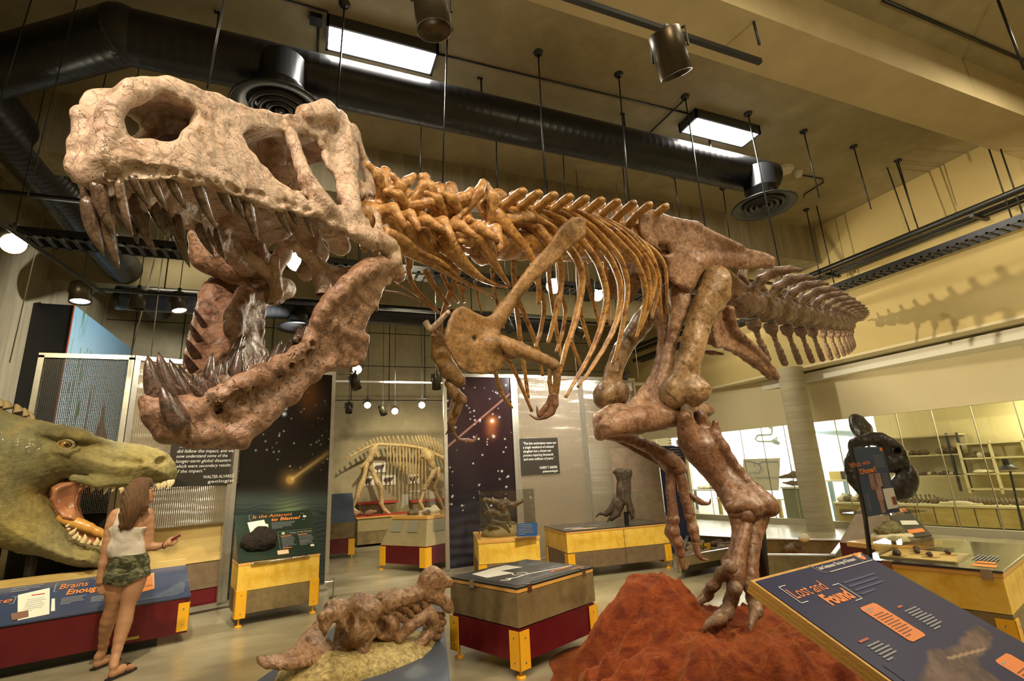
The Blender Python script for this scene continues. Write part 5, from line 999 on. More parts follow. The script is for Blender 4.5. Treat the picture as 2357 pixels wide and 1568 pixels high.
# blue label standing by the case
fp = lambda px, py, r: wp(px, py, r)
mb = MB().prism([fp(1190, 1236, 7.50), fp(1237, 1234, 7.58), fp(1237, 1203, 7.58), fp(1190, 1206, 7.50)], (0, .006, 0)); lb = tag(mk('blue_label', mb, M('blue_print', (.03, .10, .30), rough=.4)), 'small blue text label standing at the right of the vertebra case', 'label card')
f2 = Fr(fp(1190, 1236, 7.49), fp(1237, 1234, 7.57)-fp(1190, 1236, 7.49), (0, 0, 1)); f2.n = -f2.n if f2.n[1] > 0 else f2.n; mb = MB(); textlines(mb, f2, .02, .15, .24, 7, .02, .3); mk('printed_lines', mb, GREYT, lb)
# ---- long bench with fossil foot
FB, AB, WB_, DB = (3.68, 7.2), -6, 1.74, 1.0
t = local_thing('long_display_bench', 'long yellow and brown bench before the pale screens, holding a clawed fossil foot', 'display bench', FB, AB)
layers(t, WB_, DB, [('lower_panel', .14, .37, 0, BROWNB), ('upper_panel', .375, .64, 0, YELB), ('plywood_rim', .64, .665, -.006, WOODE), ('dark_top', .665, .68, -.006, M('dark_glossy_top', (.03, .03, .035), rough=.2, coat=.4))], seam=[.95]); feet(t, WB_, DB, .12, .36, 'abd')
fr = wframe(FB, AB, (.05, .05, .681), (1, 0, 0), (0, 1, 0)); mb = MB(); fr.poly(mb, [(.08, .12), (.42, .05), (.55, .12), (.2, .2)], .001); mk('printed_card', mb, M('peach_card', (.75, .50, .35)), t); mb = MB(); fr.poly(mb, [(.02, .26), (.3, .22), (.4, .30), (.1, .36)], .001); textlines(mb, fr, .5, .4, .3, 4, .03); mk('printed_lines', mb, GREYT, t)
acrylic(t, .84, .18, 1.62, .9, .68, 1.16)
A_, b_ = lt(None, FB, AB)
wf = lambda x, y, r=8.6: wp(1000+x/3.136, 840+y/3.136, r)
dfos = bone('dark_foot_fossil', (.055, .038, .026), (.095, .066, .045), (.03, .022, .016), .5, .2, 6)
tf = thing('fossil_foot', 'dark fossil foot with three curved claws standing on the long bench', 'fossil', tuple(wf(1370, 1110)*[1, 1, 0]+[0, 0, .68]))
V, Q = auto([chain([wf(1330, 775), wf(1335, 850), wf(1330, 960)], [.06, .045, .05], .012), chain([wf(1365, 770), wf(1365, 850), wf(1360, 970)], [.05, .045, .06], .012), chain([wf(1400, 770), wf(1395, 850), wf(1395, 960)], [.06, .045, .055], .012), chain([wf(1300, 775), wf(1370, 765), wf(1410, 765)], [.025, .03, .03], .02),
             chain([wf(1310, 980), wf(1280, 1040), wf(1240, 1075)], [.06, .05, .045], .02), chain([wf(1350, 1000), wf(1320, 1070), wf(1280, 1110)], [.06, .055, .04], .02), chain([wf(1400, 990), wf(1420, 1050), wf(1425, 1090)], [.06, .05, .04], .02)], .0125, amp=.01, f=22, amp2=.003); mk('foot_bones', (V, Q), dfos, tf, smooth=True)
for q in ([wf(1235, 1075), wf(1190, 1075), wf(1162, 1105)], [wf(1280, 1105), wf(1260, 1115), wf(1245, 1140)], [wf(1425, 1085), wf(1425, 1105), wf(1418, 1120)]): c_ = crom(q, 5); mk('claw', MB().tube(c_, list(np.linspace(.04, .004, len(c_))), 10), dfos, tf, smooth=True)
mk('stand_post', MB().cyl(wf(1382, 1060, 8.7), wf(1382, 1060, 8.7)*[1, 1, 0]+[0, 0, .68], .04, 10), BLACK, tf)
# ---- yellow counter on the right
FY, AY, WY, DY = (4.92, 2.49), 16, 1.5, .95
t = local_thing('yellow_display_counter', 'yellow counter with glossy dark top at the right edge of the hall', 'display counter', FY, AY)
layers(t, WY, DY, [('lower_panel', .14, .37, .0, GREYB), ('upper_panel', .375, .63, .0, YELB), ('plywood_rim', .63, .662, -.006, WOODE), ('dark_top', .662, .68, -.01, M('dark_counter_top', (.02, .022, .028), (.04, .045, .06), 2, .12, coat=.6))]); feet(t, WY, DY, .06, .34, 'abd')
for (x, y) in ((.02, .05), (.02, .70)): mk('hinge_clip', MB().bb((-.016, y, .61), (.02, y+.07, .685)), SILV, t, local=True)
acrylic(t, .14, .28, .66, .86, .68, .80)
fr = wframe(FY, AY, (0, 0, .681), (1, 0, 0), (0, 1, 0)); fr.n = np.array([0, 0, 1.]); mb = MB(); fr.rect(mb, .16, .30, .48, .54, .012); mk('wooden_tray', mb, PLY, t)
mb = MB(); fr.poly(mb, [(.12, .05), (.22, .05), (.22, .20), (.12, .20)], .001); fr.poly(mb, [(.28, .08), (.36, .08), (.36, .2), (.28, .2)], .001); mk('printed_block', mb, ORANGE, t); mb = MB(); textlines(mb, fr, .4, .24, .3, 7, .025); mk('printed_lines', mb, GREYT, t)
A_, b_ = lt(None, FY, AY); LY = lambda x, y, z: A_@np.array([x, y, z])+b_
for i, (x, y, lab) in enumerate([(.22, .72, 'leftmost'), (.30, .50, 'middle left'), (.42, .62, 'middle'), (.50, .42, 'right front'), (.56, .66, 'right rear')]):
    f3 = Fr(LY(x, y, .694), A_@np.array([1, 0, 0]), A_@np.array([0, 1, 0])); f3.n = np.array([0, 0, 1.]); m = MB(); f3.rect(m, -.045, -.06, .09, .11, .006); tag(mk('specimen_card', m, M('tan_card_%d' % i, (.55, .36, .16))), 'tan specimen card under the low clear cover, %s one' % lab, 'specimen card', 'cards in the flat clear case')
    V, Q = auto([chain([LY(x-.03, y-.02, .715), LY(x, y, .72), LY(x+.03, y+.03, .712)], [.012+.008*(i == 0), .02+.012*(i == 0), .008], .01)], .005, amp=.004, f=60); tag(mk('small_fossil', (V, Q), dfos, smooth=True), 'small dark fossil on the %s tan card in the flat clear case' % lab, 'fossil', 'fossils in the flat clear case')
# ---- what was dinner sign
t = thing('upright_sign', 'tall narrow blue sign reading What was Dinner? on the yellow counter', 'sign', (4.7, 3.2, .68))
P1 = wp(1963, 1030, 5.58); P2 = wp(2030, 1028, 5.55); P3 = wp(2072, 1178, 5.55); P4 = wp(1997, 1190, 5.58)
mk('sign_panel', MB().prism([P1, P2, P3, P4], (.012, .016, 0)), M('blue_grey_graphic', (.055, .09, .16), (.09, .13, .2), 2, .35, coat=.3), t)
mk('black_side_edge', MB().prism([P1, P4, wp(2010, 1292, 5.58), wp(2003, 1292, 5.58), wp(1990, 1190, 5.6), wp(1958, 1030, 5.6)], (.02, .03, 0)), BLACK, t)
fr = Fr(P4, P3-P4, P1-P4); fr.n = -fr.n if np.dot(fr.n, C0-P4) < 0 else fr.n; wS = np.linalg.norm(P3-P4); hS = np.linalg.norm(P1-P4)
def bi(mb, u, v, w, h, t_=.001, h0=.001):   # bilinear rectangles on the sign face
    g_ = lambda a, b: P4*(1-a)*(1-b)+P3*a*(1-b)+P1*(1-a)*b+P2*a*b+fr.n*h0
    mb.prism([g_(u, v), g_(u+w, v), g_(u+w, v+h), g_(u, v+h)], fr.n*t_)
text(t, 'heading_text', fr, 'What was', wS*.12, hS*.70, wS*.26, ORANGE, squash=.62); text(t, 'heading_text', fr, 'Dinner?', wS*.36, hS*.585, wS*.26, ORANGE, squash=.62, bold=.002)
mb = MB()
for i in range(8): bi(mb, .62, .86-.025*i, .3, .007)
for i in range(14): bi(mb, .74, .58-.022*i, .2, .006)
for i in range(12): bi(mb, .10, .30-.02*i, .08, .006)
mk('printed_lines', mb, GREYT, t)
mb = MB(); bi(mb, .66, .06, .33, .30); mk('printed_card', mb, PAPER, t); mb = MB(); bi(mb, .86, .11, .12, .12, .001, .002); mk('printed_photo', mb, M('brown_photo', (.25, .10, .06)), t)
mb = MB(); bi(mb, .32, .36, .16, .24); bi(mb, .52, .40, .18, .20); bi(mb, .44, .2, .18, .2); bi(mb, .46, .02, .12, .18); mk('printed_bones', mb, M('printed_bone_photo', (.50, .36, .30), (.30, .16, .14), 8, .5), t)
mb = MB(); bi(mb, .90, .93, .09, .05); mk('printed_badge', mb, ORANGE, t)
# ---- dark red angular case behind
t = thing('angular_red_case', 'dark red and brown angular case behind the upright sign', 'display case', (6.6, 4.9, 0))
mb = MB().prism([wp(1930, 1238, 7.2)*[1, 1, 0]+[0, 0, .62], wp(2030, 1250, 6.9)*[1, 1, 0]+[0, 0, .62], wp(2150, 1230, 7.6)*[1, 1, 0]+[0, 0, .62], wp(2040, 1200, 8.2)*[1, 1, 0]+[0, 0, .62]], (0, 0, -.56)); mk('lower_panel', mb, REDB, t)
q1, q2, q3, q4 = [wp(x, y, r)*[1, 1, 0] for x, y, r in ((1930, 1238, 7.2), (2030, 1250, 6.9), (2150, 1230, 7.6), (2040, 1200, 8.2))]
z_ = lambda p, z: p+np.array([0, 0, z])
tp = [z_(q1*.93+q4*.07+.0, .98), z_(q4, .98)]
mb = MB().add([z_(q1, .62), z_(q2, .62), z_(q3, .62), z_(q4, .62), z_((q1+q4)/2, .95), z_((q2+q4)/2, .95), z_((q3+q4)/2, .95), z_(q4, .95)], [(3, 2, 1, 0), (0, 1, 5, 4), (1, 2, 6, 5), (2, 3, 7, 6), (3, 0, 4, 7), (4, 5, 6, 7)]); mk('sloping_body', mb, BROWNB, t)
g1 = lambda a, b, h=.01: (z_(q2, .62)*(1-a)+z_(q3, .62)*a)*(1-b)+(z_((q2+q4)/2, .95)*(1-a)+z_((q3+q4)/2, .95)*a)*b+np.array([.25, -.5, .8])*h
mk('graphic_panel', MB().prism([g1(.3, .1), g1(.98, .1), g1(.98, .98), g1(.3, .98)], (.002, -.004, .006)), M('dark_slate_graphic', (.05, .05, .05), rough=.4), t)
mb = MB(); [mb.prism([g1(.55, .2+.3*k, .02), g1(.9, .2+.3*k, .02), g1(.9, .3+.3*k, .02), g1(.55, .3+.3*k, .02)], (.001, -.002, .003)) for k in (0, 2)]; mk('printed_block', mb, ORANGE, t); mb = MB(); mb.prism([g1(.5, .45, .02), g1(.9, .4, .02), g1(.9, .52, .02), g1(.5, .57, .02)], (.001, -.002, .003)); mk('printed_strip', mb, WHITEP, t)
sh = wp(2055, 1242, 6.75); V, Q = auto([ell(sh+[0, 0, .03], (.24, .18, .04), .03, rot=[[.9, -.4, 0], [.4, .9, 0], [0, 0, 1]])], .0105, amp=.012, f=20, amp2=.003)
t2 = thing('plaster_nest', 'knobbly greenish fossil lying in a cream plaster dish inside a clear box', 'fossil', tuple(sh-[0, 0, .02])); mk('plaster_dish', (V, Q), PLAST, t2, smooth=True)
V, Q = auto([ell(sh+[-.03, 0, .09], (.16, .11, .06), .03), ell(sh+[.02, 0, .13], (.07, .06, .05), .03)], .0085, amp=.014, f=34, amp2=.008, f2=90); mk('fossil_lump', (V, Q), bone('greenish_fossil', (.16, .14, .05), (.26, .22, .1), (.09, .07, .03), .7, .1, 12), t2, smooth=True)
t3 = thing('clear_box_stand', 'clear box on an orange wood shelf beside the red case', 'display case', (sh[0], sh[1], 0)); mk('wooden_shelf', MB().bb((sh[0]-.34, sh[1]-.26, sh[2]-.06), (sh[0]+.34, sh[1]+.26, sh[2]-.015)), WOODE, t3); mk('acrylic_cover', MB().bb((sh[0]-.33, sh[1]-.25, sh[2]-.012), (sh[0]+.33, sh[1]+.25, sh[2]+.27)), ACR, t3)
mk('pedestal', MB().bb((sh[0]-.2, sh[1]-.2, 0), (sh[0]+.2, sh[1]+.2, sh[2]-.06)), REDB, t3)
# ---- low trays behind the leg
q = [zp(1560, 1285, .3), zp(1693, 1262, .3), zp(1690, 1238, .3), zp(1580, 1232, .3)]
def opentray(name, label, q, z0, z1, th, mo, mr, mi, feetc=()):
    c = sum(q)/4; t = thing(name, label, 'display tray', (c[0], c[1], 0)); mo_ = MB(); ri = MB(); inn = MB(); n = len(q)
    for i in range(n):
        a, b = q[i]*[1, 1, 0], q[(i+1) % n]*[1, 1, 0]; u = unit(b-a); nn = np.array([-u[1], u[0], 0]); nn = nn if nn@(c*[1, 1, 0]-a) > 0 else -nn
        mo_.prism([z_(a, z0), z_(b, z0), z_(b, z1), z_(a, z1)], nn*th); ri.prism([z_(a, z1), z_(b, z1), z_(b-u*0+nn*(th+.02), z1), z_(a+nn*(th+.02), z1)], (0, 0, .015))
    mk('side_panel', mo_, mo, t); mk('rim', ri, mr, t); mk('tray_floor', MB().prism([z_(p*[1, 1, 0], z0) for p in q], (0, 0, .08)), mi, t); return t, c
t, c = opentray('low_grey_tray', 'low grey tray of dark rubble on yellow feet behind the raised foot', q, .1, .3, .03, GREYB, STEEL, BLACK)
for k in range(26):
    a, b = random.random()*.8+.1, random.random()*.8+.1; p = (q[0]*(1-a)+q[1]*a)*(1-b)+(q[3]*(1-a)+q[2]*a)*b
    V, Q = auto([ell((p[0], p[1], .24), (.06+.05*random.random(), .05+.05*random.random(), .045), .02)], .014, amp=.014, f=25); tag(mk('rubble_stone', (V, Q), FOSS, smooth=True), 'dark rubble stone in the low grey tray behind the foot', 'stone', 'stones in the low grey tray')
for (px, py) in ((1632, 1296), (1535, 1300)):
    p = zp(px, py, .0); mb = MB().bb((p[0]-.07, p[1]-.01, .05), (p[0]+.07, p[1]+.0, .30)); mb.bb((p[0]-.07, p[1]-.01, .05), (p[0]-.06, p[1]+.1, .30)); mk('corner_foot', mb, YELP, t)
q = [zp(1700, 1278, .42), zp(1922, 1280, .42), zp(1948, 1244, .42), zp(1700, 1240, .42)]
t, c = opentray('open_specimen_box', 'open wooden box with white lit rim holding pale specimens beside the leg', q, .1, .42, .03, GREYB, M('white_rim', (.75, .78, .85), rough=.3), WOODE)
for px, py, s, lab in ((1830, 1262, .13, 'brown lumpy specimen inside the open box'), (1850, 1240, .06, 'small cream specimen on the far rim of the open box')):
    p = zp(px, py, .3 if s > .1 else .46); V, Q = auto([ell(p, (s*1.4, s, s*.7), .03), ell(p+[.03, 0, s*.4], (s*.6, s*.6, s*.5), .03)], .012, amp=.015, f=20); tag(mk('specimen', (V, Q), FOSS if s > .1 else PLAST, smooth=True), lab, 'fossil')
# ---- blue standing sign behind the far leg
t = thing('standing_sign_panel', 'tall dark blue text panel with orange box standing behind the raised foot', 'sign', (6.5, 7.9, 0))
fs = lambda px, py: (lambda d: C0+d*(7.9-EYE*0)/d[1])(ray(px, py))
TL, TR, BR, BL = yp(1528, 1026, 7.9), yp(1588, 1027, 7.9), yp(1602, 1262, 7.9), yp(1545, 1262, 7.9)
TL = np.array([BL[0], 7.9, TL[2]]); TR = np.array([BR[0]+.02, 7.9, TR[2]]); BL[2] = BR[2] = .05; BR = np.array([TR[0], 7.9, .05])
mk('blue_panel', MB().prism([BL, BR, TR, TL], (0, .04, 0)), NAVY, t); mk('brown_side', MB().prism([BL+[-.02, .04, 0], TL+[-.02, .04, 0], TL+[-.75, .5, 0], BL+[-.75, .5, 0]], (0.03, .03, 0)), BROWNB, t); mk('base_foot', MB().bb((BL[0]-.05, 7.8, 0), (BR[0]+.05, 8.1, .05)), STEEL, t)
fr = Fr(BL+[0, -.004, 0], (1, 0, 0), (0, 0, 1)); wS = BR[0]-BL[0]; mb = MB(); fr.rect(mb, wS*.52, 1.02, wS*.4, .5, .002); mk('orange_block', mb, ORANGE, t); mb = MB(); textlines(mb, fr, wS*.4, 2.0, wS*.5, 12, .05, .25); textlines(mb, fr, wS*.1, 2.15, wS*.8, 1, .05, .4); mk('printed_lines', mb, GREYT, t)
# ---- lost and found reading board
TL, TR = zp(1727, 1335, 1.2), zp(1980, 1270, 1.2); u = unit(TR-TL)
BLp = zp(2050, 1568, 1.0); v = unit(BLp-TL); v = unit(v-np.dot(v, u)*u); n = np.cross(u, -v); n = n if n[2] > 0 else -n
t = thing('reading_board', 'big tilted navy reading board titled Lost and Found in the right foreground', 'sign', (1.9, .9, 0)); wL = np.linalg.norm(TR-TL)
fr = Fr(TL, u, -v); fr.n = n; LLb = 1.25
for k, (h0, th, m) in enumerate(((-.046, .012, WOODE), (-.033, .014, WOODE), (-.018, .016, WOODE))): mb = MB(); fr.rect(mb, 0, -LLb, wL, LLb, th, h0); mk('plywood_layer', mb, m, t)
mb = MB(); fr.rect(mb, .012, -LLb, wL-.018, LLb-.012, .003, -.002); mk('graphic_panel', mb, NAVY, t)
fr.o = fr.o+n*.001; S_ = wL
text(t, 'heading_text', fr, 'Lost and', S_*.103, -S_*.159, .088*S_, ORANGE, w=.26*S_, h=.0015); text(t, 'heading_text', fr, 'Found', S_*.24, -S_*.236, .088*S_, ORANGE, w=.205*S_, bold=.003, h=.0015)
text(t, 'small_heading', fr, 'Late Cretaceous: The Age of Dinosaurs', S_*.495, -S_*.048, .03*S_, WHITEP, w=.36*S_, bold=.0006, h=.0015)
mb = MB()
for a in ((.09, -.187, .005, .11), (.09, -.081, .055, .004), (.09, -.187, .055, .004), (.470, -.253, .005, .106), (.418, -.150, .056, .004), (.414, -.255, .06, .004), (.54, -.077, .43, .0045)): fr.rect(mb, a[0]*S_, a[1]*S_, a[2]*S_, a[3]*S_, .0006, .0015)
mk('white_rules', mb, WHITEP, t)
mb = MB().tube([fr.p(x*S_, y*S_, .002) for x, y in ((.468, -.004), (.470, -.04), (.482, -.062), (.505, -.073), (.54, -.075))], [(.0016, .0006)]*5, 6, up=n); mk('curved_rule', mb, WHITEP, t); mk('white_divider', MB().tube([fr.p(.885*S_, -.004*S_, .002), fr.p(.885*S_, -.075*S_, .002)], [(.0012, .0006)]*2, 6, up=n), WHITEP, t)
mk('orange_badge', MB().tube([fr.p(.925*S_, -.032*S_, .0012), fr.p(.925*S_, -.032*S_, .002)], .029*S_, 24), ORANGE, t)
V, Q = auto([chain([fr.p(.905*S_, -.04*S_, .0025), fr.p(.925*S_, -.032*S_, .0025), fr.p(.945*S_, -.026*S_, .0025)], [.003, .006, .002], .004)], .0018); mk('badge_fossil_mark', (V, Q), WHITEP, t, smooth=True)
def lines(nm, x, y, w, k, lh, th, m, h=.0015):
    mb = MB()
    for i in range(k): fr.rect(mb, x*S_, (y-i*lh)*S_, w*S_*(1-.22*random.random())*(1 if i < k-1 else .5), th*S_, .0003, h)
    mk(nm, mb, m, t)
lines('printed_lines', .507, -.158, .325, 4, .0265, .011, M('dim_blue_print', (.07, .085, .19)))
def rrect(x, y, w, h, r=.012): return [(x+r, y), (x+w-r, y), (x+w, y+r), (x+w, y+h-r), (x+w-r, y+h), (x+r, y+h), (x, y+h-r), (x, y+r)]
for x, y, w_, h_ in ((.365, -.492, .142, .203), (.64, -.93, .15, .255)): mb = MB(); fr.poly(mb, [(a*S_, b*S_) for a, b in rrect(x, y, w_, h_)], .0006, .0012); mk('orange_block', mb, ORANGE, t)
DK = M('dark_print', (.25, .09, .05)); lines('block_lines', .383, -.345, .108, 10, .0135, .005, DK, .002); lines('block_lines', .655, -.745, .12, 8, .0135, .005, DK, .002)
PP = M('pale_print', (.36, .36, .38)); lines('block_heading', .383, -.312, .07, 2, .013, .006, PP, .002); lines('block_heading', .655, -.70, .07, 1, .013, .007, PP, .002)
lines('text_block', .60, -.377, .135, 9, .0138, .0062, PP); lines('text_block', .112, -.442, .12, 6, .0138, .0062, PP)
DO = M('dim_orange_print', (.50, .15, .09)); lines('orange_subhead', .595, -.352, .10, 1, .01, .010, DO); lines('orange_subhead', .104, -.418, .15, 1, .01, .010, DO)
nu, nv = 150, 90; X, Y = np.meshgrid(np.linspace(.06, .95, nu), np.linspace(-1.0, -.515, nv), indexing='ij'); V = np.array([fr.p(a*S_, b*S_, .0012) for a, b in zip(X.ravel(), Y.ravel())])
d = poly_sd([(.14, -.60), (.30, -.575), (.375, -.54), (.48, -.565), (.60, -.57), (.72, -.555), (.83, -.545), (.905, -.545), (.89, -.59), (.80, -.62), (.70, -.635), (.60, -.64), (.52, -.66), (.50, -.75), (.56, -.9), (.5, -1.05), (.1, -1.05), (.08, -.72)], X.ravel(), Y.ravel()); d = d+.006*fnoise(V, 60, 4)
tone = .5+.35*fnoise(V, 38, 9)+.25*fnoise(V, 110, 3); claw = np.abs((Y.ravel()+.60)+(X.ravel()-.47)*.12) < .006
al = np.clip(.5-d*60, 0, 1)[:, None]; pic = np.array([.07, .045, .045])+np.array([.14, .085, .065])*np.clip(tone, 0, 1)[:, None]; pic = np.where((claw & (X.ravel() > .42) & (X.ravel() < .72))[:, None], np.array([.40, .27, .18]), pic)
cc = pic*al+np.array([.022, .025, .0865])*(1-al); idx = np.arange(nu*nv).reshape(nu, nv)
Fq = np.stack([idx[:-1, :-1].ravel(), idx[1:, :-1].ravel(), idx[1:, 1:].ravel(), idx[:-1, 1:].ravel()], 1); mk('printed_dinosaur_picture', (V, Fq), VC('printed_picture', .42, .25, .06), t, vcol=np.clip(cc, 0.01, 1))
for dx in (.25, .75): p = fr.p(wL*dx, -.75, -.05); mk('board_leg', MB().cyl(p, p*[1, 1, 0], .025, 12), YELP, t)
# ---- low blue plinth
pl = [(.71, 6.19), (1.40, 5.72), (.94, 3.64), (-.24, 4.32)]
t = thing('blue_plinth', 'low slate blue plinth carrying the horned dinosaur skull in the foreground', 'plinth', (.7, 5.0, 0)); mk('top_board', MB().prism([(*p, .26) for p in pl], (0, 0, .04)), M('blue_plinth_paint', (.06, .075, .11), (.08, .10, .14), 2, .45), t); mk('plinth_base', MB().prism([(p[0]*.98+.01, p[1]*.98+.09, 0) for p in pl], (0, 0, .26)), BLACK, t)
# steel stop post at the screen corner
p = zp(767, 1377, 0); t = thing('floor_post', 'little steel post bolted to the floor beside the starry screen', 'post', tuple(p)); mk('base_disc', MB().lathe([(.001, .02), (.055, .02), (.06, 0), (.001, 0)], p, 20), SILV, t); mk('post', MB().cyl(p, p+[0, 0, .26], .012, 10), SILV, t); mk('hook_arm', MB().tube([p+[0, 0, .22], p+[-.12, 0, .22], p+[-.14, 0, .19]], .009, 8), SILV, t)
# ---- brains counter on the left
FBc, ABc, WC, DC = (-4.35, 6.08), 15, 3.36, .78
t = local_thing('sloping_display_counter', 'long dark red counter with sloping blue Brains graphic in front of the model head', 'display counter', FBc, ABc)
mk('front_panel', MB().bb((0, 0, .10), (WC, .05, .44)), REDB, t, local=True); mk('end_panel', MB().prism([(WC-.04, 0, .1), (WC-.04, DC, .1), (WC-.04, DC, .68), (WC-.04, 0, .45)], (.04, 0, 0)), BROWNB, t, local=True); mk('toe_base', MB().bb((0, .12, 0), (WC-.25, DC, .12)), BLACK, t, local=True)
mk('olive_patch', MB().bb((WC-.62, -.002, .13), (WC-.42, 0, .155)), M('olive_sticker', (.35, .28, .05)), t, local=True)
fr = wframe(FBc, ABc, (0, -.01, .447), (1, 0, 0), (0, DC, .235)); SLc = math.hypot(DC, .235); mb = MB(); fr.rect(mb, 0, 0, WC+.005, SLc, .015); mk('graphic_panel', mb, M('blue_counter_graphic', (.025, .045, .12), (.05, .075, .15), 1.5, .3, coat=.3), t); fr.o = fr.o+fr.n*.016
mk('wooden_ledge', MB().bb((0, DC-.02, .60), (WC-.0, DC+.12, .76)), PLY, t, local=True)
text(t, 'heading_text', fr, 'Brains', 2.21, .595, .17, ORANGE, shear=.2, w=.235); text(t, 'heading_text', fr, 'Enough', 2.28, .445, .17, ORANGE, shear=.2, bold=.004, w=.29)
text(t, 'heading_text', fr, 'use', 1.66, .455, .15, ORANGE, shear=.2, w=.2); mb = MB()
for a in ((2.175, .55, .007, .21), (2.175, .755, .05, .007), (2.175, .55, .03, .007), (1.89, .42, .007, .15), (1.86, .57, .03, .007), (1.86, .42, .03, .007)): fr.rect(mb, *a, .001, .001)
textlines(mb, fr, 1.83, .76, .28, 3, .04, .35); textlines(mb, fr, 2.26, .37, .2, 6, .026, .35); textlines(mb, fr, 2.5, .30, .2, 5, .026, .35); textlines(mb, fr, 2.5, .75, .2, 2, .03, .35); mk('printed_lines', mb, GREYT, t)
mb = MB(); fr.poly(mb, [(1.98, .05), (2.20, .08), (2.135, .665), (1.90, .595)], .002, .001); fr.poly(mb, [(2.205, .13), (2.235, .13), (2.205, .40), (2.18, .40)], .002, .001); mk('printed_card', mb, PAPER, t); mb = MB(); textlines(mb, fr, 1.99, .45, .15, 7, .04, .2, .004); mk('card_lines', mb, GREYT, t); mb = MB(); fr.rect(mb, 2.01, .53, .10, .02, .001, .004); mk('card_heading', mb, M('red_print', (.5, .03, .05)), t); mb = MB(); fr.poly(mb, [(1.94, .06), (2.05, .09), (2.03, .22), (1.91, .20)], .002, .005); mk('printed_photo', mb, M('brown_photo_2', (.22, .12, .09)), t)
mb = MB(); fr.poly(mb, [(2.92, .25), (3.04, .29), (3.04, .70), (2.93, .66)], .002, .001); mk('orange_block', mb, M('orange_block_print', (.78, .30, .10)), t); mb = MB(); [fr.rect(mb, 2.94, .62-.026*k, .085, .009, .001, .0035) for k in range(11)]; mk('block_lines', mb, DK, t)
mb = MB(); fr.poly(mb, [(2.75, .06), (3.05, .12), (3.2, .28), (3.3, .38), (3.33, .30), (3.30, .1), (3.2, .05)], .0015, .001); mk('printed_head_outline', mb, SLATE, t)
A_, b_ = lt(None, FBc, ABc)
mb = MB(); mb.bb((WC-.10, -.008, .12), (WC+.008, 0, .40)); mb.bb((WC, -.008, .12), (WC+.008, .10, .40)); f_ = mk('corner_plate', mb, YELP, t, local=True); b2 = MB(); [b2.ball((WC-.05, -.011, z), (.011, .006, .011), 10) for z in (.19, .34)]; mk('bolt', b2, SILV, f_, local=True)
# ================================================================== SCREENS, MURAL, MODEL HEAD, PEOPLE
def grid_panel(P00, P10, z0, z1, nu, nv, paint):   # vertical panel with painted artwork; paint(px, py) -> colour
    U, Vv = np.meshgrid(np.linspace(0, 1, nu), np.linspace(z0, z1, nv), indexing='ij'); P = np.array(P00)[None, :]*(1-U.ravel()[:, None])+np.array(P10)[None, :]*U.ravel()[:, None]; P[:, 2] = Vv.ravel()
    q = prj(P); idx = np.arange(nu*nv).reshape(nu, nv); Fq = np.stack([idx[:-1, :-1].ravel(), idx[1:, :-1].ravel(), idx[1:, 1:].ravel(), idx[:-1, 1:].ravel()], 1)
    return (P, Fq), np.clip(paint(q[:, 0], q[:, 1], P), .002, 1)
ZS = 3.33
SP = [np.array([x, y, 0.]) for x, y in ((-3.2, 8.0), (-2.19, 8.0), (-.97, 8.46), (.40, 8.82), (2.22, 8.74), (3.56, 8.70), (5.0, 8.73), (6.36, 8.80))]
def frame_(t, a, b, z0=.06, z1=ZS, r=.03):
    u = unit(b-a); n_ = np.array([-u[1], u[0], 0])*r
    def bar(p, q, w_): 
        d = unit(q-p); s = unit(np.cross(d, n_))*w_/2; return MB().prism([p-s-n_, q-s-n_, q+s-n_, p+s-n_], n_*2)
    for p, q, nm in ((z_(a, z0), z_(a, z1), 'frame_post'), (z_(b, z0), z_(b, z1), 'frame_post'), (z_(a, z0), z_(b, z0), 'frame_rail'), (z_(a, z1), z_(b, z1), 'frame_rail')):
        w_ = .06; e = bar(p+(u*.03 if np.allclose(p[:2], a[:2]) and nm == 'frame_post' else -u*.03 if nm == 'frame_post' else 0), q+(u*.03 if np.allclose(q[:2], a[:2]) and nm == 'frame_post' else -u*.03 if nm == 'frame_post' else 0), w_)
        mk(nm, e, STEEL, t)
# perforated screen
m, t_, b_, out = nt('perforated_black_mesh'); N = t_.nodes; L = t_.links; tc = N.new('ShaderNodeTexCoord'); mp = N.new('ShaderNodeMapping'); L.new(tc.outputs['Object'], mp.inputs[0]); mp.inputs['Scale'].default_value = (52, .001, 52)
vo = N.new('ShaderNodeTexVoronoi'); vo.inputs['Scale'].default_value = 1; vo.inputs['Randomness'].default_value = .12; L.new(mp.outputs[0], vo.inputs['Vector']); lt_ = N.new('ShaderNodeMath'); lt_.operation = 'LESS_THAN'; lt_.inputs[1].default_value = .36; L.new(vo.outputs['Distance'], lt_.inputs[0])
tr = N.new('ShaderNodeBsdfTransparent'); mx = N.new('ShaderNodeMixShader'); L.new(lt_.outputs[0], mx.inputs[0]); L.new(b_.outputs[0], mx.inputs[1]); L.new(tr.outputs[0], mx.inputs[2]); L.new(mx.outputs[0], out.inputs[0]); b_.inputs['Base Color'].default_value = (.02, .018, .015, 1); b_.inputs['Roughness'].default_value = .5
PERF = m
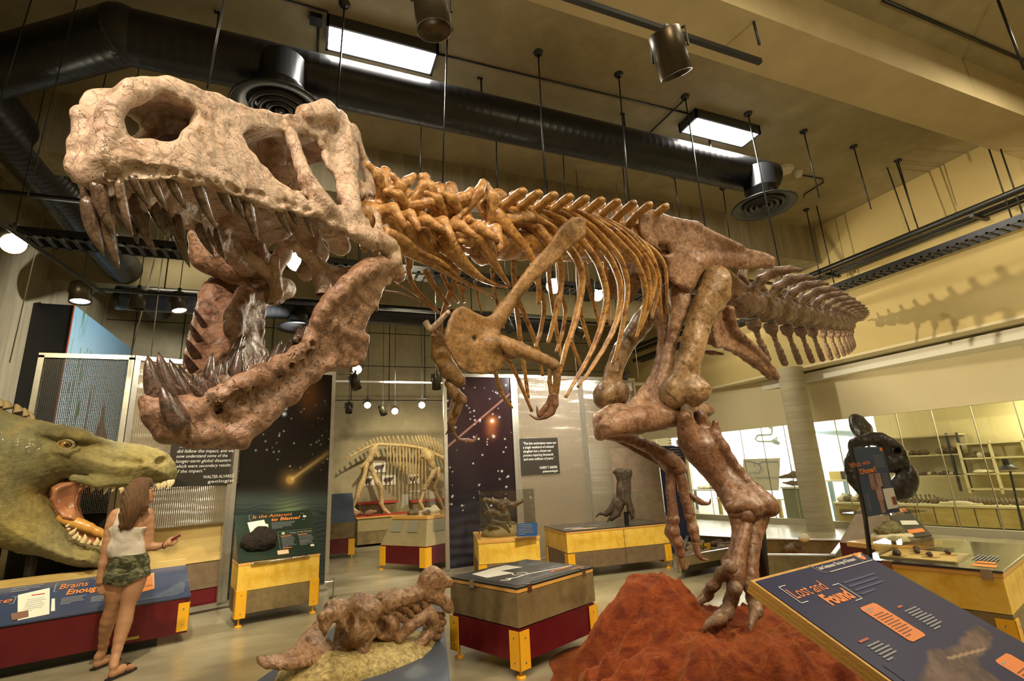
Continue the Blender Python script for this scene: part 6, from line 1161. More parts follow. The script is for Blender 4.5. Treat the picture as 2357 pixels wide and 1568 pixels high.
# pale ribbed plastic screen
m, t_, b_, out = nt('ribbed_translucent_plastic'); N = t_.nodes; L = t_.links; tc = N.new('ShaderNodeTexCoord'); wv = N.new('ShaderNodeTexWave'); wv.bands_direction = 'X'; wv.inputs['Scale'].default_value = 14; wv.inputs['Distortion'].default_value = .3; L.new(tc.outputs['Object'], wv.inputs[0])
nz = N.new('ShaderNodeTexNoise'); nz.inputs['Scale'].default_value = 1.2; mp = N.new('ShaderNodeMapping'); mp.inputs['Scale'].default_value = (.6, .6, 4.5); L.new(tc.outputs['Object'], mp.inputs[0]); L.new(mp.outputs[0], nz.inputs['Vector'])
ad = N.new('ShaderNodeMath'); ad.operation = 'MULTIPLY_ADD'; ad.inputs[1].default_value = 6.0; L.new(nz.outputs['Fac'], ad.inputs[0]); L.new(wv.outputs['Fac'], ad.inputs[2])
bp = N.new('ShaderNodeBump'); bp.inputs['Strength'].default_value = .5; bp.inputs['Distance'].default_value = .02; L.new(ad.outputs[0], bp.inputs['Height'])
gl = N.new('ShaderNodeBsdfAnisotropic') if hasattr(bpy.types, 'ShaderNodeBsdfAnisotropic') else N.new('ShaderNodeBsdfGlossy'); gl.inputs['Roughness'].default_value = .14; gl.inputs[0].default_value = (.75, .70, .62, 1); L.new(bp.outputs[0], gl.inputs['Normal'])
tl_ = N.new('ShaderNodeBsdfTranslucent'); tl_.inputs[0].default_value = (.85, .80, .70, 1); df_ = N.new('ShaderNodeBsdfDiffuse'); df_.inputs[0].default_value = (.46, .38, .28, 1); a1 = N.new('ShaderNodeMixShader'); a1.inputs[0].default_value = .55; L.new(tl_.outputs[0], a1.inputs[1]); L.new(df_.outputs[0], a1.inputs[2])
tr = N.new('ShaderNodeBsdfTransparent'); tr.inputs[0].default_value = (.85, .82, .76, 1); a2 = N.new('ShaderNodeMixShader'); a2.inputs[0].default_value = .68; L.new(tr.outputs[0], a2.inputs[1]); L.new(a1.outputs[0], a2.inputs[2]); a3 = N.new('ShaderNodeMixShader'); a3.inputs[0].default_value = .5; L.new(a2.outputs[0], a3.inputs[1]); L.new(gl.outputs[0], a3.inputs[2]); L.new(a3.outputs[0], out.inputs[0]); PALE = m
def screen(i, label, mat, nm='screen_sheet', paint=None, zb=.1):
    a, b = SP[i], SP[i+1]; t = thing('display_screen', label, 'screen', tuple((a+b)/2)); frame_(t, a, b); u = unit(b-a); a_, b2 = a+u*.03, b-u*.03
    if paint:
        (V, Fq), c = grid_panel(a_, b2, .1, ZS-.03, 150, 300, paint); mk(nm, (V, Fq), mat, t, vcol=c)
        n_ = np.array([-u[1], u[0], 0]); mk('back_sheet', MB().prism([z_(a_, .1), z_(b2, .1), z_(b2, ZS-.03), z_(a_, ZS-.03)], n_*.02), BLACK, t).location += Vector(tuple(n_*.004))
    else: mk(nm, MB().prism([z_(a_, zb), z_(b2, zb), z_(b2, ZS-.03), z_(a_, ZS-.03)], np.array([-u[1], u[0], 0])*.006), mat, t)
    return t
def stars(px, py, n, seed, x0, x1, y0, y1, rr=1.3):
    r = np.random.default_rng(seed); o = np.zeros(len(px))
    for k in range(n):
        x = x0+r.random()*(x1-x0); y = y0+r.random()*(y1-y0); s = rr*(.55+.8*r.random()); o = np.maximum(o, np.exp(-((px-x)**2+(py-y)**2)/s**2)*(.4+.6*r.random()))
    return o
def segd(px, py, a, b):
    a, b = np.array(a, float), np.array(b, float); e = b-a; t = np.clip(((px-a[0])*e[0]+(py-a[1])*e[1])/(e@e), 0, 1); return np.hypot(px-a[0]-t*e[0], py-a[1]-t*e[1]), t
def paintL(px, py, P):
    n = fnoise(P, 2.2, 6)*.5+.5; c = np.array([.009, .008, .008])+np.array([.010, .009, .007])*np.clip(n, 0, 1)[:, None]
    sea = np.clip((py-1145)/25, 0, 1); glow = np.exp(-((py-1150)/18)**2); c = c+glow[:, None]*np.array([.03, .045, .04]); rp = (.5+.5*np.sin(P[:, 2]*110+5*fnoise(P*[1, 1, 3], 7, 2)))
    c = c+sea[:, None]*(np.array([.012, .022, .022])+rp[:, None]*np.array([.012, .022, .024])); mo = np.exp(-((px-665)/32)**2-((py-1178)/28)**2); c = c+(mo*(.4+.6*rp))[:, None]*np.array([.12, .15, .05])
    d, t = segd(px, py, (672, 1103), (770, 1032)); c = c+(np.exp(-(d/(2.5+6*t*.3))**2)*.9+.3*np.exp(-(d/9)**2))[:, None]*np.array([.30, .20, .07])*(.55+.45*(1-t))[:, None]
    r = np.hypot(px-668, py-1105); c = c+(np.exp(-((r-5)/5)**2)*.7+np.exp(-(r/20)**2)*.35)[:, None]*np.array([.34, .20, .05]); g = np.exp(-((px-712)/22)**2-((py-905)/38)**2); c = c+g[:, None]*np.array([.20, .07, .012])
    return c+stars(px, py, 60, 3, 550, 765, 880, 1090)[:, None]*np.array([.8, .75, .6])+stars(px, py, 3, 9, 640, 660, 935, 955, 3)[:, None]*.8
def paintR(px, py, P):
    k = np.clip((py-870)/300, 0, 1)[:, None]; n = (fnoise(P, 2.5, 8)*.5+.5)[:, None]; c = np.array([.030, .012, .014])*(1-k)+np.array([.010, .008, .012])*k+n*.008; c = c+np.clip((py-1120)/150, 0, 1)[:, None]*np.array([.02, .02, .03])*(.5+.5*np.sin(P[:, 2]*40+4*fnoise(P, 5, 3)))[:, None]
    d, t = segd(px, py, (1020, 1037), (1184, 898)); c = c+np.exp(-(d/1.8)**2)[:, None]*np.array([.26, .12, .10]); r = np.hypot(px-1133, py-969); c = c+np.exp(-(r/3.2)**2)[:, None]*.9+(np.exp(-(r/11)**2)*.6)[:, None]*np.array([.5, .18, .04])+(np.exp(-((px-1131)/12)**2-((py-990)/18)**2)*.35)[:, None]*np.array([.4, .12, .03])
    return c+stars(px, py, 75, 12, 1030, 1180, 880, 1180)[:, None]*np.array([.9, .9, .8])+stars(px, py, 5, 20, 1060, 1170, 960, 1060, 2.6)[:, None]*.9
STARM = VC('night_sky_print', .15, .35, .25)
t = screen(0, 'black perforated metal screen in a pale frame at the left wall', PERF, 'perforated_sheet'); s1 = screen(1, 'pale ribbed plastic screen with black quotation panel left of the night sky screen', PALE, 'ribbed_sheet', zb=1.12)
screen(2, 'night sky screen with comet above the sea behind the asteroid kiosk', STARM, 'printed_sheet', paintL); screen(4-1+0+1-0-0, 'night sky screen with starry streak beside the pale screens', STARM, 'printed_sheet', paintR)
s5 = screen(5, 'pale ribbed plastic screen holding the smaller black quotation panel', PALE, 'ribbed_sheet'); screen(6, 'pale ribbed plastic screen at the right end behind the long bench', PALE, 'ribbed_sheet')
c7 = thing('dark_rear_screen', 'plain dark screen edge right of the last pale screen', 'screen', (6.9, 8.85, 0)); mk('frame_rail', MB().bb((6.4, 8.86, ZS-.1), (7.6, 8.9, ZS-.04)), STEEL, c7); mk('frame_post', MB().bb((7.5, 8.86, 0), (7.56, 8.9, ZS-.1)), STEEL, c7)
tag(mk('top_rail', MB().cyl((.43, 8.82, ZS-.02), (.62, 8.82, ZS-.02), .015, 8), SILV), 'short steel bracket at the top left corner of the opening', 'bracket')
def onplane(px, py, i, off=.02):
    a, b = SP[i], SP[i+1]; u = unit(b-a); n_ = np.array([u[1], -u[0], 0]); d = ray(px, py); k = ((a+n_*off-C0)@n_)/(d@n_); return C0+k*d
def quote(parent, i, corners, lines, name, prof, label):
    q = [onplane(x, y, i) for x, y in corners]; t = thing('quotation_panel', label, 'sign', tuple(q[3])); a, b = SP[i], SP[i+1]; u = unit(b-a); w_ = (q[1]-q[0])@u; h_ = q[0][2]-q[3][2]
    fr = Fr(q[3], u, (0, 0, 1)); fr.n = np.array([u[1], -u[0], 0]); mb = MB(); fr.rect(mb, 0, 0, w_, h_, .01); mk('panel', mb, CHAR, t); fr.o = fr.o+fr.n*.011
    for k, l in enumerate(lines): text(t, 'quotation_line', fr, l, w_*.08, h_*(.83-.108*k), h_*.10, WHITEP, shear=.2, w=w_*.86*len(l)/max(len(x) for x in lines), h=.001)
    text(t, 'author_name', fr, name, w_*.48, h_*.15, h_*.095, WHITEP, w=w_*.46, h=.001); text(t, 'author_role', fr, prof, w_*.55, h_*.05, h_*.09, WHITEP, w=w_*.39, h=.001)
quote(s1, 1, [(387, 1013), (548, 1016), (545, 1122), (383, 1122)], ['"...an enormous mass extinction', 'did follow the impact, and we', 'now understand some of the', 'longer-term global disasters', 'which were secondary results', 'of the impact."'], 'WALTER ALVAREZ,', 'geologist', 'large black quotation panel partly hidden by the model snout')
quote(s5, 4+1, [(1197, 1010), (1285, 1008), (1289, 1090), (1199, 1095)], ['"The late extinctions were not', 'a single weekend of colossal', 'slaughter but a drawn out', 'process requiring thousands', 'and even millions of years."'], 'ROBERT T. BAKKER,', 'palaeontologist', 'small black quotation panel on the pale screen above the vertebra')
# mural on the left wall
t = thing('wall_mural', 'tall blue sky mural with willow leaves on a thick black backing at the left wall', 'mural', (-4.5, 13, 0))
x0 = -4.14; mk('black_backing', MB().bb((XL, 11.3, .0), (x0-.01, 14.7, 5.02)), BLACK, t); mk('orange_edge', MB().bb((x0-.012, 11.28, 0), (x0+.004, 11.30, 5.02)), M('orange_edge_paint', (.45, .10, .03)), t)
def paintM(px, py, P):
    y, z = P[:, 1], P[:, 2]; k = np.clip((z-2.2)/2.8, 0, 1)[:, None]; c = np.array([.62, .74, .72])*(1-k)+np.array([.22, .42, .58])*k; c = c*(1-.35*np.clip((y-12.5)/2, 0, 1)[:, None])
    lf = np.clip(fnoise(P*[1, 6, 1.2], 5, 3)-.35, 0, .3)/.3*(np.exp(-((y-11.7)/.28)**2)+np.exp(-((y-12.2)/.18)**2)*(z < 4.4)*(z > 2.2)); c = c*(1-lf[:, None])+np.array([.10, .20, .04])*lf[:, None]
    d = poly_sd([(12.4, 0), (12.45, 2.0), (12.6, 2.6), (12.75, 2.4), (12.85, 2.3), (13.1, 2.5), (13.5, 3.5), (13.75, 3.0), (14.1, 2.6), (14.4, 2.5), (14.7, 0)], y, z)+.05*fnoise(P, 12, 2); br = np.clip(.5-d*14, 0, 1)
    for yy in (12.66, 12.80): br = np.maximum(br, ((np.abs(y-yy-.02*(z-3)) < .025) & (z > 2.4) & (z < 3.75))*.9)
    c = c*(1-br[:, None])+(np.array([.22, .12, .07])+.05*fnoise(P, 7, 5)[:, None])*br[:, None]; lo_ = np.clip((1.9-z)*2, 0, 1)[:, None]; return c*(1-lo_)+np.array([.03, .035, .02])*lo_
(V, Fq), c = grid_panel((x0, 11.3, 0), (x0, 14.7, 0), 0, 5.02, 150, 190, paintM); mk('printed_face', (V, Fq), VC('mural_print', .55, .3), t, vcol=c)
mb = MB(); mb.bb((-3.7, 8.4, 0), (-2.2, 8.5, 1.35)); tag(mk('black_backing', mb, BLACK), 'plain black low backing below the perforated screen', 'panel')
# plywood bench seen through the pale screen
t = thing('wooden_bench', 'pale wooden bench block standing just behind the left pale screen', 'bench', (-1.6, 9.0, 0)); mk('wood_face', MB().prism([(-2.3, 8.12, .62), (-.95, 8.38, .62), (-.95, 8.38, 1.12), (-2.3, 8.12, 1.12)], (-.02, .05, 0)), PLY, t) if False else None
mk('wood_face', MB().prism([(-2.12, 8.12, .62), (-1.02, 8.53, .62), (-1.02, 8.53, 1.1), (-2.12, 8.12, 1.1)], (-.02, .4, 0)), PLY, t); mk('brown_face', MB().prism([(-2.12, 8.12, .28), (-1.02, 8.53, .28), (-1.02, 8.53, .61), (-2.12, 8.12, .61)], (-.02, .4, 0)), BROWNB, t); mk('red_face', MB().prism([(-2.12, 8.12, 0), (-1.02, 8.53, 0), (-1.02, 8.53, .27), (-2.12, 8.12, .27)], (-.02, .4, 0)), REDB, t)
# ---------------------------------------------------------------- the life-size model head
YH = 7.55
HP = lambda px, py, dy=0: yp(px, py, YH+dy)
ZH = lambda x, y: (x/2.8, 680+y/2.8)
ZG = lambda x, y: (x/3.2125, 1080+y/3.2125)
HEAD = thing('dinosaur_model_head', 'huge lifelike green and yellow dinosaur head with open toothy jaws on the left', 'model', (-2.5, YH, .8))
def inflate(name, poly, T, R, mat, prims=(), subs=(), h=.018, amp=.008, f=14, amp2=.004, f2=70, yo=0, vc=None):
    pg = [tuple(HP(x, y)[[0, 2]]) for x, y in poly]; a = np.array(pg); G = SDF((a[:, 0].min()-.08, YH-T-.12, a[:, 1].min()-.08), (a[:, 0].max()+.08, YH+T+.3, a[:, 1].max()+.08), h)
    U, W2 = np.meshgrid(G.ax[0], G.ax[2], indexing='ij'); d = poly_sd(pg, U, W2); i = np.clip(-d, 0, R)/R; TT = T*np.sqrt(np.clip(1-(1-i)**2, 0, 1)); y = np.abs(G.ax[1]-YH-yo)[None, :, None]
    G.v[:] = np.where((d > 0)[:, None, :], np.sqrt(np.maximum(d, 0)[:, None, :]**2+y**2), (y-TT[:, None, :])*.75)
    for m_, a_, k_ in list(prims)+list(subs): getattr(G, m_)(*a_, **k_)
    V, Q = G.mesh(amp, f, 4, amp2, f2); return mk(name, (V, Q), mat, HEAD, smooth=True, vcol=vc(V) if vc else None)
def skinc(V):
    n1 = fnoise(V, 3.5, 2)[:, None]; n2 = fnoise(V, 26, 5)[:, None]; n3 = fnoise(V, 95, 6)[:, None]; base = np.array([.33, .27, .10])+np.array([.07, .04, -.01])*n1; q = prj(V); c = base*(1+.16*n2+.20*np.clip(n3, -1, 1))
    # markings: grey-green brow stripe, dark lip band, yellow throat corner
    for a, b, w_, col, s in (((90, 985), (190, 985), 9, (.10, .085, .05), .75), ((190, 985), (262, 1022), 9, (.12, .10, .06), .6), ((40, 1120), (190, 1085), 22, (.15, .15, .08), .6), ((190, 1098), (400, 1120), 16, (.17, .17, .08), .5), ((60, 1135), (135, 1150), 22, (.48, .32, .08), .55), ((140, 1180), (250, 1290), 18, (.20, .19, .10), .55), ((20, 1000), (80, 960), 10, (.42, .30, .09), .4)):
        d, _ = segd(q[:, 0], q[:, 1], a, b); k = (np.exp(-(d/w_)**2)*s*np.clip(.75+.5*n2[:, 0], .2, 1))[:, None]; c = c*(1-k)+np.array(col)*k
    return np.clip(c, .01, 1)
HSK = VC('reptile_skin', .55, .4, .05, bump=.9, bs=110)
upper = [(-90, 930), (-20, 925)]+[ZH(*p) for p in [(60, 760), (160, 790), (300, 815), (420, 850), (520, 855), (620, 905), (760, 945), (900, 965), (1010, 990), (1080, 1020), (1130, 1080), (1145, 1140), (1130, 1190), (1060, 1205), (990, 1210), (900, 1225), (760, 1245), (640, 1225), (520, 1185), (420, 1190), (380, 1225), (320, 1250)]]
upper += [ZG(350, 180), ZG(385, 260), ZG(430, 340), ZG(480, 420), ZG(520, 480), ZG(600, 530), ZG(690, 565), ZG(760, 570), ZG(790, 610), ZG(780, 680), ZG(740, 725), ZG(640, 730), ZG(500, 700), ZG(350, 650), ZG(150, 620), (0, 1260), (-90, 1250)]
inflate('head_skin', upper, .40, .42, HSK, h=.0165, amp=.006, f=11, amp2=.0035, f2=85, vc=skinc,
        prims=[chain([HP(*ZH(250, 880), -.30), HP(*ZH(380, 880), -.36), HP(*ZH(520, 905), -.34), HP(*ZH(700, 955), -.20)], [.05, .07, .06, .03], .06), chain([HP(*ZH(860, 1195), -.2), HP(*ZH(640, 1210), -.27), HP(*ZH(480, 1180), -.33)], [.04, .05, .05], .06), chain([HP(*ZH(350, 990), -.36), HP(*ZH(430, 1010), -.38), HP(*ZH(500, 990), -.35)], [.035, .035, .03], .03)],
        subs=[ell(HP(*ZH(425, 962), -.40), (.07, .10, .045), .03, sub=True), ell(HP(*ZH(1060, 1055), -.20), (.10, .10, .05), .03, sub=True, rot=[[.85, 0, -.5], [0, 1, 0], [.5, 0, .85]]), chain([HP(*ZH(560, 1010), -.40), HP(*ZH(750, 1060), -.36), HP(*ZH(900, 1080), -.3)], [.03, .04, .03], .05, sub=True)])
eye = mk('eye', MB().ball(HP(*ZH(425, 963), -.33), .055, 20), M('amber_eye', (.34, .16, .03), (.42, .24, .06), 20, .12, coat=.8), HEAD, smooth=True); mk('pupil', MB().ball(HP(*ZH(428, 963), -.372), .021, 14), BLACK, eye, smooth=True)
c_ = [HP(*ZH(425+52*math.cos(a), 963+30*math.sin(a)), -.365) for a in np.linspace(0, 2*PI, 22)]; mk('eyelid', MB().tube(c_, .016, 8), M('eyelid_skin', (.30, .24, .10), (.22, .19, .09), 20, .6), HEAD, smooth=True)
for i, (x, y, s) in enumerate([(45, 700, 1.1), (115, 725, 1.1), (165, 750, .8), (205, 775, .6), (5, 690, 1.0)]): mk('crest_spike', MB().tube(crom([HP(*ZH(x+6, y+30)), HP(*ZH(x, y)), HP(*ZH(x-14, y-22))], 4), list(np.linspace(.05*s, .012, 9)), 9), M('spike_skin', (.30, .22, .10), rough=.6) if i == 0 else bpy.data.materials['spike_skin'], HEAD, smooth=True)
MOUTH = M('mouth_flesh', (.42, .15, .07), (.52, .24, .12), 4, .35, bump=.3, bs=20, coat=.3)
mouth = [ZG(*p) for p in [(385, 110), (600, 60), (640, 110), (580, 180), (570, 260), (590, 340), (620, 400), (700, 440), (775, 480), (775, 545), (680, 550), (600, 520), (520, 470), (450, 380), (390, 270), (365, 180)]]
pg = [tuple(HP(x, y)[[0, 2]]) for x, y in mouth]; mk('mouth_lining', MB().prism([(a, YH-.02, b) for a, b in pg], (0, .10, 0)), MOUTH, HEAD)
inflate('cheek_fold', [ZG(*p) for p in [(380, 120), (470, 85), (600, 75), (585, 150), (565, 230), (580, 310), (625, 400), (570, 400), (480, 370), (420, 310), (385, 240)]], .25, .25, MOUTH, amp2=.002, subs=[ell(HP(*ZG(470, 240), -.25), (.12, .22, .20), .05, sub=True)])
V, Q = auto([chain([HP(*ZG(460, 360), -.02), HP(*ZG(560, 400), -.05), HP(*ZG(660, 435), -.05), HP(*ZG(780, 490), -.02)], [.05, .055, .05, .04], .03, n=2)], .014, amp=.006, f=12); mk('tongue', (V, Q), M('ochre_tongue', (.60, .28, .05), (.68, .36, .09), 5, .3, coat=.4), HEAD, smooth=True)
IV = M('ivory_tooth', (.66, .52, .28), (.74, .62, .38), 8, .3, coat=.3)
hteeth = [((600, 100), (590, 125), .02), ((640, 108), (628, 138), .022), ((685, 118), (672, 172), .028), ((738, 122), (722, 160), .025), ((785, 122), (765, 190), .03), ((835, 125), (825, 172), .028), ((895, 140), (888, 182), .028), ((1165, 112), (1168, 158), .03), ((1195, 108), (1190, 150), .025), ((1215, 95), (1213, 145), .028), ((1245, 85), (1238, 150), .028), ((1275, 82), (1255, 138), .028),
          ((520, 480), (565, 432), .026), ((548, 512), (576, 462), .026), ((585, 525), (580, 490), .022), ((612, 545), (628, 480), .032), ((655, 552), (658, 522), .022), ((705, 560), (718, 505), .03), ((750, 565), (760, 505), .03), ((490, 425), (508, 402), .016), ((500, 445), (515, 438), .014)]
for (b0, t0, r) in hteeth:
    B0 = HP(*ZG(*b0), -.2 if b0[0] < 1100 else -.12); T0 = HP(*ZG(*t0), -.21 if b0[0] < 1100 else -.14); c_ = crom([B0, (B0+T0)/2+[.01, 0, 0], T0], 4); mk('model_tooth', MB().tube(c_, list(np.interp(np.linspace(0, 1, 9), [0, .4, 1], [r, r*.85, .002])), 10), IV, HEAD, smooth=True)
for k in range(7): x = 560+k*48; mk('model_tooth', MB().tube([HP(*ZG(x, 95), .2), HP(*ZG(x-5, 128), .2)], [.025, .003], 8), IV, HEAD, smooth=True)
p = HP(*ZG(240, 640)); mk('support_post', MB().cyl(p, p*[1, 1, 0]+[0, 0, 0], .05, 12), BLACK, HEAD)
# ---------------------------------------------------------------- the visitor
PR = 6.33; G3 = lambda x, y, dr=0.: wp(x/3.2125, 1080+y/3.2125, PR+dr)
per = thing('person', 'young woman in white tank top and camouflage shorts looking right, seen from behind', 'person', (-1.62, 6.3, 0))
SK = M('tanned_skin', (.50, .25, .13), (.55, .29, .16), 5, .5)
fa = zp(222, 1541, 0.); fb = zp(257, 1565, 0.)   # heels
U_ = unit(np.array([.55, 1.0, 0]));
PR = float(np.hypot(*((fa+fb)/2)[:2]))+.02
torso = [ell(G3(950, 720), (.155, .10, .13), .04), ell(G3(870, 790, .0), (.085, .10, .09), .04), ell(G3(1010, 790, -.0), (.085, .10, .09), .04), chain([G3(945, 640), G3(935, 540), G3(945, 440), G3(965, 350)], [.12, .105, .12, .115], .05), chain([G3(860, 585, 0), G3(1010, 585)], [.075, .075], .05), chain([G3(870, 400), G3(1040, 390)], [.075, .075], .05), chain([G3(880, 330), G3(985, 300), G3(1085, 325)], [.045, .055, .045], .04), chain([G3(1000, 310), G3(1020, 250)], [.05, .045], .03)]
V, Q = auto(torso+[
    ell(G3(1030, 175), (.085, .095, .115), .03), ell(G3(1080, 195), (.055, .055, .085), .03), ell(G3(1100, 230), (.035, .03, .03), .02), chain([G3(1135, 175), G3(1147, 196)], [.008, .012], .01), chain([G3(1122, 218), G3(1134, 220)], [.012, .009], .008), chain([G3(1120, 160), G3(1128, 150)], [.02, .015], .015),
    chain([G3(860, 335), G3(822, 420), G3(800, 530), G3(785, 600)], [.052, .045, .042, .038], .02, n=2), chain([G3(785, 600), G3(762, 700), G3(742, 790)], [.038, .035, .026], .02), chain([G3(742, 790), G3(738, 835)], [.027, .032], .015),
    chain([G3(730, 840), G3(716, 875), G3(722, 905), G3(735, 918)], [.011, .010, .009, .008], .006), chain([G3(738, 850), G3(730, 890), G3(738, 922)], [.011, .010, .008], .006), chain([G3(746, 850), G3(745, 890), G3(752, 925)], [.011, .010, .008], .006), chain([G3(754, 845), G3(758, 880), G3(764, 905)], [.010, .009, .008], .006), chain([G3(752, 825), G3(768, 850), G3(768, 875)], [.012, .011, .009], .006),
    chain([G3(1095, 330), G3(1100, 430), G3(1095, 520), G3(1085, 575)], [.05, .046, .042, .042], .02, n=2), chain([G3(1085, 575, .0), G3(1150, 575, -.02), G3(1215, 562, -.04)], [.042, .036, .026], .02), chain([G3(1215, 562, -.04), G3(1250, 548, -.05)], [.026, .03], .015),
    chain([G3(1250, 540, -.05), G3(1285, 528, -.06), G3(1308, 520, -.05)], [.012, .011, .009], .006), chain([G3(1250, 552, -.05), G3(1290, 542, -.07), G3(1315, 530, -.06)], [.012, .010, .008], .006), chain([G3(1248, 560, -.05), G3(1285, 556, -.07), G3(1305, 540, -.06)], [.011, .010, .008], .006), chain([G3(1245, 566, -.04), G3(1270, 566, -.06), G3(1290, 555, -.06)], [.010, .009, .008], .006), chain([G3(1238, 530, -.04), G3(1262, 512, -.04), G3(1290, 508, -.05)], [.013, .011, .009], .006),
    chain([G3(880, 800, .02), G3(850, 900, .03), G3(835, 1010, .05), G3(800, 1120, .10), G3(775, 1230, .16), G3(755, 1350, .22), fa+[0, 0, .10]], [.09, .078, .054, .057, .043, .031, .032], .03, n=2), chain([fa+[0, 0, .045], fa+U_*.10+[0, 0, .05], fa+U_*.20+[0, 0, .03]], [.035, .036, .028], .02),
    chain([G3(1000, 800, -.02), G3(975, 900, -.03), G3(945, 1010, -.04), G3(920, 1130, -.06), G3(885, 1260, -.10), G3(850, 1400, -.16), fb+[0, 0, .10]], [.09, .078, .054, .058, .045, .031, .032], .03, n=2), chain([fb+[0, 0, .045], fb+U_*.10+[0, 0, .05], fb+U_*.20+[0, 0, .03]], [.035, .036, .028], .02)], .0085, amp=0)
body = mk('body', (V, Q), SK, per, smooth=True)
def cloth(name, prims, grow, ztop, zbot, mat, amp=.004, f=30, slope=0):
    P2 = [(m, (a[0], [r+grow for r in a[1]], *a[2:]) if m == 'chain' else (a[0], np.array(a[1])+grow, *a[2:]), k) for m, a, k in prims]
    lo = np.full(3, 1e9); hi = -lo
    for m, a, k in P2: P = np.array(a[0] if m == 'chain' else [a[0]], float); r = np.max(a[1])*1.1; lo = np.minimum(lo, P.min(0)-r-.03); hi = np.maximum(hi, P.max(0)+r+.03)
    G = SDF(lo, hi, .0085); 
    for m, a, k in P2: getattr(G, m)(*a, **k)
    Z = G.ax[2][None, None, :]; X = G.ax[0][:, None, None]; G.v[:] = np.maximum(G.v, np.maximum(Z-ztop(X), zbot(X)-Z)); V, Q = G.mesh(amp, f, 3); return mk(name, (V, Q), mat, per, smooth=True)
zt = G3(950, 425)[2]; zw = G3(940, 640)[2]; zh = G3(930, 850)[2]
cloth('tank_top', torso[:7]+[chain([G3(885, 420), G3(880, 330), G3(900, 285)], [.03, .02, .018], .02)], .010, lambda X: np.interp(X, [G3(x, 400)[0] for x in (820, 862, 880, 905, 950, 1000, 1070)], [G3(900, y)[2] for y in (440, 400, 295, 290, 400, 428, 440)]), lambda X: zw+0*X, M('white_cotton', (.74, .66, .56), (.78, .71, .62), 6, .8, bump=.4, bs=18))
m, t_, b_, out = nt('camouflage_cloth'); N = t_.nodes; L = t_.links; tc = N.new('ShaderNodeTexCoord'); n_ = N.new('ShaderNodeTexNoise'); n_.inputs['Scale'].default_value = 22; n_.inputs['Detail'].default_value = 2; n_.inputs['Distortion'].default_value = 1; mp = N.new('ShaderNodeMapping'); mp.inputs['Scale'].default_value = (.6, .6, 1.3); L.new(tc.outputs['Object'], mp.inputs[0]); L.new(mp.outputs[0], n_.inputs['Vector'])
r_ = N.new('ShaderNodeValToRGB'); r_.color_ramp.interpolation = 'CONSTANT'; e = r_.color_ramp.elements; e[0].color = (.05, .055, .025, 1); e[1].position = .46; e[1].color = (.13, .13, .065, 1); e2 = e.new(.56); e2.color = (.24, .23, .13, 1); L.new(n_.outputs['Fac'], r_.inputs[0]); L.new(r_.outputs[0], b_.inputs['Base Color']); b_.inputs['Roughness'].default_value = .9
cloth('shorts', torso[:4]+[chain([G3(880, 800, .02), G3(860, 880, .03)], [.098, .10], .03), chain([G3(1000, 800, -.02), G3(990, 880, -.03)], [.098, .10], .03)], .016, lambda X: zw+.015+0*X, lambda X: zh+.03*np.sin((X-G3(940, 800)[0])*9)**2+.12*np.clip(X-G3(940, 800)[0], 0, 1), m, .006, 24)
HR = M('brown_hair', (.10, .045, .018), (.22, .115, .045), 9, .42, stretch=(8, 8, .7), bump=.8, bs=14)
V, Q = auto([ell(G3(1022, 150, -.02), (.095, .11, .115), .03), chain([G3(1000, 180, -.05), G3(985, 260, -.10), G3(965, 340, -.13), G3(940, 420, -.13)], [.095, .085, .06, .035], .03, n=3), chain([G3(950, 240, -.08), G3(920, 340, -.12), G3(905, 420, -.13), G3(898, 462, -.12)], [.05, .042, .028, .008], .02), chain([G3(985, 330, -.13), G3(955, 420, -.13), G3(932, 462, -.12)], [.05, .032, .008], .02), chain([G3(1050, 190, -.06), G3(1062, 280, -.10), G3(1052, 350, -.12)], [.05, .038, .01], .02), chain([G3(1040, 100), G3(1090, 95), G3(1122, 112)], [.05, .036, .018], .03)], .0085)
st = np.sin((V[:, 0]*1.7+V[:, 1]+V[:, 2]*.25)*150+3*np.sin(V[:, 2]*9)); V = V+vnorm(V, Q)*(.0035*st)[:, None]; mk('hair', (V, Q), HR, per, smooth=True)
DKF = M('dark_feature', (.04, .02, .012), rough=.4); mk('eye', MB().ball(G3(1122, 162, -.02), (.012, .01, .006), 10), DKF, body, smooth=True); mk('eyebrow', MB().tube([G3(1108, 148, -.03), G3(1124, 144, -.02)], .004, 6), DKF, body); mk('mouth', MB().ball(G3(1128, 207, -.01), (.010, .01, .006), 10), M('lips', (.45, .14, .10), rough=.4), body, smooth=True); mk('ear', MB().ball(G3(1062, 180, -.075), (.012, .012, .026), 10), SK, body, smooth=True)
FLIP = M('dark_rubber', (.03, .02, .018), rough=.6)
for p in (fa, fb):
    s_ = np.cross(U_, [0, 0, 1.]); pts = [p+U_*a+s_*b for a, b in ((-.045, -.028), (-.045, .028), (.06, .036), (.16, .045), (.235, .03), (.25, 0), (.235, -.035), (.16, -.045), (.06, -.032))]; f_ = mk('flip_flop', MB().prism([q+[0, 0, .001] for q in pts], (0, 0, .016)), FLIP, per)
    mk('strap', MB().tube(crom([p+U_*.09+s_*.042+[0, 0, .03], p+U_*.13+s_*.02+[0, 0, .085], p+U_*.18+[0, 0, .065]], 4), .006, 6), FLIP, f_, smooth=True); mk('strap', MB().tube(crom([p+U_*.09-s_*.042+[0, 0, .03], p+U_*.13-s_*.02+[0, 0, .085], p+U_*.18+[0, 0, .065]], 4), .006, 6), FLIP, f_, smooth=True)
c_ = [G3(1218, 562, -.04)+np.array([.012*math.cos(a), .030*math.cos(a), .031*math.sin(a)]) for a in np.linspace(0, 2*PI, 18)]; mk('bracelet', MB().tube(c_, .005, 6), M('dark_red_cord', (.12, .02, .02)), per, smooth=True)
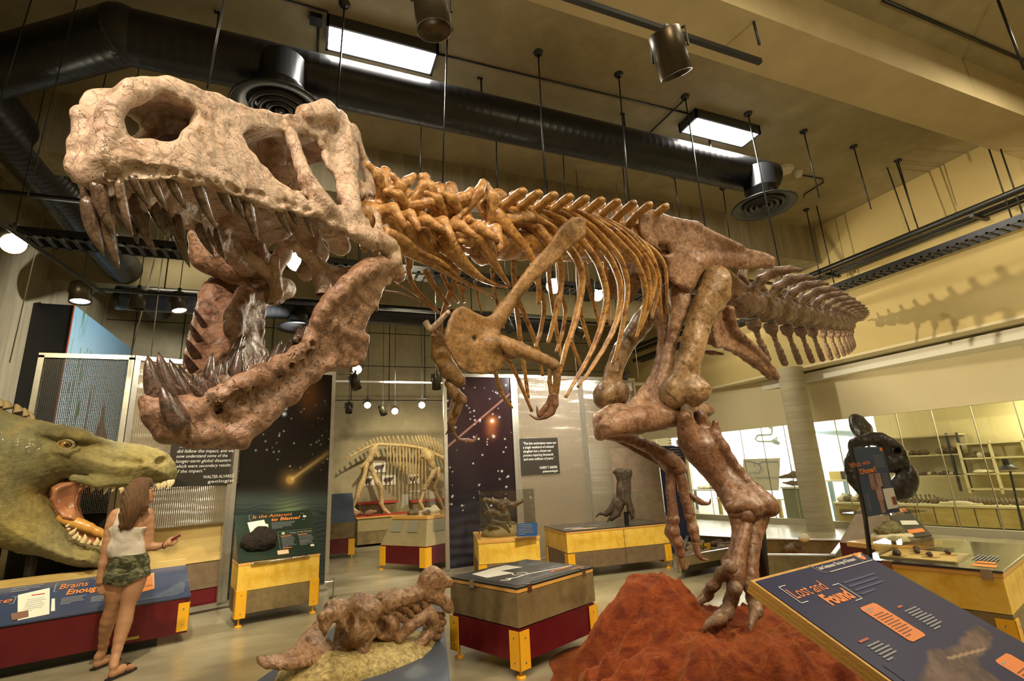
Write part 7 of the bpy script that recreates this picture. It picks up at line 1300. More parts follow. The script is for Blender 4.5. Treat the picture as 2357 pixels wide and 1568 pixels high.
a, b = G3(1268, 528, -.07), G3(1335, 490, -.07); d = unit(b-a); n3 = unit(np.cross(d, [0.6, 1, 0])); w3 = np.cross(n3, d); ph_ = thing('smartphone', 'red smartphone held in the right hand of the woman', 'phone', tuple(a)); mk('case', MB().prism([a-w3*.03, b-w3*.03, b+w3*.03, a+w3*.03], n3*.008), M('red_phone', (.35, .02, .04), rough=.3), ph_); mk('display', MB().prism([a*.95+b*.05-w3*.027+n3*.0085, b*.95+a*.05-w3*.027+n3*.0085, b*.95+a*.05+w3*.027+n3*.0085, a*.95+b*.05+w3*.027+n3*.0085], n3*.001), M('lit_phone_display', (.7, .75, .8), emit=.8), ph_)
# ---------------------------------------------------------------- velvet mound
nx, ny = 400, 350; X, Y = np.meshgrid(np.linspace(1.15, 4.75, nx), np.linspace(1.75, 5.0, ny), indexing='ij'); P2 = np.stack([X.ravel(), Y.ravel(), 0*X.ravel()], 1)
fp_ = zp(1690, 1440, .4); ctr = np.array([2.95, 3.35]); th = np.arctan2(Y-ctr[1], X-ctr[0]); e1 = np.array([.93, -.37]); a_ = (X-ctr[0])*e1[0]+(Y-ctr[1])*e1[1]; b_2 = (X-ctr[0])*.37+(Y-ctr[1])*.93
r = np.hypot(a_/1.12, b_2/1.0)*(1+.05*np.sin(th*5+1)+.03*np.sin(th*11)); w1 = (fnoise(P2, 2.6, 11)).reshape(nx, ny)
H = .40*(1-sst(r, .62, 1.18)); pk = zp(1490, 1312, .78); H = H+.34*np.exp(-((((X-pk[0]-.04)/.36)**2+((Y-pk[1]+.05)/.32)**2)**1.6)); pk2 = zp(1400, 1420, .45); H = H+.10*np.exp(-((X-pk2[0])**2+(Y-pk2[1])**2)/.05); pk3 = zp(1800, 1310, .5); H = H+.2*np.exp(-((X-pk3[0])**2+(Y-pk3[1])**2)/.05)
def ridg(x): return 1-np.abs(x)
rad = np.sin(th*19+5*w1+2.2*np.sin(th*4))*sst(r, .45, 1.0)*.065; fl = sum(ridg(np.clip(fnoise(P2*s_, f_, k), -1, 1)).reshape(nx, ny)**2.2*a for k, f_, a, s_ in ((1, 4.0, .075, [1, 1, 1]), (5, 7, .06, [1.5, .8, 1]), (7, 13, .04, [.8, 1.5, 1]), (9, 27, .017, [1.3, .8, 1])))
edge = sst(H, .005, .10); H = H+(fl+rad-.085)*edge*(1-.35*np.exp(-((X-fp_[0])**2+(Y-fp_[1])**2)/.12)); H = np.where(r > 1.25, -.02, np.maximum(H, .004))
V = np.stack([X.ravel()+.05*fnoise(P2, 5, 21), Y.ravel()+.05*fnoise(P2, 5, 22), H.ravel()], 1); idx = np.arange(nx*ny).reshape(nx, ny); Fq = np.stack([idx[:-1, :-1].ravel(), idx[1:, :-1].ravel(), idx[1:, 1:].ravel(), idx[:-1, 1:].ravel()], 1); Fq = Fq[(V[Fq, 2] > -.01).any(1)]; us = np.unique(Fq); mp_ = -np.ones(len(V), int); mp_[us] = np.arange(len(us)); V = V[us]; Fq = mp_[Fq]; V[:, 2] = np.maximum(V[:, 2], .001)
tag(mk('velvet_drape', (V, Fq), M('rust_velvet_lit_nap', (.12, .018, .004), (.32, .075, .011), 6, .8, c3=(.16, .028, .005), n3=6, sheen=.4, contrast=(.38, .72), stretch=(1, 1.6, 2), bump=.8, bs=16, spec=.25), smooth=True), 'crumpled rust red velvet draped over the base under the tyrannosaur foot', 'fabric')  # orange noise patches paint the light caught by the nap
# ---------------------------------------------------------------- horned dinosaur skull on the plinth
K4 = lambda x, y, D=0: (lambda px: dp(px, 1280+y/4.714, float(np.interp(px, [585, 800, 1035], [3.15, 3.62, 4.1]))+D))(560+x/4.714)
CER = thing('horned_dinosaur_skull', 'brown horned dinosaur skull with broad frill and curved rib-like bars on the blue plinth', 'skull', tuple(K4(1200, 1050)*[1, 1, 0]+[0, 0, .3]))
BC = bone('horned_skull_bone', (.30, .17, .085), (.42, .26, .14), (.18, .09, .04), .42, .25, 6, .8, .25, 30)
def cmesh(name, prims, h=.0125, amp=.01, f=20, amp2=.004): V, Q = auto(prims, h, amp=amp, f=f, amp2=amp2, f2=60); return mk(name, (V, Q), BC, CER, smooth=True)
fp4 = lambda x, y: (560+x/4.714, 1280+y/4.714)
plate('frill', [fp4(*p) for p in [(115, 1110), (200, 1095), (300, 1082), (450, 1030), (590, 930), (640, 850), (720, 760), (790, 690), (850, 720), (900, 850), (960, 960), (1060, 1010), (1010, 1080), (880, 1150), (740, 1190), (600, 1225), (480, 1250), (350, 1250), (250, 1240), (160, 1180)]], [(585, 1515, 3.12), (760, 1530, 3.45), (735, 1440, 3.75)], .028, BC, .0125, amp=.012, f=12, pnt=CER, amp2=.004, curve=.12)
cmesh('braincase', [chain([K4(860, 640), K4(900, 720), K4(930, 830)], [.05, .06, .05], .03), ell(K4(1040, 590, .05), (.125, .10, .085), .04), ell(K4(1320, 620, -.05), (.105, .10, .10), .04), chain([K4(1230, 520), K4(1330, 530), K4(1440, 590)], [.05, .06, .06], .04), chain([K4(1180, 760, -.1), K4(1280, 800, -.12), K4(1380, 800, -.12)], [.05, .07, .05], .04), chain([K4(920, 640), K4(1010, 680), K4(1120, 660), K4(1220, 700)], [.05, .05, .05, .05], .04),
     chain([K4(1130, 820, .1), K4(1080, 930, .1), K4(1000, 1030, .05)], [.08, .07, .045], .03), chain([K4(1250, 860, 0), K4(1200, 1000, .05), K4(1080, 1060)], [.11, .09, .05], .05), ell(K4(1350, 900, .1), (.14, .15, .13), .05), chain([K4(1290, 1000, -.1), K4(1290, 1060, -.12), K4(1330, 1050, -.12)], [.045, .045, .03], .02), chain([K4(1500, 700, .05), K4(1560, 780), K4(1600, 820)], [.10, .09, .06], .05), chain([K4(1450, 950, .1), K4(1620, 1000, .1), K4(1720, 1080, .05), K4(1760, 1160, 0)], [.09, .09, .08, .05], .05), ell(K4(1550, 880, .15), (.16, .15, .14), .05), ell(K4(990, 880, -.02), (.05, .2, .11), .02, sub=True), ell(K4(1500, 800, -.1), (.07, .10, .05), .02, sub=True), ell(K4(1420, 960, -.05), (.05, .08, .04), .02, sub=True), ell(K4(1160, 720, -.1), (.03, .06, .06), .015, sub=True), chain([K4(1230, 560, -.1), K4(1220, 680, -.14), K4(1320, 730, -.16)], [.018, .02, .018], .015, sub=True)], amp=.016, f=22, amp2=.008)
cmesh('cheek_bar', [chain([K4(1700, 880, -.1), K4(1790, 780, -.12), K4(1900, 700, -.12), K4(2020, 620, -.1)], [.055, .04, .04, .045], .03), chain([K4(2030, 620, -.1), K4(2070, 700, -.1), K4(2060, 800, -.08), K4(1960, 900, -.08), K4(1850, 1000, -.08)], [.045, .036, .036, .034, .04], .03, n=2), chain([K4(1820, 1050, -.08), K4(1760, 1140, -.1)], [.07, .05], .03)], amp2=.003)
for i, q in enumerate([[(1560, 560), (1650, 620), (1740, 690), (1830, 700)], [(1660, 520), (1760, 580), (1840, 660), (1920, 680)], [(1760, 480), (1850, 530), (1900, 610), (1980, 650)], [(1880, 420), (1950, 490), (1990, 560), (2070, 600)]]): cmesh('curved_bar', [chain([K4(*p) for p in q], [.04, .032, .025, .02], .012, n=3)], .0105, .006)
cmesh('snout_ridge', [chain([K4(1500, 580), K4(1620, 500), K4(1760, 450), K4(1900, 400), K4(2000, 340)], [.045, .045, .045, .055, .05], .04, n=2), chain([K4(1960, 330), K4(1990, 260), K4(2050, 215), K4(2110, 205)], [.045, .055, .055, .035], .04), chain([K4(2080, 190), K4(2160, 240), K4(2225, 280)], [.055, .035, .04], .03), chain([K4(2060, 290), K4(2140, 350)], [.05, .035], .03), chain([K4(2010, 420), K4(2110, 450), K4(2200, 520), K4(2240, 560)], [.055, .045, .045, .04], .03), chain([K4(1900, 330), K4(1810, 360)], [.02, .012], .01)], amp=.01)
cmesh('splint_bone', [chain([K4(1400, 500, .1), K4(1500, 450, .1), K4(1640, 395, .1)], [.035, .04, .03], .02)], .0105)
for i, (x, y) in enumerate([(2120, 640), (2130, 720), (2110, 790), (2080, 870), (2050, 950)]): cmesh('jaw_tooth', [chain([K4(x-110, y-10, .05), K4(x+30, y, .05)], [.04, .032], .02)], .0105, .006)
V, Q = auto([ell(K4(1150, 1220, .0), (.50, .30, .14), .08), ell(K4(850, 1250, -.05), (.28, .2, .08), .08), ell(K4(1600, 1180, .0), (.35, .26, .14), .08), ell(K4(1800, 1080, .1), (.2, .2, .14), .08), ell(K4(1250, 1120, .1), (.35, .2, .10), .06)], .016, amp=.02, f=9, amp2=.007, f2=40); V[:, 2] = np.maximum(V[:, 2], .290)
tag(mk('plaster_rock_base', (V, Q), bone('cream_rock', (.52, .42, .17), (.62, .52, .24), (.36, .28, .10), .8, .3, 5, 1., 0, 20), smooth=True), 'cream coloured plaster rock supporting the horned skull', 'rock')
# ---------------------------------------------------------------- far exhibits through the opening
K3 = lambda x, y, yy=14.1: yp(520+x/3.267, 960+y/3.267, yy)
t = thing('display_plinth', 'long brown plinth against the far wall carrying the standing mammal skeleton', 'plinth', (3, 14.2, 0)); a, b = zp(788, 1258, 0), zp(905, 1252, 0)
mk('upper_panel', MB().bb((1.25, 13.5, .36), (5.8, 14.75, .66)), M('olive_board', (.30, .24, .12), (.36, .29, .15), 5, .6), t); mk('lower_panel', MB().bb((1.25, 13.5, .06), (5.8, 14.75, .355)), GREYB, t); mk('top_board', MB().bb((1.22, 13.47, .66), (5.8, 14.78, .69)), WOODE, t); mk('joint_line', MB().bb((2.52, 13.49, .06), (2.53, 13.5, .66)), BLACK, t)
tag(mk('red_mat', MB().bb((1.26, 13.5, .692), (2.6, 14.3, .70)), M('red_mat', (.45, .05, .03), rough=.6)), 'flat red mat on the left end of the far plinth', 'mat')
for px, py, w_, lab in ((868, 1157, .95, 'red topped block behind the hind legs'), (985, 1152, .9, 'red topped block behind the front legs')):
    p = yp(px, py, 14.55); t = thing('red_topped_block', lab+' of the mammal skeleton', 'block', (p[0], 14.55, .69)); mk('block', MB().bb((p[0]-w_/2, 14.35, .69), (p[0]+w_/2, 14.75, p[2]-.02)), GREYB, t); mk('red_top', MB().bb((p[0]-w_/2-.05, 14.3, p[2]-.02), (p[0]+w_/2+.05, 14.78, p[2]+.03)), bpy.data.materials['red_mat'], t)
MS = thing('mounted_mammal_skeleton', 'pale mounted mammal skeleton walking right on the far plinth, tail held low', 'skeleton', (2.6, 14.1, .69))
sp_ = crom([K3(890, 330), K3(950, 290), K3(1040, 240), K3(1110, 210), K3(1180, 205), K3(1260, 210), K3(1350, 215), K3(1440, 230), K3(1500, 245), K3(1560, 270), K3(1620, 300), K3(1660, 310)], 5)
mk('backbone', MB().tube(sp_, list(np.interp(np.linspace(0, 1, len(sp_)), [0, .15, .4, 1], [.012, .03, .045, .05])), 10), B_CREAM, MS, smooth=True)
n_sp = len(sp_); dirs = unit(K3(1350, 150)-K3(1380, 215))
for i in range(2, n_sp, 2):
    u_ = i/n_sp; L_ = np.interp(u_, [0, .2, .35, .6, .78, .85, 1], [.04, .12, .2, .30, .46, .5, .25]); lean = np.interp(u_, [0, .3, .75, 1], [-.5, -.35, -.32, -.2]); p = sp_[i]; q = p+np.array([lean*L_, 0, L_]); mk('back_spine', MB().tube([p, q], [(.02, .03), (.022, .036)], 6), B_CREAM, MS, smooth=True)
for i in range(13):
    x = 1215+i*24; y0_ = 215+i*3; ln = np.interp(i, [0, 4, 8, 12], [120, 185, 240, 250]); c_ = crom([K3(x, y0_, 13.95), K3(x-2, y0_+ln*.4, 13.78), K3(x-2, y0_+ln, 13.85)], 5); mk('rib', MB().tube(c_, [(.024, .016)]*len(c_), 7), B_CREAM, MS, smooth=True)
    c_ = crom([K3(x+6, y0_, 14.2), K3(x+4, y0_+ln*.4, 14.4), K3(x+4, y0_+ln*.9, 14.35)], 5); mk('far_rib', MB().tube(c_, [(.022, .014)]*len(c_), 6), B_CREAM, MS, smooth=True)
def mleg(nm, prims): V, Q = auto(prims, .02, amp=.006, f=14); mk(nm, (V, Q), B_CREAM, MS, smooth=True)
mleg('hip_bone', [chain([K3(1130, 215), K3(1100, 260), K3(1080, 320), K3(1060, 350)], [.06, .10, .08, .05], .04), chain([K3(1120, 240), K3(1145, 300)], [.06, .03], .03), chain([K3(1060, 330), K3(1015, 380)], [.05, .03], .03)])
mleg('hind_leg', [chain([K3(1060, 350), K3(1045, 430), K3(1020, 510)], [.07, .05, .08], .03), chain([K3(1010, 530), K3(985, 610), K3(960, 660)], [.08, .06, .05], .03), chain([K3(930, 650), K3(950, 690), K3(1000, 720), K3(1030, 728)], [.03, .05, .04, .03], .03)])
mleg('hind_leg', [chain([K3(1075, 350, 14.3), K3(1110, 430, 14.3), K3(1150, 510, 14.2)], [.07, .05, .08], .03), chain([K3(1160, 530), K3(1165, 590), K3(1170, 650)], [.08, .05, .06], .03), chain([K3(1160, 650), K3(1195, 700), K3(1240, 735)], [.05, .05, .03], .03)])
mleg('shoulder_blade', [chain([K3(1500, 260, 13.75), K3(1530, 300, 13.75), K3(1560, 370, 13.75)], [.12, .14, .06], .05), chain([K3(1480, 290, 13.75), K3(1550, 280, 13.75)], [.06, .06], .05)])
mleg('front_leg', [chain([K3(1570, 390, 13.8), K3(1540, 460, 13.8), K3(1510, 510, 13.8)], [.07, .05, .06], .03), chain([K3(1500, 520, 13.8), K3(1480, 590, 13.8), K3(1460, 640, 13.8), K3(1490, 700, 13.8)], [.05, .035, .04, .04], .03)]); mleg('front_leg', [chain([K3(1600, 390, 14.2), K3(1590, 460, 14.2), K3(1560, 530, 14.2), K3(1610, 630, 14.2), K3(1640, 700, 14.2)], [.06, .05, .045, .04, .04], .03)])
mk('skull', auto([chain([K3(1650, 310), K3(1700, 330), K3(1760, 350), K3(1810, 380)], [.1, .13, .12, .06], .04)], .02, amp=.008, f=14), B_CREAM, MS, smooth=True)
for x in (985, 1178, 1475): mk('steel_stand', MB().cyl(K3(x, 640), K3(x, 640)*[1, 1, 0]+[0, 0, .69], .014, 8), BLACK, MS)
for (x0_, y0_, x1_, y1_, lab) in [(1105, 345, 1205, 420, 'topmost'), (1022, 445, 1115, 523, 'leftmost lower'), (1172, 437, 1275, 515, 'middle lower'), (1372, 430, 1462, 503, 'lower one behind the ribs'), (1555, 450, 1594, 493, 'rightmost')]:
    q = [yp(520+x/3.267, 960+y/3.267, 14.78) for x, y in ((x0_, y1_), (x1_, y1_-6), (x1_, y0_), (x0_, y0_))]; t = thing('wall_poster', 'white animal poster on the far wall, %s' % lab, 'poster', tuple(q[0]), 0, 'posters behind the mammal skeleton'); mk('sheet', MB().prism(q, (0, .01, 0)), PAPER, t)
    c_ = sum(q)/4; w_ = q[1][0]-q[0][0]; b2 = [cap(c_+[-w_*.2, 0, 0], c_+[w_*.15, 0, .02], .06, .05, k=.02), cap(c_+[w_*.15, 0, .02], c_+[w_*.33, 0, .06], .03, .02, k=.02), cap(c_+[-w_*.2, 0, 0], c_+[-w_*.38, 0, .0], .03, .012, k=.02), cap(c_+[-w_*.12, 0, 0], c_+[-w_*.14, 0, -.13], .02, .015, k=.01), cap(c_+[w_*.1, 0, 0], c_+[w_*.12, 0, -.13], .02, .015, k=.01)]
    V, Q = auto(b2, .014); V[:, 1] = 14.778+(V[:, 1]-14.78)*.04; mk('printed_animal', (V, Q), M('brown_print', (.12, .08, .05)) if 'brown_print' not in bpy.data.materials else bpy.data.materials['brown_print'], t)
# mid case in the opening
FM, AM = (1.98, 9.18), 12
t = local_thing('angular_red_case', 'dark red case with sloping board sides and clear cover in the opening', 'display case', FM, AM)
f0, f1, f2_, f3_ = np.array([1.98, 9.18, 0]), np.array([1.34, 10.06, 0]), np.array([2.6, 11.0, 0]), np.array([3.3, 9.9, 0])
ROOTM[t.name] = Matrix.Translation((0, 0, 0)); t.rotation_euler = (0, 0, 0); t.location = (0, 0, 0)
cc_ = (f0+f1+f2_+f3_)/4; ins = lambda p, k: p*(1-k)+cc_*k
mk('lower_panel', MB().prism([z_(p, .12) for p in (f0, f3_, f2_, f1)], (0, 0, .30)), REDB, t)
lo4 = [z_(p, .42) for p in (f0, f3_, f2_, f1)]; hi4 = [z_(ins(p, .22), .85) for p in (f0, f3_, f2_, f1)]; mk('sloping_body', MB().add(lo4+hi4, [(3, 2, 1, 0), (4, 5, 6, 7)]+[(i, (i+1) % 4, (i+1) % 4+4, i+4) for i in range(4)]), M('light_olive_board', (.34, .27, .13), (.40, .32, .17), 5, .55), t); mk('wooden_shelf', MB().prism([z_(ins(p, .20), .85) for p in (f0, f3_, f2_, f1)], (0, 0, .05)), WOODE, t); mk('acrylic_cover', MB().prism([z_(ins(p, .24), .905) for p in (f0, f3_, f2_, f1)], (0, 0, .42)), ACR, t)
for i in range(4):
    for k, (A_q, B_q) in enumerate(((f1, f0), (f0, f3_))):
        if i > 1: continue
        g4 = lambda a, b: (z_(A_q, .42)*(1-a)+z_(B_q, .42)*a)*(1-b)+(z_(ins(A_q, .22), .85)*(1-a)+z_(ins(B_q, .22), .85)*a)*b+unit(np.cross(B_q-A_q, [0, 0, 1.]))*.012+[0, 0, .006]
        x = .12+.42*i; mk('text_plaque', MB().prism([g4(x, .5), g4(x+.25, .5), g4(x+.25, .9), g4(x, .9)], (0, 0, .004)), M('clear_plaque', (.30, .28, .2), rough=.2) if 'clear_plaque' not in bpy.data.materials else bpy.data.materials['clear_plaque'], t)
for p, s_ in ((f0, .12), (f1, .1)): u1 = unit(f1-f0); u2 = unit(f3_-f0); o_ = p; mb = MB().prism([z_(o_, .08), z_(o_, .40), z_(o_+u2*s_*(1 if p is f0 else .4), .40), z_(o_+u2*s_*(1 if p is f0 else .4), .08)], (.01, -.012, 0)); mb.prism([z_(o_, .08), z_(o_, .40), z_(o_+(f0-f1 if p is f1 else f1-f0)*.12, .40), z_(o_+(f0-f1 if p is f1 else f1-f0)*.12, .08)], (-.012, -.01, 0)); mb.cyl(o_+[0.03, .03, .0], o_+[.03, .03, .1], .014, 8); mb.lathe([(.001, .02), (.045, .02), (.05, 0), (.001, 0)], o_+[.03, .03, 0], 16); mk('corner_foot', mb, YELP, t)
for k, (px, py, s_, nm, lab) in enumerate([(942, 1190, .09, 'small_skull_fossil', 'dark squat fossil at the left in the opening case'), (985, 1183, .14, 'white_fossil', 'white branching specimen in the opening case'), (972, 1200, .06, 'dark_fossil', 'dark lump near the right of the opening case')]):
    p = np.array([[1.95, 10.1, .93], [2.3, 10.2, .93], [2.15, 9.85, .93]][k]); V, Q = auto([ell(p, (s_*1.3, s_, s_*.5), .03), ell(p+[s_*.5, 0, s_*.4], (s_*.5, s_*.5, s_*.4), .02)], .014, amp=.015, f=24); tag(mk(nm, (V, Q), PLAST if 'white' in nm else FOSS, smooth=True), lab, 'fossil')
t = thing('small_text_kiosk', 'kiosk with dark red base at the left edge of the opening', 'display stand', (.95, 12.2, 0)); mk('lower_panel', MB().bb((.2, 12.0, .1), (1.05, 12.8, .4)), REDB, t); mk('upper_panel', MB().bb((.2, 12.0, .4), (1.05, 12.8, .72)), GREYB, t); mk('sloping_panel', MB().prism([(.2, 12.0, .72), (.2, 12.8, .72), (.2, 12.8, 1.3)], (.85, 0, 0)), SLATE, t); mk('corner_foot', MB().bb((.93, 11.99, .06), (1.06, 12.0, .38)), YELP, t); mk('foot_rod', MB().cyl((1.0, 12.03, 0), (1.0, 12.03, .1), .015, 8), YELP, t)
for px, py in ((815, 1213), (853, 1205)):
    p = yp(px, py, 13.7); V, Q = auto([chain([p+[-.1, 0, -.02], p, p+[.12, 0, .02]], [.05, .06, .03], .03)], .016, amp=.015, f=20); V[:, 2] = V[:, 2]-V[:, 2].min()+.702; tag(mk('loose_bone', (V, Q), bpy.data.materials['jaw_bone'], smooth=True), 'loose brown bone on the red mat, %s one' % ('left' if px < 830 else 'right'), 'bone', 'bones on the red mat')
# ================================================================== LABORATORY CONTENTS
def gp(px, py, dep):   # point on the vertical plane dep metres behind the glass
    d = ray(px, py); o = GA+gn*dep; return C0+d*(((o-C0)@gn)/(d@gn))
Zc = lambda x, y: (1900+x/4.354, 900+y/4.354)
Zb = lambda x, y: (1560+x/5.6, 940+y/5.6)
def gbox(mb, p, q, z0, z1, depth):   # box along the glass direction between two points
    p, q = p*[1, 1, 0], q*[1, 1, 0]; return mb.prism([z_(p, z0), z_(q, z0), z_(q, z1), z_(p, z1)], gn*depth)
def gface(px, py, dep): return gp(px, py, dep)
# long yellow storage counter with doors
pa, pb = gface(2062, 1160, .9), gface(2460, 1165, .9); ztop = gface(2200, 1163, .9)[2]
t = thing('storage_counter', 'long yellow plywood counter with knotty doors behind the laboratory glass', 'counter', tuple(((pa+pb)/2)*[1, 1, 0])); mk('carcass', gbox(MB(), pa, pb, .06, ztop-.04, .75), M('yellow_plywood', (.52, .38, .10), (.62, .47, .16), 3, .55, c3=(.46, .31, .06), n3=2, stretch=(1, 1, 3)), t); mk('counter_top', gbox(MB(), pa-gn*.03, pb-gn*.03, ztop-.04, ztop, .8), CREAMW, t)
u_ = unit((pb-pa)*[1, 1, 0]); Lc_ = np.linalg.norm((pb-pa)[:2])
for k in range(9): p = pa*[1, 1, 0]+u_*(Lc_*k/8); mk('door_gap', gbox(MB(), p-gn*.004, p+u_*.012-gn*.004, .08, ztop-.05, .01), BLACK, t)
# vertebra row lying on the counter
for k in range(30):
    px = 2072+k*10.2; p = gface(px, 1150, 1.15); p[2] = ztop+.05; hh = .12 if k < 9 else .07
    V, Q = auto([ell(p, (.05, .05, .05), .02), chain([p, p+[.02, .03, hh]], [.03, .022], .02)], .016, amp=.012, f=24); tag(mk('tail_fossil', (V, Q), FOSS, smooth=True), 'one of the dark vertebrae lined up along the laboratory counter', 'fossil', 'vertebrae along the laboratory counter')
V, Q = auto([chain([z_(gface(2165, 1155, 1.0)*[1, 1, 0], ztop+.03), z_(gface(2205, 1157, 1.0)*[1, 1, 0], ztop+.035), z_(gface(2260, 1160, 1.0)*[1, 1, 0], ztop+.02)], [.03, .04, .015], .02)], .014, amp=.01, f=20); tag(mk('long_fossil', (V, Q), PLAST, smooth=True), 'long pale fossil lying in front of the vertebra row', 'fossil')
# dark metal shelf rack
def rack(name, label, x0, x1, ys, dep, d2, mf, ms, posts, zt=None):
    t = thing(name, label, 'shelf', tuple(gp((x0+x1)/2, ys[-1], dep)*[1, 1, 0])); zz_ = [gp((x0+x1)/2, y, dep)[2] for y in ys]; a, b = gp(x0, ys[-1], dep)*[1, 1, 0], gp(x1, ys[-1], dep)*[1, 1, 0]
    for z in zz_: mk('shelf_board', gbox(MB(), a, b, z-.03, z, d2), ms, t)
    for f_ in posts: p = a*(1-f_)+b*f_; mk('upright', gbox(MB(), p-u_*.02, p+u_*.02, max(zz_[-1]-.1, 0) if zt is None else zt, zz_[0]+.02, .05), mf, t)
    mk('back_board', gbox(MB(), a+gn*d2, b+gn*d2, zz_[-1], zz_[0], .02), ms, t); return t, a, b, zz_
t, a, b, zs = rack('metal_shelf_rack', 'dark framed shelf rack loaded with fossils behind the glass', 2010, 2226, (1004, 1048, 1095), 1.5, .45, DGREY, M('pale_shelf_board', (.58, .50, .30), rough=.6), (.02, .90, 1.0), zt=.7)
def lumps(z, a, b, f0, f1, n, s, lab, grp):
    for k in range(n):
        p = a*(1-(f0+(f1-f0)*k/max(n-1, 1)))+b*(f0+(f1-f0)*k/max(n-1, 1)); p = z_(p*[1, 1, 0]+gn*.15, z+s*.55)
        V, Q = auto([ell(p, (s*1.1, s*1.1, s*.6), .02), ell(p+[s*.4, 0, s*.3], (s*.5, s*.5, s*.5), .02)], .018, amp=.02, f=22); tag(mk('shelf_fossil', (V, Q), FOSS if random.random() < .8 else PLAST, smooth=True), lab, 'fossil', grp)
lumps(zs[1], a, b, .35, .60, 5, .08, 'brown fossil lump on the middle board of the dark rack', 'fossils on the middle rack board'); lumps(zs[1], a, b, .80, .88, 2, .13, 'big brown fossil block at the right of the middle rack board', 'blocks on the middle rack board'); lumps(zs[2], a, b, .30, .92, 15, .055, 'small fossil piece in the row on the lowest rack board', 'fossils on the lowest rack board')
t, a, b, zs = rack('cream_shelf_unit', 'cream painted shelf unit with open compartments at the right edge', 2228, 2460, (1014, 1050, 1088, 1125), 1.35, .5, CREAMW, CREAMW, (.01, .36, .7, 1.0)); lumps(zs[1], a, b, .15, .28, 3, .08, 'brown fossil piece in the top left cream compartment', 'fossils in the cream unit')
p = z_(((a*.78+b*.22)*[1, 1, 0])+gn*.12, zs[2]+.03); V, Q = auto([ell(p, (.22, .2, .04), .02)], .016, amp=.01, f=20); tag(mk('plaster_jacket', (V, Q), PLAST, smooth=True), 'flat white plaster jacket on the cream shelf unit', 'fossil')
# black lamp on a stand
p = gp(2325, 1120, .6); t = thing('magnifier_lamp', 'dark bench lamp with clear hood rising at the right edge behind the glass', 'lamp', tuple(p*[1, 1, 0])); mk('stem', MB().tube([z_(p*[1, 1, 0], .0), gp(2335, 1130, .6), gp(2325, 1085, .6)], .018, 8), BLACK, t); q = gp(2322, 1078, .6); mk('hood', MB().lathe([(.001, .08), (.06, .07), (.14, 0), (.13, -.02)], q, 18), DGREY, t, smooth=True); mk('motor_block', MB().box(tuple(q+[0, 0, .12]), (.1, .1, .1)), BLACK, t)
# black tyrannosaur skull on a post in front of the glass
rS = 9.6; wS_ = lambda x, y, dr=0: wp(1900+x/4.354, 900+y/4.354, rS+dr); BKF = bone('black_skull_bone', (.018, .015, .014), (.05, .042, .038), (.01, .009, .008), .3, .2, 6, .8, .3, 24)
t = thing('black_tyrannosaur_skull', 'black tyrannosaur skull mounted on a post before the laboratory window', 'skull', tuple(wS_(500, 1000)*[1, 1, 0]))
V, Q = auto([chain([wS_(290, 520), wS_(420, 500), wS_(560, 510), wS_(680, 580), wS_(760, 680), wS_(810, 740)], [.07, .09, .10, .10, .09, .05], .05, n=2), ell(wS_(640, 600), (.07, .16, .07), .02, sub=True), ell(wS_(480, 560), (.05, .16, .05), .02, sub=True), chain([wS_(260, 560), wS_(250, 680), wS_(240, 800)], [.06, .06, .05], .05), chain([wS_(600, 600), wS_(680, 720), wS_(800, 745)], [.10, .10, .06], .05), chain([wS_(560, 640), wS_(640, 780), wS_(700, 800)], [.08, .05, .03], .04)], .022, amp=.03, f=10, amp2=.008, f2=40); mk('upper_skull', (V, Q), BKF, t, smooth=True)
V, Q = auto([chain([wS_(850, 770), wS_(820, 880), wS_(760, 980), wS_(680, 1060)], [.06, .13, .14, .05], .05, n=2), chain([wS_(240, 800), wS_(290, 900), wS_(350, 1020)], [.06, .08, .05], .05)], .022, amp=.015, f=10, amp2=.006, f2=40); mk('lower_jaw', (V, Q), BKF, t, smooth=True)
V, Q = auto([chain([wS_(300, 280, .8), wS_(330, 380, .7), wS_(380, 460, .5)], [.07, .10, .10], .05), chain([wS_(360, 290, .8), wS_(400, 380, .7), wS_(490, 450, .5)], [.05, .08, .06], .05)], .022, amp=.03, f=12); mk('neck_bone', (V, Q), BKF, t, smooth=True); mk('support_post', MB().cyl(wS_(500, 700, .15), wS_(500, 700, .15)*[1, 1, 0], .035, 10), BLACK, t)
# left part of the laboratory
def tabl(name, label, px0, px1, py, dep, d2, mtop, mleg, cat='table', solid=None):
    a, b = gp(px0, py, dep), gp(px1, py, dep); z = a[2]*.5+b[2]*.5; a, b = a*[1, 1, 0], b*[1, 1, 0]; t = thing(name, label, cat, tuple((a+b)/2)); mk('table_top', gbox(MB(), a, b, z-.04, z, d2), mtop, t)
    if solid: mk('cabinet_body', gbox(MB(), a+u_*.03+gn*.03, b-u_*.03+gn*.03, .05, z-.04, d2-.06), solid, t)
    else:
        for p in (a+u_*.08, b-u_*.08, a+u_*.08+gn*(d2-.1), b-u_*.08+gn*(d2-.1)): mk('leg', gbox(MB(), p-u_*.04, p+u_*.04, 0, z-.04, .08), mleg, t)
    return a, b, z
a, b, z = tabl('work_table', 'white topped work table with grey steel legs in the bright laboratory', 1640, 1560, 1128, 1.6, .8, LABW, DGREY) if False else tabl('work_table', 'white topped work table with grey steel legs in the bright laboratory', 1560, 1655, 1127, 1.6, .8, LABW, DGREY)
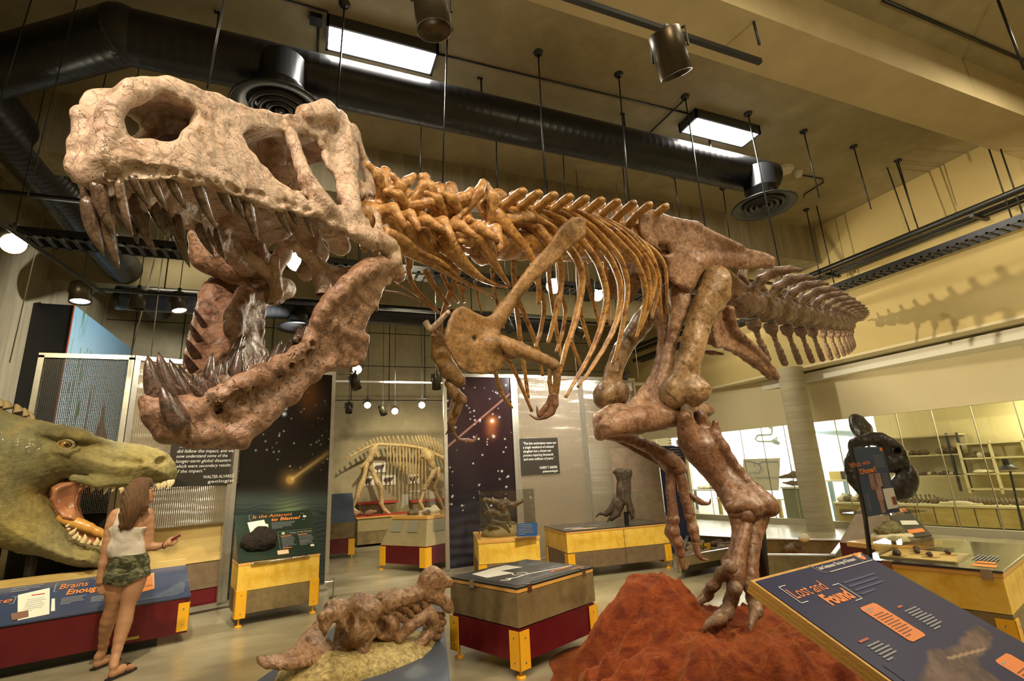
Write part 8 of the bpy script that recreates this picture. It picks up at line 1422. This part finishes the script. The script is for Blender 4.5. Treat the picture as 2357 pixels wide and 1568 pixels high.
for k, (f_, s, m_) in enumerate([(.45, .10, PLAST), (.62, .14, PLAST), (.78, .11, FOSS), (.92, .12, PLAST)]): p = z_(a*(1-f_)+b*f_+gn*.35, z+s*.4); V, Q = auto([ell(p, (s*1.8, s*1.3, s*.6), .03), ell(p+[s, 0, s*.3], (s*.6, s*.6, s*.5), .03)], .02, amp=.02, f=14); tag(mk('bench_fossil', (V, Q), m_, smooth=True), ['cream plaster lump at the left of the white work table', 'largest cream plaster lump on the white work table', 'dark fossil lump on the white work table', 'cream plaster lump at the right end of the white work table'][k], 'fossil')
YPL = bpy.data.materials['yellow_plywood']; tabl('low_table', 'low pale table with yellow wooden sides behind the beige poster', 1648, 1796, 1147, .7, .9, LABW, YPL)
a, b, z = tabl('olive_cabinet', 'olive grey cabinet beside the concrete column carrying a dark long skull', 1795, 1862, 1121, .35, .6, LABW, OLIVEC, 'cabinet', OLIVEC)
cb2 = lambda x, y, d=.55: gp(*Zb(x, y), d); V, Q = auto([chain([cb2(1310, 890), cb2(1400, 880), cb2(1500, 860), cb2(1600, 850)], [.03, .05, .08, .09], .04), chain([cb2(1360, 960), cb2(1480, 970), cb2(1620, 960)], [.03, .06, .08], .04), ell(cb2(1580, 890), (.12, .1, .12), .04)], .018, amp=.012, f=20); V[:, 2] = np.maximum(V[:, 2], z+.002); tag(mk('long_snouted_skull', (V, Q), FOSS, smooth=True), 'dark long snouted skull lying on the olive cabinet', 'skull')
# beige poster with skeleton drawing
t = thing('beige_poster', 'large beige poster with line drawing of a running dinosaur skeleton', 'poster', tuple(gp(1755, 1140, .62))); q = [gp(*Zb(x, y), .62) for x, y in ((845, 1060), (1300, 1060), (1320, 640), (840, 655))]; mk('sheet', MB().prism(q, gn*.01), M('beige_poster_paper', (.70, .62, .48), rough=.7), t); mk('poster_stand', MB().cyl(q[0]*.5+q[1]*.5+gn*.05, (q[0]*.5+q[1]*.5+gn*.05)*[1, 1, 0], .02, 8), SILV, t)
for pts, r in (([(870, 700), (900, 680), (980, 700), (1040, 720), (1090, 690), (1290, 690)], .016), ([(1040, 720), (1075, 770), (1050, 830)], .014), ([(1000, 700), (985, 760)], .01), ([(1060, 720), (1095, 790), (1085, 825)], .012)): mk('printed_skeleton', MB().tube([gp(*Zb(*p), .615) for p in pts], [(r, .002)]*len(pts), 6), GREYT, t)
fr = Fr(gp(*Zb(880, 1060), .61), u_, (0, 0, 1)); fr.n = -gn; hgt = gp(*Zb(880, 850), .61)[2]-fr.o[2]; 
text(t, 'poster_line', fr, 'An old friend', 0, hgt, .09, GREYT, w=.52, h=0); text(t, 'poster_line', fr, 'with a new identity', 0, hgt-.13, .09, GREYT, w=1.0, h=0)
# ceiling arm, duct and lamp
t = thing('extraction_arm', 'white jointed extraction arm hanging in the bright laboratory', 'machine', tuple(gp(1750, 960, 1.8)));
for P_, r in (([(1220, 220), (1210, 340), (1030, 350)], .035), ([(1030, 350), (1000, 400), (1040, 430), (1210, 430)], .03), ([(1180, 250), (1220, 240)], .05)): mk('arm_section', MB().tube([gp(*Zb(*p), 1.8) for p in P_], r, 10), M('pale_grey_arm', (.45, .50, .50), rough=.4) if 'pale_grey_arm' not in bpy.data.materials else bpy.data.materials['pale_grey_arm'], t, smooth=True)
q = gp(*Zb(1270, 410), 1.8); mk('arm_hood', MB().lathe([(.03, .1), (.13, -.08)], q, 16, (.6, 0, .8)), bpy.data.materials['pale_grey_arm'], t, smooth=True)
tag(mk('blue_pipe', MB().cyl(gp(1880, 992, 3.2), gp(2000, 1002, 3.2), .09, 14), M('pale_blue_pipe', (.35, .48, .60), rough=.4), smooth=True), 'pale blue pipe crossing the bright window right of the column', 'pipe')
tag(mk('blue_pipe', MB().cyl(gp(1562, 1020, 1.4), gp(1592, 1014, 1.4), .12, 14), bpy.data.materials['pale_blue_pipe'], smooth=True), 'pale blue pipe at the left end of the laboratory window', 'pipe')
a, b, z = tabl('equipment_bench', 'pale bench with blue and dark equipment right of the concrete column', 1900, 1990, 1105, 1.2, .8, LABW, M('pale_blue_steel', (.30, .45, .58), rough=.5))
for k, f_ in enumerate((.15, .4, .62, .85)): p = a*(1-f_)+b*f_+gn*.4; tag(mk('bench_equipment', MB().box((p[0], p[1], z+.1), (.3, .3, .2), bev=0), [M('yellow_box', (.75, .6, .2)), DGREY, bpy.data.materials['pale_blue_steel'], LABW][k]), ['yellow box on the equipment bench', 'dark grey apparatus on the equipment bench', 'blue container on the equipment bench', 'white container at the right of the equipment bench'][k], 'equipment')
a, b, z = tabl('wooden_cabinet', 'low wooden cabinet with inset panel just right of the column', 1915, 1985, 1157, .3, .7, CREAMW, YPL, 'cabinet', YPL); mk('inset_panel', gbox(MB(), a*.8+b*.2-gn*.0, a*.3+b*.7-gn*.0, .25, z-.15, .02), BROWNB, [o for o in bpy.data.objects if o.name.startswith('wooden_cabinet')][0])
for k in range(4):
    f_ = .15+.22*k; p = z_(a*(1-f_)+b*f_+gn*.3, z+.06); V, Q = auto([ell(p, (.14, .1, .07), .03), ell(p+[.05, 0, .06], (.06, .06, .06), .03)], .018, amp=.018, f=18); tag(mk('cabinet_fossil', (V, Q), FOSS if k % 2 else PLAST, smooth=True), ['pale fossil left on the low wooden cabinet', 'dark fossil left of centre on the low wooden cabinet', 'pale fossil right of centre on the low wooden cabinet', 'dark fossil at the right on the low wooden cabinet'][k], 'fossil')
